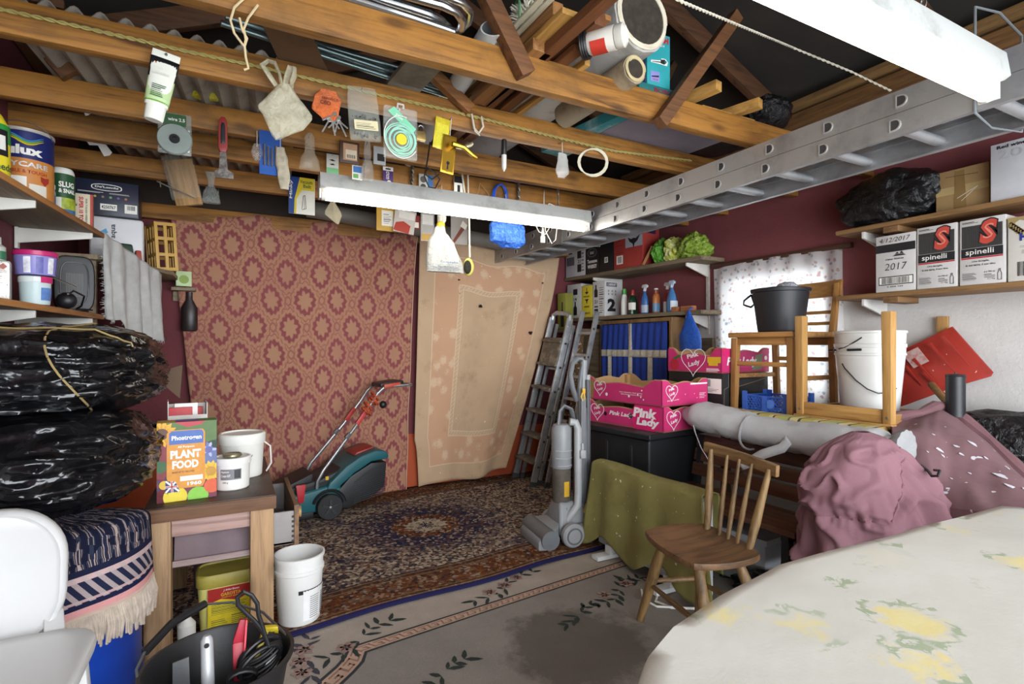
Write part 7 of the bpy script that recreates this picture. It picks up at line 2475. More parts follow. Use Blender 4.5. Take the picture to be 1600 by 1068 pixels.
# oddments beyond the bedspread edge
t, F, w, h = wall_box('wine_carton', 'yellow green carton with a printed bottle tucked behind the bedspread edge', 'box', 871, 884, 458, 1.36, ((2.80, 3.9), (2.72, 4.3)), .1, CARD('8a8a3a'), 'cartons on the corner shelves')
bottle_print(F['front'], .6, .05, .2, .7, INK)
mb = MB(); mb.box((2.86, 4.10, 1.34), (.3, .3, .03)); mb.box((2.99, 4.1, .67), (.03, .28, 1.34))
solo('side_board', mb, GREYW, 'narrow board standing behind the stepladders under the corner shelves', 'board')

# cabinet with a blue lace trimmed curtain
cab = thing('curtained_cabinet', 'wooden cabinet with a blue lace trimmed curtain under the corner shelves', 'cabinet', (3.07, 3.45, .66))
CW = wood('8a6a44', '5f4428', 'z', .7, 1, .2)
CX, CY0, CY1, CZ0, CZ1 = 2.93, 3.02, 3.88, .66, 1.405
for c, s in (((3.085, CY0, (CZ0 + CZ1) / 2), (.29, .025, CZ1 - CZ0)), ((3.085, CY1, (CZ0 + CZ1) / 2), (.29, .025, CZ1 - CZ0)), ((3.085, (CY0 + CY1) / 2, CZ1), (.30, CY1 - CY0 + .04, .03)), ((3.085, (CY0 + CY1) / 2, CZ0), (.29, CY1 - CY0, .025)), ((3.215, (CY0 + CY1) / 2, (CZ0 + CZ1) / 2), (.012, CY1 - CY0, CZ1 - CZ0))):
    mb = MB(); mb.box(c, s); wpart('panel', mb, CW, cab, bevel=.002)
for y, xx in ((CY0 + .03, 3.07), (CY1 - .03, 3.07)):
    mb = MB(); mb.box((xx, y, .33), (.05, .05, .66)); wpart('leg', mb, CW, cab, bevel=.003)


def blue_fn(u, v):
    return Vector((CX - .005 + .010 * math.sin(u * 70 + 2 * math.sin(v * 3)) * (.4 + .6 * v), CY1 - .02 + (CY0 - CY1 + .04) * u, CZ1 - .02 - v * .66))


mb = MB(); mb.sheet(blue_fn, 120, 16, .86, .66)
cu = wpart('blue_curtain', mb, plain('23409a', .85, var=.15, scale=20), cab, thick=.003)
LACE = plain('cfc9b8', .9, var=.2, scale=60, bump=.4)


def lace(u0, u1, v0, v1):
    mb = MB(); mb.sheet(lambda a, b: blue_fn(u0 + (u1 - u0) * a, v0 + (v1 - v0) * b) + Vector((-.006, 0, 0)), 30 if u1 - u0 > .3 else 4, 4 if u1 - u0 > .3 else 20, .1, .1)
    wpart('lace_trim', mb, LACE, cu, thick=.002)


lace(0, 1, .33, .42); lace(.46, .52, 0, .66); lace(.14, .19, .42, 1); lace(.76, .81, .42, 1)
# shadowed goods beside the cabinet
for u, z0, hh, c1, lab in ((1043, 1.13, .14, '3a3634', 'dark jar beside the blue curtained cabinet'), (1046, 1.0, .1, '6a6860', 'grey jar below the dark jar beside the cabinet')):
    x, y, _ = shelf_spot(u, .1)
    t = thing('jar', lab, 'jar', (3.12, 2.94, z0), 0, 'jars beside the cabinet')
    mb = MB(); mb.lathe([(.04, 0), (.045, .005), (.045, hh * .8), (.035, hh * .86), (.035, hh * .88)], n=20); finish('body', mb, plain(c1, .3), t)
    mb = MB(); mb.lathe([(.037, hh * .87), (.038, hh * .88), (.038, hh), (.034, hh * 1.01)], n=20); finish('lid', mb, STEEL, t)
mb = MB(); mb.box((3.13, 2.93, 1.12), (.2, .14, .012)); mb.box((3.13, 2.93, .99), (.2, .14, .012)); mb.box((3.225, 2.93, 1.06), (.02, .14, .4))
solo('small_rack', mb, GREYW, 'small two-tier wall rack holding jars beside the cabinet', 'rack')
# blue carrier bag on the shelf end
x, y = 2.955, 2.83
t = thing('blue_bag', 'bright blue carrier bag hanging from the end of the lower corner shelf', 'bag', (x, y, 1.17))
mb = MB()
rings = []
for j in range(30):
    z = j / 29
    hw = (.092 * (1 - max(0, (z - .35)) / .65) ** 1.1 + .008) if z > .35 else .10 - .01 * (1 - z / .35)
    ht = .05 * (1 - z) + .006
    rings.append([(ht * math.sin(a) + .006 * nz((math.cos(a) * 3, z * 3, 2)), hw * math.cos(a) * (1 + .1 * nz((a, z * 4, 5))) + .015 * z, z * .29) for a in [2 * PI * i / 26 for i in range(26)]])
mb.loft(rings); finish('film', mb, crumple('1758c4', .3, 24, .4, '2f74dc'), t)
mb = MB(); mb.tube([(0, .014, .285), (.005, .012, .302), (.03, .01, .308)], .006, 6); finish('handle', mb, plain('1758c4', .4), t)

# ------------------------------------------------ shelves of wine cartons at the right edge
RL = ((3.0, 1.9), (3.0, .5))
for zt, y1, lab in ((1.842, 1.80, 'upper shelf at the right edge carrying a black sack and cartons'), (1.478, 1.80, 'lower shelf at the right edge carrying four wine cartons')):
    t = thing('wall_shelf', lab, 'shelf', (3.12, 1.1, zt - .024), 0, 'shelves at the right edge')
    mb = MB(); mb.box((3.122, (y1 + .1) / 2, zt - .012), (.252, y1 - .1, .024)); wpart('board', mb, wood('8d6a42', '5f4425', 'y', .65, 1, .3), t, bevel=.002)
    for yy in (1.66, .6):
        mb = MB(); mb.hull8([Vector(p) for p in ((3.245, yy, zt - .12), (3.02, yy, zt - .06), (3.02, yy + .014, zt - .06), (3.245, yy + .014, zt - .12), (3.245, yy, zt - .025), (3.02, yy, zt - .025), (3.02, yy + .014, zt - .025), (3.245, yy + .014, zt - .025))]); wpart('bracket', mb, plain('cfcdc8', .5), t, bevel=.002)
    mb = MB(); mb.box((3.1, 1.52, zt - .04), (.2, .07, .03)); wpart('batten', mb, wood('7d5c3a', '553a20', 'x', .65), t, bevel=.002)
WC = CARD('c9c6c2')
z0 = 1.479
t, F, w, h = wall_box('wine_carton', 'white wine carton dated by hand with a black band, first on the right shelf', 'box', 1368, 1431, 366, z0, RL, .2, WC, 'wine cartons on the right shelf')
f = F['front']; f.rect(0, .70, 1, .84, INK); f.text('4/12/2017', .1, .875, .88, .955, INK, slant=.25, bold=-.005); f.text('2017', .24, .38, .8, .50, INK, bold=-.01, slant=.15); f.text('Cepas Nobres', .26, .55, .72, .59, INK, slant=.3)
f.poly([(.44, .62), (.78, .62), (.7, .65), (.52, .65)], INK, 'emblem', 2); f.poly([(.5, .655), (.6, .655), (.56, .69)], INK, 'emblem', 2); f.poly([(.62, .655), (.72, .655), (.66, .70)], INK, 'emblem', 2)
f.rect(.08, .12, .95, .27, INK, 'barcode_frame', 1); f.rect(.10, .135, .93, .255, PAPER, 'barcode_frame', 2); f.bars(.16, .14, .86, .25, INK, 26, layer=3); f.text('5 604 123', .3, .075, .7, .1, INK)
for (u0, u1, vt), lab in (((1432, 1496, 352), 'first of the two cartons with a large red S, right of the dated one'), ((1499, 1572, 340), 'second carton with a large red S, against the cream scrolled one')):
    t, F, w, h = wall_box('wine_carton', lab, 'box', u0, u1, vt, z0, RL, .2, WC, 'wine cartons on the right shelf')
    f = F['front']
    GR = plain('4a4947', .6, var=.2, scale=120, bump=0)
    f.rect(.05, .56, .94, .90, GR, 'grey_panel', 1)
    f.bars(.06, .565, .93, .895, plain('2b2a2a', .6, bump=0), 26, 'fine_lines', 2, False, .5, False)
    f.rect(.04, .42, .95, .555, INK, 'black_panel', 2)
    f.rect(.04, .395, .95, .415, RED, 'red_line', 2)
    f.text('spinelli', .14, .435, .76, .54, WHITE, bold=.01, layer=4)
    f.text('S', .42, .575, .86, .985, INK, bold=.10, layer=4, slant=.12)
    f.text('S', .45, .60, .83, .965, plain('c2493c', .5, var=.05, bump=0), bold=.055, layer=6, slant=.12)
    f.text('S', .53, .68, .76, .90, plain('e08a78', .5, var=.05, bump=0), bold=-.01, layer=8, slant=.12)
    f.bars(.06, .94, .45, .965, INK, 2, 'small_print', 2, True, .5)
    f.text('Una famiglia,', .28, .335, .66, .365, INK, slant=.2); f.text('la sua terra, il suo vino.', .14, .28, .80, .315, INK, slant=.2)
    f.bars(.06, .07, .42, .19, INK, 7, 'small_print', 2, True, .3); f.text('6 x 750 ml', .55, .17, .78, .195, INK); f.text('7,1 Kg', .62, .06, .78, .085, INK); f.bars(.55, .095, .78, .16, INK, 3, 'small_print', 2, True, .3)
    f.stroke([(.84, .05), (.92, .05), (.92, .15), (.895, .18), (.895, .21), (.865, .21), (.865, .18), (.84, .15), (.84, .05)], .001, INK)
t, F, w, h = wall_box('wine_carton', 'white carton with gold scrolls and blue lettering at the picture edge', 'box', 1574, 1640, 336, z0, RL, .2, CARD('d3cfc6'), 'wine cartons on the right shelf')
f = F['front']; GD = plain('a08a5c', .5, bump=0)
for k in range(6):
    f.stroke([(.09 + .06 * k + .05 * math.cos(a), .88 - .03 * k + .045 * math.sin(a)) for a in [i * .6 for i in range(11)]], .003, GD, 'gold_scroll')
f.poly([(0, 1), (0, .85), (.3, .95), (.6, .9), (.9, 1)], GD, 'gold_scroll', 1)
f.text('Hofm', .3, .62, .95, .74, plain('28388a', .5, bump=0), bold=.06); f.bars(.3, .52, .8, .56, INK, 2, 'small_print', 2, True, .3); f.bars(.25, .08, .85, .3, INK, 14); f.rect(.35, .42, .8, .48, plain('b9b4ac', .5))
# upper shelf
mb = lump(Vector((3.10, 1.575, 1.843 + .135)), (.105, .25, .142), 41, .13, 5, flat=-.134)
solo('black_sack', mb, crumple('141416', .3, 12, .6, '1c1c1e'), 'black plastic sack full on the upper right shelf beside the brown carton', 'bag')
t, F, w, h = wall_box('brown_carton', 'taped brown cardboard carton between the black sack and the tall white carton', 'box', 1462, 1546, 262, 1.843, ((3.06, 1.9), (3.06, .5)), .17, CARD('a5875a'))
f = F['front']; f.rect(0, .42, 1, .60, plain('b9a070', .3, var=.1)); f.poly([(.35, 0), (.6, 0), (.55, .95), (.38, .95)], plain('8f7448', .25, var=.2), 'tape', 2); f.stroke([(.42, .3), (.8, .5), (.5, .22)], .001, WHITE); f.stroke([(.2, .85), (.8, .8)], .001, INK)
t, F, w, h = wall_box('wine_carton', 'tall plain white carton lettered red wine on the upper right shelf', 'box', 1547, 1660, 214, 1.843, ((3.01, 1.9), (3.01, .5)), .2, CARD('c6c7cb'))
f = F['front']; f.text('Red wine  Italian', .1, .90, .85, .96, INK, bold=.03); f.text('2021', .12, .72, .8, .86, plain('b0b1b6', .6, bump=0), bold=-.01)
# ------------------------------------------------ red shovel against the wall
sh = thing('snow_shovel', 'red plastic snow shovel leaning on the white wall under the shelves', 'shovel', (3.1, 1.5, .86))
pts = [at(u, v, x=3.18 - .03 * k) for k, (u, v) in enumerate(((1395, 640), (1407, 546), (1487, 510), (1552, 583), (1547, 590), (1490, 606), (1415, 634)))]
pts = [at(u, v, x=xx) for u, v, xx in ((1390, 640, 3.12), (1398, 552, 3.16), (1487, 510, 3.20), (1551, 582, 3.21), (1548, 588, 3.21), (1492, 604, 3.17), (1417, 632, 3.13))]
mb = MB()
a_ = [mb.bm.verts.new(p) for p in pts]; b_ = [mb.bm.verts.new(p + Vector((.012, 0, .002))) for p in pts]
mb.bm.faces.new(a_); mb.bm.faces.new(b_[::-1])
for i in range(len(pts)):
    mb.bm.faces.new((a_[i - 1], a_[i], b_[i], b_[i - 1]))
SHR = dirty('9c2c20', '842217', .45, 0, .4, 8, 'd8b0a4', .15, .74)
wpart('blade', mb, SHR, sh, bevel=.003)
for (u0, v0), (u1, v1) in (((1415, 572), (1440, 602)), ((1428, 560), (1462, 598)), ((1452, 536), (1492, 582)), ((1472, 525), (1515, 572)), ((1442, 582), (1478, 616))):
    mb = MB(); mb.beam(at(u0, v0, x=3.145), at(u1, v1, x=3.15), .016, .014, (1, 0, 0), .004, .004); wpart('ridge', mb, plain('96281d', .45), sh, bevel=.003)
mb = MB()
q = [at(u, v, x=3.145) for u, v in ((1410, 553), (1434, 542), (1452, 564), (1428, 575))]
mb.hull8(q + [p + Vector((-.002, 0, 0)) for p in q]); wpart('paper_patch', mb, dirty('b59a94', 'a8382c', .6, 0, .5, 40), sh, smooth=False)
mb = MB(); mb.beam(at(1473, 494, x=3.225), at(1473, 540, x=3.232), .05, .02, (1, 0, 0)); wpart('handle_stub', mb, wood('a9814e', '7d5a30', 'z', .6), sh, bevel=.003)
mb = MB(); mb.cyl(at(1455, 600, x=3.10), at(1490, 640, x=3.0), .016, n=12); wpart('handle', mb, wood('8a6a40', '5f4426', 'y', .6), sh)
# ------------------------------------------------ bench, chairs, pink trays, cloths (right middle)
def tray(name, label, loc, rz, w, d, h, group, empty=True, logos=True):
    """open fruit tray: long walls along y, notched rims"""
    t = thing(name, label, 'box', loc, rz, group)
    PK = plain('c42f6c', .5, var=.07, scale=16, bump=.05)
    th = .006
    def rim(L, hi, lo, n=24):
        pts = [(-L / 2, 0), (L / 2, 0)]
        for i in range(n + 1):
            u = 1 - i / n
            k = abs(u - .5) * 2
            z = hi if k > .80 else lo + (hi - lo) * max(0, (k - .62) / .18) if k > .62 else lo + .008 * math.cos(k * 5)
            pts.append(((u - .5) * L, z))
        return pts
    mb = MB(); mb.box((0, 0, .004), (w, d, .008)); finish('base', mb, plain('a5825a', .8), t)
    for s in (-1, 1):
        M = frame((s * w / 2, 0, 0), (0, s, 0), (0, 0, 1))
        mb = MB(); mb.prism(rim(d, h, h * .74), M, -th); finish('side_wall', mb, PK, t)
        mb = MB(); mb.prism([(x * .985, min(z, h) * .985 + .008) for x, z in rim(d, h, h * .74)], M @ Matrix.Translation((0, 0, -th - .001)), -.002); finish('inner_lining', mb, plain('b08d60', .8, var=.08), t)
        M = frame((0, s * d / 2, 0), (-s, 0, 0), (0, 0, 1))
        mb = MB(); mb.prism(rim(w, h, h * .86), M, -th); finish('end_wall', mb, PK, t)
        mb = MB(); mb.prism([(x * .985, z * .985 + .008) for x, z in rim(w, h, h * .86)], M @ Matrix.Translation((0, 0, -th - .001)), -.002); finish('inner_lining', mb, plain('b08d60', .8, var=.08), t)
        for k in (-1, 1):
            mb = MB(); mb.box((k * (w / 2 - .02), s * (d / 2 - .02), h * .5), (.03, .03, h * .96)); finish('corner_post', mb, plain('a98458', .8), t, bevel=.003)
    return t, box_faces(t, w + .002, d + .002, h)


PWH = plain('efe6e8', .5, var=.02, bump=0)


def heart(f, cx, cy, r, txt=True, layer=2, fill=None):
    asp = f.w / f.h
    pts = []
    for i in range(33):
        a = 2 * PI * i / 32
        x = 16 * math.sin(a) ** 3
        y = 13 * math.cos(a) - 5 * math.cos(2 * a) - 2 * math.cos(3 * a) - math.cos(4 * a)
        pts.append((cx + r * x / 17, cy + r * asp * y / 17))
    if fill:
        f.poly(pts[:-1], fill, 'printed_heart', layer - 1)
    f.stroke(pts, .0022, PWH, 'printed_heart', layer)
    if txt:
        f.text('Pink', cx - r * .5, cy + r * asp * .08, cx + r * .45, cy + r * asp * .5, PWH, layer + 1, .03, .35, .2)
        f.text('Lady', cx - r * .4, cy - r * asp * .42, cx + r * .5, cy + r * asp * .04, PWH, layer + 1, .03, .35, .2)


HOT = plain('d2246a', .45, var=.05, bump=0)
# dark storage trunk under the trays
tk = thing('storage_trunk', 'large black plastic storage trunk under the pink fruit trays', 'trunk', (2.275, 2.66, .006), .12)
mb = MB(); mb.box((0, 0, .33), (.46, .66, .66), None, (1.03, 1.02)); finish('body', mb, plain('15171a', .55, var=.2, bump=.1), tk, bevel=.02, seg=3)
mb = MB(); mb.box((0, 0, .678), (.52, .72, .036)); finish('lid', mb, plain('1b1c1f', .5, var=.2), tk, bevel=.012, seg=3)
for y in (-.2, .0, .2):
    mb = MB(); mb.box((-.236, y, .36), (.012, .02, .5)); finish('rib', mb, plain('191b1e', .55), tk, bevel=.004)
TZ = .703
t1, F = tray('fruit_tray', 'lower pink cardboard fruit tray on the black trunk', (2.325, 2.63, TZ), .13, .41, .66, .145, 'pink fruit trays')
f = F['left']
heart(f, .20, .52, .095); f.text('Pink Lady', .36, .38, .66, .62, PWH, bold=.03, slant=.25, layer=2)
f.disc(.80, .5, .16, HOT, layer=1); f.text('Pink', .66, .50, .93, .90, PWH, bold=.05, slant=.15, layer=3); f.text('Lady', .70, .10, .96, .50, PWH, bold=.05, slant=.15, layer=3)
f.disc(.31, .45, .02, BLACK, layer=2); f.disc(.63, .5, .022, BLACK, layer=2)
f = F['front']; heart(f, .22, .5, .16); f.rect(.48, .45, .68, .85, plain('c9c4c4', .5)); f.poly([(.66, .2), (.95, .3), (1, .8), (.72, .75)], plain('c9c9c4', .5)); f.bars(.7, .3, .95, .7, INK, 8, 'small_print', 3, True, .3)
t1, F = tray('fruit_tray', 'upper empty pink cardboard fruit tray stacked in front', (2.325, 2.63, TZ + .147), .10, .41, .67, .15, 'pink fruit trays')
f = F['left']
heart(f, .24, .55, .085); f.text('THE ORIGINAL PINK APPLE', .50, .42, .78, .46, PWH); f.text('GROWN WITH LOVE', .52, .34, .78, .38, PWH); f.poly([(.08, .1), (.14, .05), (.17, .8), (.1, .9)], plain('8f7748', .6), layer=1); f.disc(.62, .3, .012, PWH); f.disc(.33, .28, .016, PWH)
f = F['front']; heart(f, .2, .55, .13); f.text('Pink Lady', .1, .2, .35, .28, PWH, rot=.2); f.rect(.6, .80, .98, .86, PWH); f.bars(.8, .25, .96, .5, PWH, 4, 'small_print', 2, True, .3)
for k in range(7):
    f = F['left'] if k < 4 else F['front']
    f.disc(RND.uniform(.3, .8), RND.uniform(.2, .6), .007, PWH, 'paint_fleck')
mb = lump(Vector((2.44, 2.38, TZ + .05)), (.05, .06, .04), 5, .2, 3, flat=-.038)
solo('leafy_scraps', mb, dirty('5a6a3a', 'b3a03a', .8, 0, .5, 40), 'heap of green scraps inside the lower pink tray', 'scraps')

# radiator draped with a green cloth
rd = thing('panel_heater', 'white panel heater on feet under the green cloth', 'heater', (1.915, 2.13, .01))
mb = MB(); mb.box((1.925, 2.13, .27), (.06, .80, .44)); wpart('panel', mb, plain('c4c9cc', .5), rd, bevel=.015, seg=3)
for y in (2.40, 1.94):
    mb = MB(); mb.box((1.90, y, .022), (.25, .06, .024)); mb.box((1.91, y, .055), (.09, .05, .05)); wpart('foot', mb, plain('d2d4d2', .5), rd, bevel=.006)
OLIVE = dirty('867f48', '736b3a', .9, 0, .5, 7, 'd8d6c4', .4, .72)


def olive_fn(u, v):
    """u along the heater (far to near), v from the hem at the back over the top to the hem in front"""
    y = 2.56 - .83 * u
    zt = .515 + .004 * math.sin(u * 9)
    L = .95 * v
    fold = .010 * math.sin(u * 20) + .008 * nz((u * 6, v * 4, 1))
    if L < .38:
        return Vector((1.985 + .02 * (1 - L / .38) + fold, y, zt - (.38 - L)))
    if L < .48:
        a = (L - .38) / .10
        return Vector((1.985 - .11 * a, y, zt + .012 * math.sin(a * PI)))
    s = (L - .48) / .47
    e = max(0, (.12 - u) / .12)
    e2 = max(0, (u - .93) / .07)
    bottom = .03 + .09 * math.sin(u * 6 + .5) ** 2 * (1 - e)
    x = 1.875 - .03 * s + fold * (.4 + s)
    return Vector((x - .02 * e * s, y + .04 * e * s - .09 * e2 * s * .9, zt - s * (zt - bottom) - .03 * e2 * 0))


t = thing('green_cloth', 'olive green paint flecked cloth draped over the panel heater', 'cloth', (1.93, 2.13, .05))
mb = MB(); mb.sheet(olive_fn, 80, 60, .83, .95)
wpart('fabric', mb, OLIVE, t, thick=.004)
mb = MB(); mb.tube([(1.88, 1.98, .02), (1.80, 1.93, .012), (1.74, 1.88, .012), (1.76, 1.80, .012), (1.86, 1.74, .012)], .006, 6); mb.tube([(1.76, 2.0, .012), (1.70, 1.92, .012), (1.71, 1.84, .012), (1.80, 1.76, .02)], .005, 6)
solo('white_flex', mb, WHITE, 'white electric flex lying under the wooden chair', 'cable')

# slatted garden bench
DKW = wood('5a3826', '321e14', 'y', .32, 1, .2)
gb = thing('garden_bench', 'dark slatted garden bench with black iron legs behind the wooden chair', 'bench', (2.22, 1.9, 0))
for i in range(5):
    x = 2.085 + .068 * i
    mb = MB(); mb.box((x, 1.84, .41 - .004 * i), (.056, .87, .024)); wpart('seat_slat', mb, DKW, gb, bevel=.003)
for i in range(3):
    z = .485 + .08 * i
    x = 2.40 + .02 * i
    mb = MB(); mb.box((x, 1.84, z), (.024, .87, .07), (0, .2, 0)); wpart('back_slat', mb, DKW, gb, bevel=.003)
IRON = plain('1a1a1c', .5, bump=.2)
for y in (1.46, 2.24):
    mb = MB()
    mb.beam((2.07, y, .385), (2.40, y, .375), .035, .03); mb.beam((2.09, y, .38), (2.075, y, 0), .03, .035, (0, 1, 0)); mb.beam((2.39, y, .38), (2.45, y, 0), .03, .035, (0, 1, 0)); mb.beam((2.385, y, .38), (2.44, y, .68), .03, .03, (0, 1, 0)); mb.beam((2.085, y, .16), (2.42, y, .16), .02, .02)
    wpart('iron_frame', mb, IRON, gb)
# clutter under the bench
mb = lump(Vector((2.22, 1.66, .06)), (.10, .13, .06), 51, .25, 4, flat=-.05)
solo('black_sack', mb, SACK, 'black plastic sack lying on the floor under the garden bench', 'bag')
t = thing('white_box', 'white polystyrene box under the garden bench', 'box', (2.36, 1.86, .01), .1)
mb = MB(); mb.box((0, 0, .11), (.2, .30, .22), None, (.95, .95)); finish('body', mb, plain('c2c6cc', .7), t, bevel=.012)
mb = MB(); mb.box((0, 0, .235), (.215, .315, .03)); finish('lid', mb, plain('cfd2d6', .7), t, bevel=.006)

# rolled white tent bag along the bench back
rb = thing('white_bag_roll', 'long white canvas bag with carry straps lying along the bench back', 'bag', (2.38, 1.72, .74))
mb = MB()
rings = []
for j in range(41):
    k = j / 40
    y = 2.34 - 1.15 * k
    r = .092 * min(1, (.25 + k * 6)) * (1 + .06 * math.sin(k * 9)) * (1 if k < .97 else .8)
    x = 2.375 + .02 * math.sin(k * 3)
    z = .80 - .045 * min(1, k * 2.2) + .05 * max(0, k - .6) + .006 * math.sin(k * 5)
    rings.append([(x + r * 1.05 * math.cos(a), y, z + r * .92 * math.sin(a) * (1 if math.sin(a) > -.2 else .85) + .010 * nz((k * 22, math.cos(a) * 2, math.sin(a) * 2)) + .006 * nz((k * 60, a, 3))) for a in [2 * PI * i / 30 for i in range(30)]])
mb.loft(rings)
CANV = plain('b9b9ba', .85, var=.08, scale=12, bump=.4)
wpart('canvas', mb, CANV, rb)


def strap(pts, w, name, mat, root, up=(0, 1, 0)):
    mb = MB()
    for a, b in zip(pts, pts[1:]):
        a, b = Vector(a), Vector(b)
        d = (b - a).normalized() * .003
        mb.beam(a - d, b + d, w, .003, up)
    return wpart(name, mb, mat, root)


mb = MB(); pts = [Vector((2.30, 1.60, .76)), Vector((2.28, 1.62, .72)), Vector((2.25, 1.70, .68)), Vector((2.24, 1.78, .62)), Vector((2.24, 1.82, .60))]
mb.sheet(lambda u, v: (lambda k: pts[min(3, int(k))].lerp(pts[min(3, int(k)) + 1], k - min(3, int(k))))(u * 4) + Vector((0, .0, .035 * (v - .5))) + Vector((.0, .03 * (v - .5), 0)), 16, 2)
wpart('strap', mb, CANV, rb, thick=.003)
mb = MB(); pp = [Vector((2.33, 2.22, .78)), Vector((2.27, 2.14, .72)), Vector((2.22, 2.05, .65)), Vector((2.2, 1.99, .61))]
mb.sheet(lambda u, v: (lambda k: pp[min(2, int(k))].lerp(pp[min(2, int(k)) + 1], k - min(2, int(k))))(u * 3) + Vector((0, .012 * (v - .5), .016 * (v - .5))), 12, 2)
wpart('strap', mb, CANV, rb, thick=.003)
mb = MB(); mb.tube([(2.375 + .092 * math.cos(a), 1.86 + .005 * math.sin(a * 2), .752 + .088 * math.sin(a)) for a in [PI * .55 + PI * i / 14 for i in range(15)]], .006, 5); wpart('seam', mb, plain('9a9a9c', .9), rb)
# gathered end
mb = MB()
rings = []
for k, r in ((0, .05), (.03, .075), (.05, .078), (.06, .05), (.05, .012)):
    rings.append([(2.385 + (r * (1 + .035 * math.sin(a * 13))) * math.cos(a), 1.20 - k, .785 + (r * (1 + .035 * math.sin(a * 13))) * math.sin(a)) for a in [2 * PI * i / 54 for i in range(54)]])
mb.loft(rings); wpart('gathered_end', mb, plain('8f8f8f', .85, var=.06), rb)
mb = MB(); mb.tube([(2.37, 1.10, .73), (2.30, 1.06, .75), (2.24, 1.01, .745), (2.21, .985, .735), (2.205, .965, .74), (2.23, .97, .755), (2.25, .995, .75)], .005, 6); wpart('drawstring', mb, BLACK, rb)

# low table behind the bench with a striped cushion
lt = thing('low_table', 'old low table by the window carrying trays, chairs and buckets', 'table', (2.86, 2.06, 0))
mb = MB(); mb.box((2.87, 2.06, .805), (.70, 1.44, .03)); wpart('top', mb, wood('5a4028', '3a2818', 'y', .6), lt, bevel=.003)
for x in (2.56, 3.17):
    for y in (1.42, 2.7):
        mb = MB(); mb.box((x, y, .395), (.05, .05, .79)); wpart('leg', mb, wood('5a4028', '3a2818', 'z', .6), lt, bevel=.003)
mb = MB(); mb.box((2.54, 2.06, .76), (.02, 1.3, .06)); wpart('apron', mb, wood('5a4028', '3a2818', 'y', .6), lt)


def stripes():
    t = NT('striped_cushion')
    v = t.coords('Object')
    sp = t.n('ShaderNodeSeparateXYZ', {0: v})
    s = t.math('FRACT', t.math('MULTIPLY', sp.outputs[1], 4.2))
    c = t.ramp(s, [(0, hx('b8ab5a')), (.26, hx('4a4632')), (.32, hx('d3c68a')), (.5, hx('6f6a44')), (.54, hx('aeb06a')), (.78, hx('caa860')), (.86, hx('3f3a2c')), (.9, hx('cfc38c'))], 'CONSTANT')
    t.bump(t.noise(v, 80, 3), .3, .003)
    return t.fin(c, .9)


mb = MB(); mb.box((2.555, 1.85, .80), (.13, 1.05, .075))
solo('striped_cushion', mb, stripes(), 'long green and yellow striped cushion along the table edge', 'cushion', bevel=.03, seg=4)
SZ = .8215
bx = thing('black_carton', 'black cardboard tray with a printed white label by the window', 'box', (2.80, 2.45, SZ), .05)
w, d, h = .44, .42, .21
mb = MB(); mb.box((0, 0, h / 2), (w, d, h)); finish('carton', mb, plain('1c1b1b', .6, var=.15), bx, bevel=.003)
F = box_faces(bx, w, d, h)
F['left'].rect(.55, .42, .98, .85, PAPER); F['left'].bars(.58, .62, .8, .82, INK, 12); F['left'].bars(.58, .46, .94, .58, INK, 3, 'small_print', 2, True, .3)
F['front'].stroke([(.03, 0), (.03, .55), (.12, .62), (.12, .98)], .002, plain('6a655c', .6)); F['front'].rect(.3, .62, .9, .8, plain('2a2624', .6)); F['front'].stroke([(.28, .6), (.92, .82)], .0015, plain('8a7a60', .6))
t1, F = tray('fruit_tray', 'pink cardboard fruit tray by the window, on the black carton', (2.80, 2.45, SZ + .212), .05, .46, .42, .15, 'pink fruit trays')
f = F['left']
heart(f, .5, .5, .24); f.disc(.14, .3, .09, plain('b8243a', .5, bump=0), layer=2); f.poly([(.14, .5), (.3, .7), (.22, .72), (.12, .6)], plain('3f6a2c', .5, bump=0), layer=2); f.rect(.76, .42, .99, .66, plain('e0b22c', .5, bump=0), layer=3); f.rect(.78, .3, .94, .42, plain('e0b22c', .5, bump=0), layer=3); f.bars(.74, .06, .99, .22, PWH, 3, 'small_print', 2, True, .5)
f = F['front']; f.text('Pink Lady', .1, .22, .72, .66, PWH, bold=.04, slant=.2, layer=3); f.disc(.12, .9, .09, HOT, layer=2); f.poly([(.62, .1), (.82, .12), (.85, .8), (.7, .7)], plain('7d8a6a', .5), layer=1); f.disc(.92, .35, .03, PWH); f.disc(.92, .6, .03, PWH)

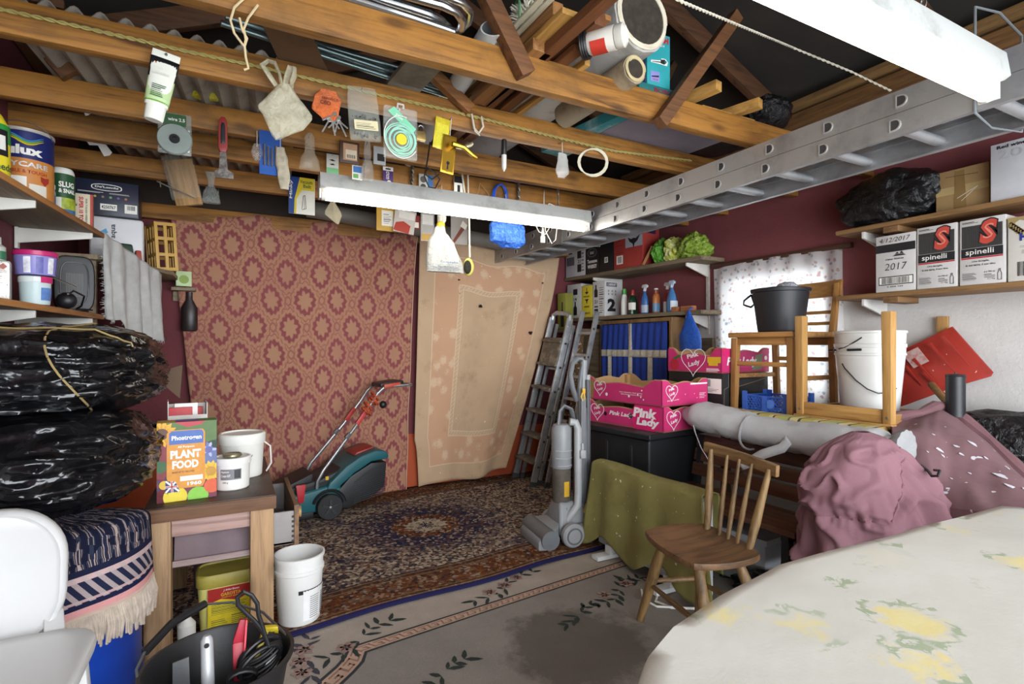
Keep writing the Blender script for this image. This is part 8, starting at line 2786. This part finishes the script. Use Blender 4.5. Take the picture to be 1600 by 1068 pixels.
# blue lattice crate
def lattice_crate(name, label, loc, rz, w, d, h, mat):
    t = thing(name, label, 'crate', loc, rz)
    for nm, L, M in (('front_wall', w, frame((-w / 2, -d / 2, 0), (1, 0, 0), (0, 0, 1))), ('back_wall', w, frame((w / 2, d / 2, 0), (-1, 0, 0), (0, 0, 1))), ('side_wall', d, frame((w / 2, -d / 2, 0), (0, 1, 0), (0, 0, 1))), ('side_wall', d, frame((-w / 2, d / 2, 0), (0, -1, 0), (0, 0, 1)))):
        mb = MB()
        def B(a, b, wd):
            mb.beam(M @ Vector((a[0], a[1], -.002)), M @ Vector((b[0], b[1], -.002)), wd, .004, (M.to_3x3() @ Vector((0, 0, 1))))
        B((0, .006), (L, .006), .012); B((0, h * .78), (L, h * .78), .008)
        n = int(L / .022)
        for i in range(-6, n + 1):
            for s in (0, 1):
                x0, x1 = i * .022, i * .022 + h * .78 * .8
                za, zb = 0, h * .78
                if x0 < 0:
                    za = (0 - x0) / (x1 - x0) * zb; x0 = 0
                if x1 > L:
                    zb2 = za + (L - x0) / (x1 - x0) * (zb - za); x1 = L; zb = zb2
                if x1 - x0 < .006 or zb <= za:
                    continue
                B(((x0 if s == 0 else L - x0), za), ((x1 if s == 0 else L - x1), zb), .0035)
        o = finish(nm, mb, mat, t, smooth=False); o['kind'] = 'stuff'
        for x in (.018, L * .5, L - .018):
            mb = MB(); mb.prism([(x - .016, 0), (x + .016, 0), (x + .016, h if x != L * .5 else h * .78), (x - .016, h if x != L * .5 else h * .78)], M, .004)
            finish('wall_post', mb, mat, t)
    mb = MB(); mb.box((0, 0, .003), (w * .98, d * .98, .005)); finish('base', mb, mat, t)
    mb = MB(); mb.lathe([(0, 0), (.026, 0), (.026, .003), (0, .003)], (w * .12, -d / 2 - .001, h * .42), 20, rot=(PI / 2, 0, 0)); finish('badge', mb, plain('5a8ae0', .4), t)
    return t


lattice_crate('blue_crate', 'small blue lattice crate under the chair by the window', (2.80, 2.02, SZ + .001), -PI / 2 + .0, .30, .22, .11, plain('3f6fd0', .4))

# upright chair with the black bucket
CHW = wood('a87a44', '7d552a', 'z', .5, 1, .2)
CHX = wood('b08048', '80582c', 'y', .5, 1, .2)
uc = thing('wooden_chair', 'plain wooden kitchen chair standing on the table with the black bucket on its seat', 'chair', (2.85, 2.02, SZ))
for x, y, top, k in ((-.18, -.18, .425, 0), (-.18, .18, .425, 0), (.18, -.18, .74, 1), (.18, .18, .74, 1)):
    mb = MB()
    if k:
        mb.beam((x + .02, y, 0), (x, y, .43), .028, .036, (0, 1, 0)); mb.beam((x, y, .42), (x + .05, y, top), .028, .036, (0, 1, 0), .026, .026)
        finish('back_post', mb, CHW, uc, bevel=.004)
    else:
        mb.beam((x - .01, y * 1.02, 0), (x, y, top), .032, .032, (0, 1, 0), .04, .04)
        finish('leg', mb, CHW, uc, bevel=.004)
mb = MB(); mb.box((-.01, 0, .442), (.41, .42, .03)); finish('seat', mb, CHX, uc, bevel=.008, seg=3)
for x in (-.18, .18):
    mb = MB(); mb.box((x, 0, .405), (.02, .33, .045)); finish('seat_rail', mb, CHX, uc, bevel=.002)
for x0, y0, x1, y1, z in ((-.185, -.18, .19, -.18, .20), (-.185, .18, .19, .18, .20), (-.185, -.18, -.185, .18, .275), (.19, -.18, .19, .18, .30)):
    mb = MB(); mb.beam((x0, y0, z), (x1, y1, z), .016, .026); finish('stretcher', mb, CHX, uc, bevel=.003)
mb = MB()
rings = []
for i in range(13):
    y = -.205 + .41 * i / 12
    bow = .04 * (1 - (y / .205) ** 2)
    rings.append([(.225 + bow - .01, y, .665), (.225 + bow + .012, y, .665), (.235 + bow + .012, y, .76), (.235 + bow - .008, y, .76)])
mb.loft(rings); finish('top_rail', mb, CHX, uc, bevel=.004)
for z in (.51, .575):
    mb = MB(); mb.beam((.20 + (z - .43) * .16, -.18, z), (.20 + (z - .43) * .16, .18, z), .012, .02); finish('back_slat', mb, CHX, uc, bevel=.002)
t = thing('black_bucket', 'black rubber bucket standing on the kitchen chair by the window', 'bucket', (2.80, 2.0, SZ + .4585))
mb = MB(); mb.lathe([(.115, 0), (.12, .004), (.148, .225), (.157, .228), (.16, .245), (.153, .248), (.148, .24), (.12, .012), (.02, .01)], n=44); finish('body', mb, plain('202024', .5, var=.15, bump=.1), t)
mb = MB(); mb.tube([(-.05, .155, .225), (-.09, .175, .19), (-.10, .17, .165), (-.06, .15, .15)], .006, 6); mb.tube([(-.06, .15, .15), (-.04, .142, .17), (-.05, .155, .225)], .006, 6); finish('lug', mb, BLACK, t)
mb = MB(); mb.tube([(-.1, .12, .245), (.0, .05, .262), (.06, -.02, .26)], .006, 6); finish('bail', mb, plain('2c2c30', .4), t)
solo('crumpled_wrapper', lump(Vector((2.86, 2.0, SZ + .4585 + .25)), (.05, .06, .04), 61, .3, 3), crumple('c9c9c4', .4, 40, .5, '2f5aa8'), 'crumpled white and blue wrapper on top of the black bucket', 'wrapper')

# frame of a second chair lying on its back, with stacked white tubs inside
fr2 = thing('chair_frame', 'pale wooden chair frame lying on its back around the white buckets', 'chair', (2.78, 1.55, SZ))
FW = wood('b58a50', '8a6432', 'z', .5, 1, .3)
FWY = wood('b58a50', '8a6432', 'y', .5, 1, .3)
FWX = wood('a57c48', '7d5a30', 'x', .5, 1, .3)
for y in (1.765, 1.345):
    mb = MB(); mb.beam((2.645, y, SZ + .02), (2.64, y, SZ + .535), .042, .036, (0, 1, 0), .05, .042); wpart('leg', mb, FW, fr2, bevel=.004)
    mb = MB(); mb.box((2.85, y, SZ + .035), (.38, .026, .06)); wpart('side_rail', mb, FWX, fr2, bevel=.003)
    mb = MB(); mb.lathe([(0, 0), (.007, 0), (.006, .003), (0, .003)], (2.625, y, SZ + .05), 10, rot=(0, -PI / 2, 0)); wpart('screw', mb, STEEL, fr2)
mb = MB(); mb.box((2.645, 1.555, SZ + .055), (.022, .39, .062)); wpart('front_rail', mb, FWY, fr2, bevel=.003)
mb = MB(); mb.box((2.635, 1.555, SZ + .012), (.05, .47, .022)); wpart('seat_edge', mb, FWY, fr2, bevel=.004)
mb = MB(); mb.box((3.045, 1.555, SZ + .03), (.025, .40, .05)); wpart('back_rail', mb, FWY, fr2, bevel=.003)
PB = plain('dadad6', .4, var=.04, bump=.04)
for k, (z, lab) in enumerate(((SZ + .004, 'lower white bucket of the pair nested inside the chair frame'), (SZ + .105, 'upper white bucket nested in the other one inside the chair frame'))):
    t = thing('white_bucket', lab, 'bucket', (2.875, 1.555, z), 0, 'nested white buckets')
    if k == 0:
        prof = [(.118, 0), (.122, .005), (.150, .325), (.155, .328), (.155, .338), (.151, .34), (.152, .365), (.156, .367), (.156, .375), (.150, .376), (.147, .36), (.119, .012), (.02, .010)]
    else:
        prof = [(.116, .015), (.118, .02), (.140, .262), (.150, .264), (.157, .275), (.157, .283), (.152, .286), (.153, .335), (.159, .337), (.159, .348), (.152, .35), (.146, .34), (.117, .03), (.02, .028)]
    mb = MB(); mb.lathe(prof, n=48); finish('body', mb, PB, t)
    mb = MB()
    if k == 0:
        hp = [(-.150, .06, .27), (-.155, .02, .235), (-.158, -.05, .185), (-.15, -.09, .165), (-.12, -.12, .155), (-.06, -.152, .175)]
        mb.tube([(-.149, .05, .285), (-.152, .035, .262), (-.155, -.02, .205), (-.148, -.07, .165), (-.12, -.105, .145), (-.08, -.132, .150), (-.045, -.148, .17)], .003, 6)
    else:
        mb.tube([(-.135, .075, .258), (-.152, .03, .268), (-.160, -.03, .30), (-.158, -.05, .315)], .003, 6)
    finish('bail', mb, plain('232326', .4), t)
    if k:
        mb = MB(); mb.beam((-.158, .02, .253), (-.152, -.045, .255), .012, .012); finish('grip', mb, BLACK, t, bevel=.003)
        mb = MB(); mb.beam((-.13, .098, .252), (-.12, .13, .25), .02, .012); finish('lug', mb, BLACK, t, bevel=.003)
mb = MB(); mb.cyl(at(1493, 650, x=2.95), at(1493, 588, x=2.95), .037, n=24)
t = thing('black_tube', 'short black plastic tube standing by the red shovel', 'tube', at(1493, 655, x=2.95))
wpart('body', mb, plain('1a1c20', .45), t)
mb = MB(); mb.lathe([(.0, 0), (.037, 0), (.039, .004), (.036, .010), (.004, .012), (.004, .022), (0, .022)], at(1493, 588, x=2.95), 24); wpart('cap', mb, plain('222428', .45), t)

# mauve dust sheet over a pile, and the pink gathered skirt
MAU = dirty('75565a', '63474c', .92, 0, .5, 5, 'c9c4cc', .35, .70)


RI = [at(1388, 664, x=2.70), at(1440, 651, x=2.82), at(1478, 641, x=2.95), at(1540, 682, x=2.96), at(1604, 745, x=2.93), at(1720, 835, x=2.9)]
LO = [at(1396, 712, x=2.46), at(1438, 745, x=2.38), at(1475, 790, x=2.30), at(1520, 803, x=2.26), at(1604, 815, x=2.20), at(1720, 860, x=2.15)]


def spl(P, u):
    k = u * (len(P) - 1)
    i = min(len(P) - 2, int(k))
    f = k - i
    p0, p1, p2, p3 = P[max(0, i - 1)], P[i], P[i + 1], P[min(len(P) - 1, i + 2)]
    return .5 * ((2 * p1) + (p2 - p0) * f + (2 * p0 - 5 * p1 + 4 * p2 - p3) * f * f + (3 * p1 - p0 - 3 * p2 + p3) * f ** 3)


def mauve_fn(u, v):
    """u: far (0) to near (1); v: from the room side hem (0) over the top to the wall side (1)"""
    r, l = spl(RI, u), spl(LO, u)
    f_ = .010 * math.sin(v * 15 + u * 6) + .014 * nz((u * 5, v * 4, 7)) + .006 * nz((u * 12, v * 9, 2))
    if v < .3:
        p = l + Vector((-.07 * (1 - v / .3), 0, -.32 * (1 - v / .3)))
    elif v < .87:
        k = (v - .3) / .57
        p = l.lerp(r, k) + Vector((0, 0, .05 * math.sin(k * PI) * (1 - .6 * u)))
    else:
        k = (v - .87) / .13
        p = r + Vector((.10 * k, .02 * k, .015 * math.sin(k * PI) - .16 * k * k))
    return p + Vector((f_ * .4, 0, f_))


t = thing('dust_sheet', 'mauve paint splashed dust sheet over the pile at the right', 'sheet', (2.55, .95, .5))
mb = MB(); mb.sheet(mauve_fn, 70, 80, .8, 1.2)
wpart('fabric', mb, MAU, t, thick=.005)
mb = MB()
pts = [mauve_fn(i / 16, .87) + Vector((0, 0, .018)) for i in range(17)]
mb.tube(pts, [.024 + .006 * math.sin(i * 1.7) for i in range(17)], 10); wpart('rolled_edge', mb, plain('6e4d51', .92, var=.15), t)
mb = MB()
PS = []
for u, v, r in ((.35, .52, .018), (.38, .50, .010), (.47, .60, .013), (.50, .57, .012), (.56, .50, .008), (.55, .66, .022), (.62, .62, .010), (.70, .56, .028), (.74, .52, .020), (.30, .60, .007), (.45, .42, .006), (.72, .66, .012), (.25, .45, .006), (.15, .5, .007), (.80, .55, .022)):
    p = mauve_fn(u, v)
    du = (mauve_fn(u + .01, v) - p).normalized(); dv = (mauve_fn(u, v + .01) - p).normalized()
    n = du.cross(dv).normalized()
    if n.z < 0:
        n = -n
    mb.prism([(r * .6 * (1 + .4 * math.sin(3 * a + u * 40)) * math.cos(a) * 1.3, r * .42 * math.sin(a)) for a in [2 * PI * i / 12 for i in range(12)]], frame(p + n * .004, du, n.cross(du)), .002)
o = wpart('paint_splashes', mb, plain('cfcbd4', .6), t, smooth=False); o['kind'] = 'stuff'
mb = MB(); mb.box((2.70, .86, .22), (.40, .50, .42), None, (.9, .9))
solo('covered_crate', mb, plain('2a2422', .8), 'dark crate under the mauve dust sheet', 'crate', bevel=.02)
mb = lump(Vector((3.11, 1.02, .765)), (.12, .34, .13), 71, .15, 4, flat=-.12)
solo('black_sack', mb, SACK, 'black sack against the white wall behind the dust sheet', 'bag')
mb = MB(); mb.box((3.13, .9, .31), (.2, .8, .62))
solo('black_chest', mb, plain('1b1a1a', .6), 'black chest against the right wall under the sack', 'chest', bevel=.01)

PINK = plain('7b565e', .85, var=.07, scale=8, bump=.3)


LV = [(674, 1334, 1356), (684, 1316, 1384), (703, 1292, 1404), (732, 1269, 1424), (765, 1262, 1450), (800, 1263, 1472), (840, 1263, 1482), (885, 1262, 1484), (960, 1262, 1484)]


def atw(u, v, w):
    a, b = (u - 800) / FPX, (HZ - v) / FPX
    return Vector(((SY + CY * a) * w, (CY - SY * a) * w, CAMH + b * w))


def seam_k(a):
    """height share of the gathered seam round the heap (a = -pi/2 faces the room)"""
    s = (math.cos(a) + 1) / 2
    return .60 - .48 * max(0, (s - .38) / .62) ** 1.1


def skirt_pt(a, k):
    q = k * (len(LV) - 1)
    i = min(len(LV) - 2, int(q))
    f = q - i
    v, ul, ur = (LV[i][j] * (1 - f) + LV[i + 1][j] * f for j in range(3))
    l, r = atw(ul, v, 2.04), atw(ur, v, 2.04)
    c, e = (l + r) / 2, (r - l) / 2
    n = Vector((SY, CY, 0)) * e.length * (.78 - .2 * k)
    ks = seam_k(a)
    d = k - ks
    m = 1.0
    if d > 0:
        g_ = min(1, d * 7) * .09 + .02 * math.exp(-d * 26)
        m += g_ * math.sin(a * 12 + 2.0 * math.sin(a * 2.3 + 1) + 3 * d) + .012 * math.exp(-d * 20) * math.sin(a * 62)
        m += .05 * min(1, d * 5)
    else:
        m += .035 * math.exp(d * 14) * math.sin(a * 38) * .5 + .035 * (1 - math.exp(d * 9))
    m -= .05 * math.exp(-(d / .022) ** 2)
    m += .16 * nz((math.cos(a) * 1.6, math.sin(a) * 1.6, k * 3.2), 1, 5) * min(1, k * 6) + .05 * nz((math.cos(a) * 3.5 + k * 3, math.sin(a) * 3.5, k * 7), 1, 8)
    w = nz((math.cos(a) * 1.5 + k * 2.5, math.sin(a) * 1.5, k * 5 + .4 * math.sin(a)), 1.3, 2)
    m += .12 * max(0, 1 - abs(w) * 4) * min(1, k * 5)
    return c + e * m * math.cos(a) + n * m * math.sin(a)


sk = thing('pink_cover', 'dusty pink gathered fabric cover heaped over the bench end', 'cover', atw(1372, 960, 2.04))
mb = MB()
mb.loft([[skirt_pt(2 * PI * i / 240, j / 90) for i in range(240)] for j in range(91)], caps=False)
wpart('fabric', mb, PINK, sk, thick=.003, angle=80)
mb = MB(); mb.tube([skirt_pt(a, seam_k(a)) for a in [-PI + PI * i / 90 for i in range(91)]], [.005 + .002 * math.sin(i * 2.3) for i in range(91)], 6); wpart('gathered_seam', mb, plain('744f57', .85), sk)

# ------------------------------------------------ low spindle-back chair
wc = thing('spindle_chair', 'worn low wooden chair with a spindle back in the middle of the room', 'chair', (1.62, 1.51, .009))
WORN = wood('76573a', '46321f', 'x', .5, 1, .4, .3, '40301f')
WORNZ = wood('82663f', '4f3a22', 'z', .5, 1, .2)
WORNY = wood('7d5f3c', '4d371f', 'y', .5, 1, .2)
L_, N_, R_, B_ = at(1006, 826, z=.425), at(1088, 884, z=.425), at(1184, 862, z=.425), at(1102, 820, z=.425)
c = (L_ + N_ + R_ + B_) / 4
poly = []
for i in range(40):
    a = 2 * PI * i / 40
    e1, e2 = (R_ - L_) / 2, (B_ - N_) / 2
    s, q = math.cos(a), math.sin(a)
    m = (abs(s) ** 1.35 + abs(q) ** 1.35) ** (1 / 1.35)
    poly.append(c + e1 * s / m + e2 * q / m)
mb = MB()
rings = []
for k, z in ((.93, .398), (.985, .402), (1.0, .412), (.99, .425), (.9, .424), (.55, .413), (.2, .411)):
    rings.append([Vector((c.x + (p.x - c.x) * k, c.y + (p.y - c.y) * k, z)) for p in poly])
mb.loft(rings); wpart('seat', mb, WORN, wc)
legs = []
tops = [c.lerp(L_, .62), c.lerp(N_, .62), c.lerp(R_, .62), c.lerp(B_, .62)]
feet = [at(1000, 968, z=.012), at(1098, 1092, z=.012), at(1215, 1040, z=.012), at(1113, 945, z=.012)]
feet[1] = Vector((1.475, 1.30, .012)); feet[2] = Vector((1.80, 1.28, .012)); feet[3] = Vector((1.80, 1.68, .012))
for a, b in zip(tops, feet):
    a = Vector((a.x, a.y, .402))
    mb = MB(); mb.tube([a, a.lerp(b, .35), b], [.017, .0235, .016], 14); wpart('leg', mb, WORNZ, wc)
    legs.append((a, b))
for i, j, k in ((0, 1, .55), (1, 2, .62), (2, 3, .55), (3, 0, .5)):
    p, q = legs[i][0].lerp(legs[i][1], k), legs[j][0].lerp(legs[j][1], k)
    mb = MB(); mb.tube([p, p.lerp(q, .5), q], [.009, .012, .009], 10); wpart('stretcher', mb, WORNY, wc)
TA, TB_ = Vector((1.885, 1.70, .745)), Vector((1.845, 1.335, .742))
TA, TB_ = at(1106, 700, x=1.87), at(1208, 735, x=1.83)
ba, bb = at(1101, 824, z=.42), at(1174, 860, z=.42)
d = (TB_ - TA).normalized()
mb = MB()
rings = []
for i in range(11):
    p = TA.lerp(TB_, -.06 + 1.12 * i / 10)
    bow = .018 * (1 - ((i - 5) / 5) ** 2)
    rings.append([p + Vector((bow - .011, 0, -.02)), p + Vector((bow + .011, 0, -.02)), p + Vector((bow + .015, 0, .025)), p + Vector((bow - .007, 0, .025))])
mb.loft(rings); wpart('top_rail', mb, WORNY, wc, bevel=.006, seg=3)
for k, r in ((.06, .014), (.33, .0085), (.52, .0085), (.71, .0085), (.95, .014)):
    p, q = ba.lerp(bb, k), TA.lerp(TB_, k)
    p = Vector((p.x, p.y, .415))
    mb = MB(); mb.tube([p, p.lerp(q, .35), p.lerp(q, .8), q], [r * .9, r * 1.25, r * .9, r * .75], 12); wpart('back_post' if r > .01 else 'spindle', mb, WORNZ, wc)

# ------------------------------------------------ table with the floral cloth
OUTL = [(1.93, -.11), (1.965, -.07), (1.97, .3), (1.965, .66), (1.93, .69), (1.4, .705), (1.0, .722), (.77, .675), (.62, .635), (.53, .592), (.47, .545), (.42, .45), (.40, .3), (.40, -.07), (.43, -.11)]
ft = thing('cloth_table', 'trestle table under the floral tablecloth in the right foreground', 'table', (1.2, .3, 0))
mb = MB(); mb.prism([(1.2 + (x - 1.2) * .97, .3 + (y - .3) * .95) for x, y in OUTL], Matrix.Translation((0, 0, .712)), .029); wpart('top', mb, wood('8a6a44', '5f4428', 'x', .6), ft)
for x in (.55, 1.86):
    for y in (.0, .5):
        mb = MB(); mb.box((x, y, .356), (.05, .05, .712)); wpart('leg', mb, wood('8a6a44', '5f4428', 'z', .6), ft, bevel=.004)


def floral():
    t = NT('floral_cotton')
    v = t.coords('Object')
    vo = t.n('ShaderNodeTexVoronoi', {'Vector': t.n('ShaderNodeVectorMath', {0: v, 1: (1, 1, 0)}, operation='MULTIPLY').outputs[0], 'Scale': 7.0, 'Randomness': 1.0})
    n1 = t.noise(v, 26, 4, .65, .6)
    d = t.math('ADD', vo.outputs['Distance'], t.math('MULTIPLY', t.math('SUBTRACT', n1, .5), .9))
    sp = t.n('ShaderNodeSeparateXYZ', {0: vo.outputs['Color']})
    fl = t.ramp(d, [(.24, (1, 1, 1, 1)), (.40, (0, 0, 0, 1))])
    lf = t.ramp(t.math('ABSOLUTE', t.math('SUBTRACT', d, .48)), [(.05, (1, 1, 1, 1)), (.09, (0, 0, 0, 1))])
    lm = t.ramp(t.noise(v, 13, 2), [(.53, (0, 0, 0, 1)), (.58, (1, 1, 1, 1))])
    base = t.mix(t.noise(v, 3.0, 3), hx('adaaa0'), hx('c6c5bf'))
    yel = t.mix(n1, hx('c9b45e'), hx('d2c88c'))
    grn = hx('859474')
    on = t.ramp(sp.outputs[0], [(.36, (0, 0, 0, 1)), (.42, (1, 1, 1, 1))])
    c = t.mix(t.math('MULTIPLY', t.math('MULTIPLY', lf, lm), t.math('MULTIPLY', on, .8)), base, grn)
    c = t.mix(t.math('MULTIPLY', fl, t.math('MULTIPLY', on, .75)), c, yel)
    t.bump(t.math('ADD', t.noise(v, 6, 3), t.math('MULTIPLY', t.noise(v, 200, 2), .1)), .3, .012)
    return t.fin(c, .45)


corner = OUTL
mb = MB()
ring_t = [Vector((x, y, 0)) for x, y in corner]
n = len(ring_t)
fine = []
for i in range(n):
    a, b = ring_t[i], ring_t[(i + 1) % n]
    m = max(1, int((b - a).length / .03))
    fine += [a.lerp(b, j / m) for j in range(m)]
cen = Vector((1.2, .3, 0))


def wob(p, z, out):
    s = math.atan2(p.y - .3, p.x - 1.2)
    o = Vector((p.x - 1.2, p.y - .3, 0)).normalized() * (out + .012 * math.sin(s * 23) * min(1, (.745 - z) * 5))
    return Vector((p.x + o.x, p.y + o.y, z + .004 * nz((p.x * 4, p.y * 4, 0)) + .006 * nz((p.x * 2, p.y * 9, 1))))


rings = [[wob(p, .56, .02) for p in fine], [wob(p, .65, .012) for p in fine], [wob(p, .735, .003) for p in fine], [wob(p, .748, -.004) for p in fine]]
for k in (.94, .85, .75, .65, .55, .45, .35, .25, .15, .06):
    rings.append([(lambda q: Vector((q.x, q.y, .750 + .0035 * nz((q.x * 5, q.y * 3, 0)) + .003 * nz((q.x * 3 + q.y * 7, q.y * 2, 1)))))(cen.lerp(p, k)) for p in fine])
mb.loft(rings)
bm = mb.bm
bm.faces.ensure_lookup_table()
bot = [f for f in bm.faces if len(f.verts) > 6 and f.calc_center_median().z < .7]
bmesh.ops.delete(bm, geom=bot, context='FACES_ONLY')
solo('floral_tablecloth', mb, floral(), 'cream floral tablecloth with faded yellow flowers in the right foreground', 'tablecloth', angle=70)
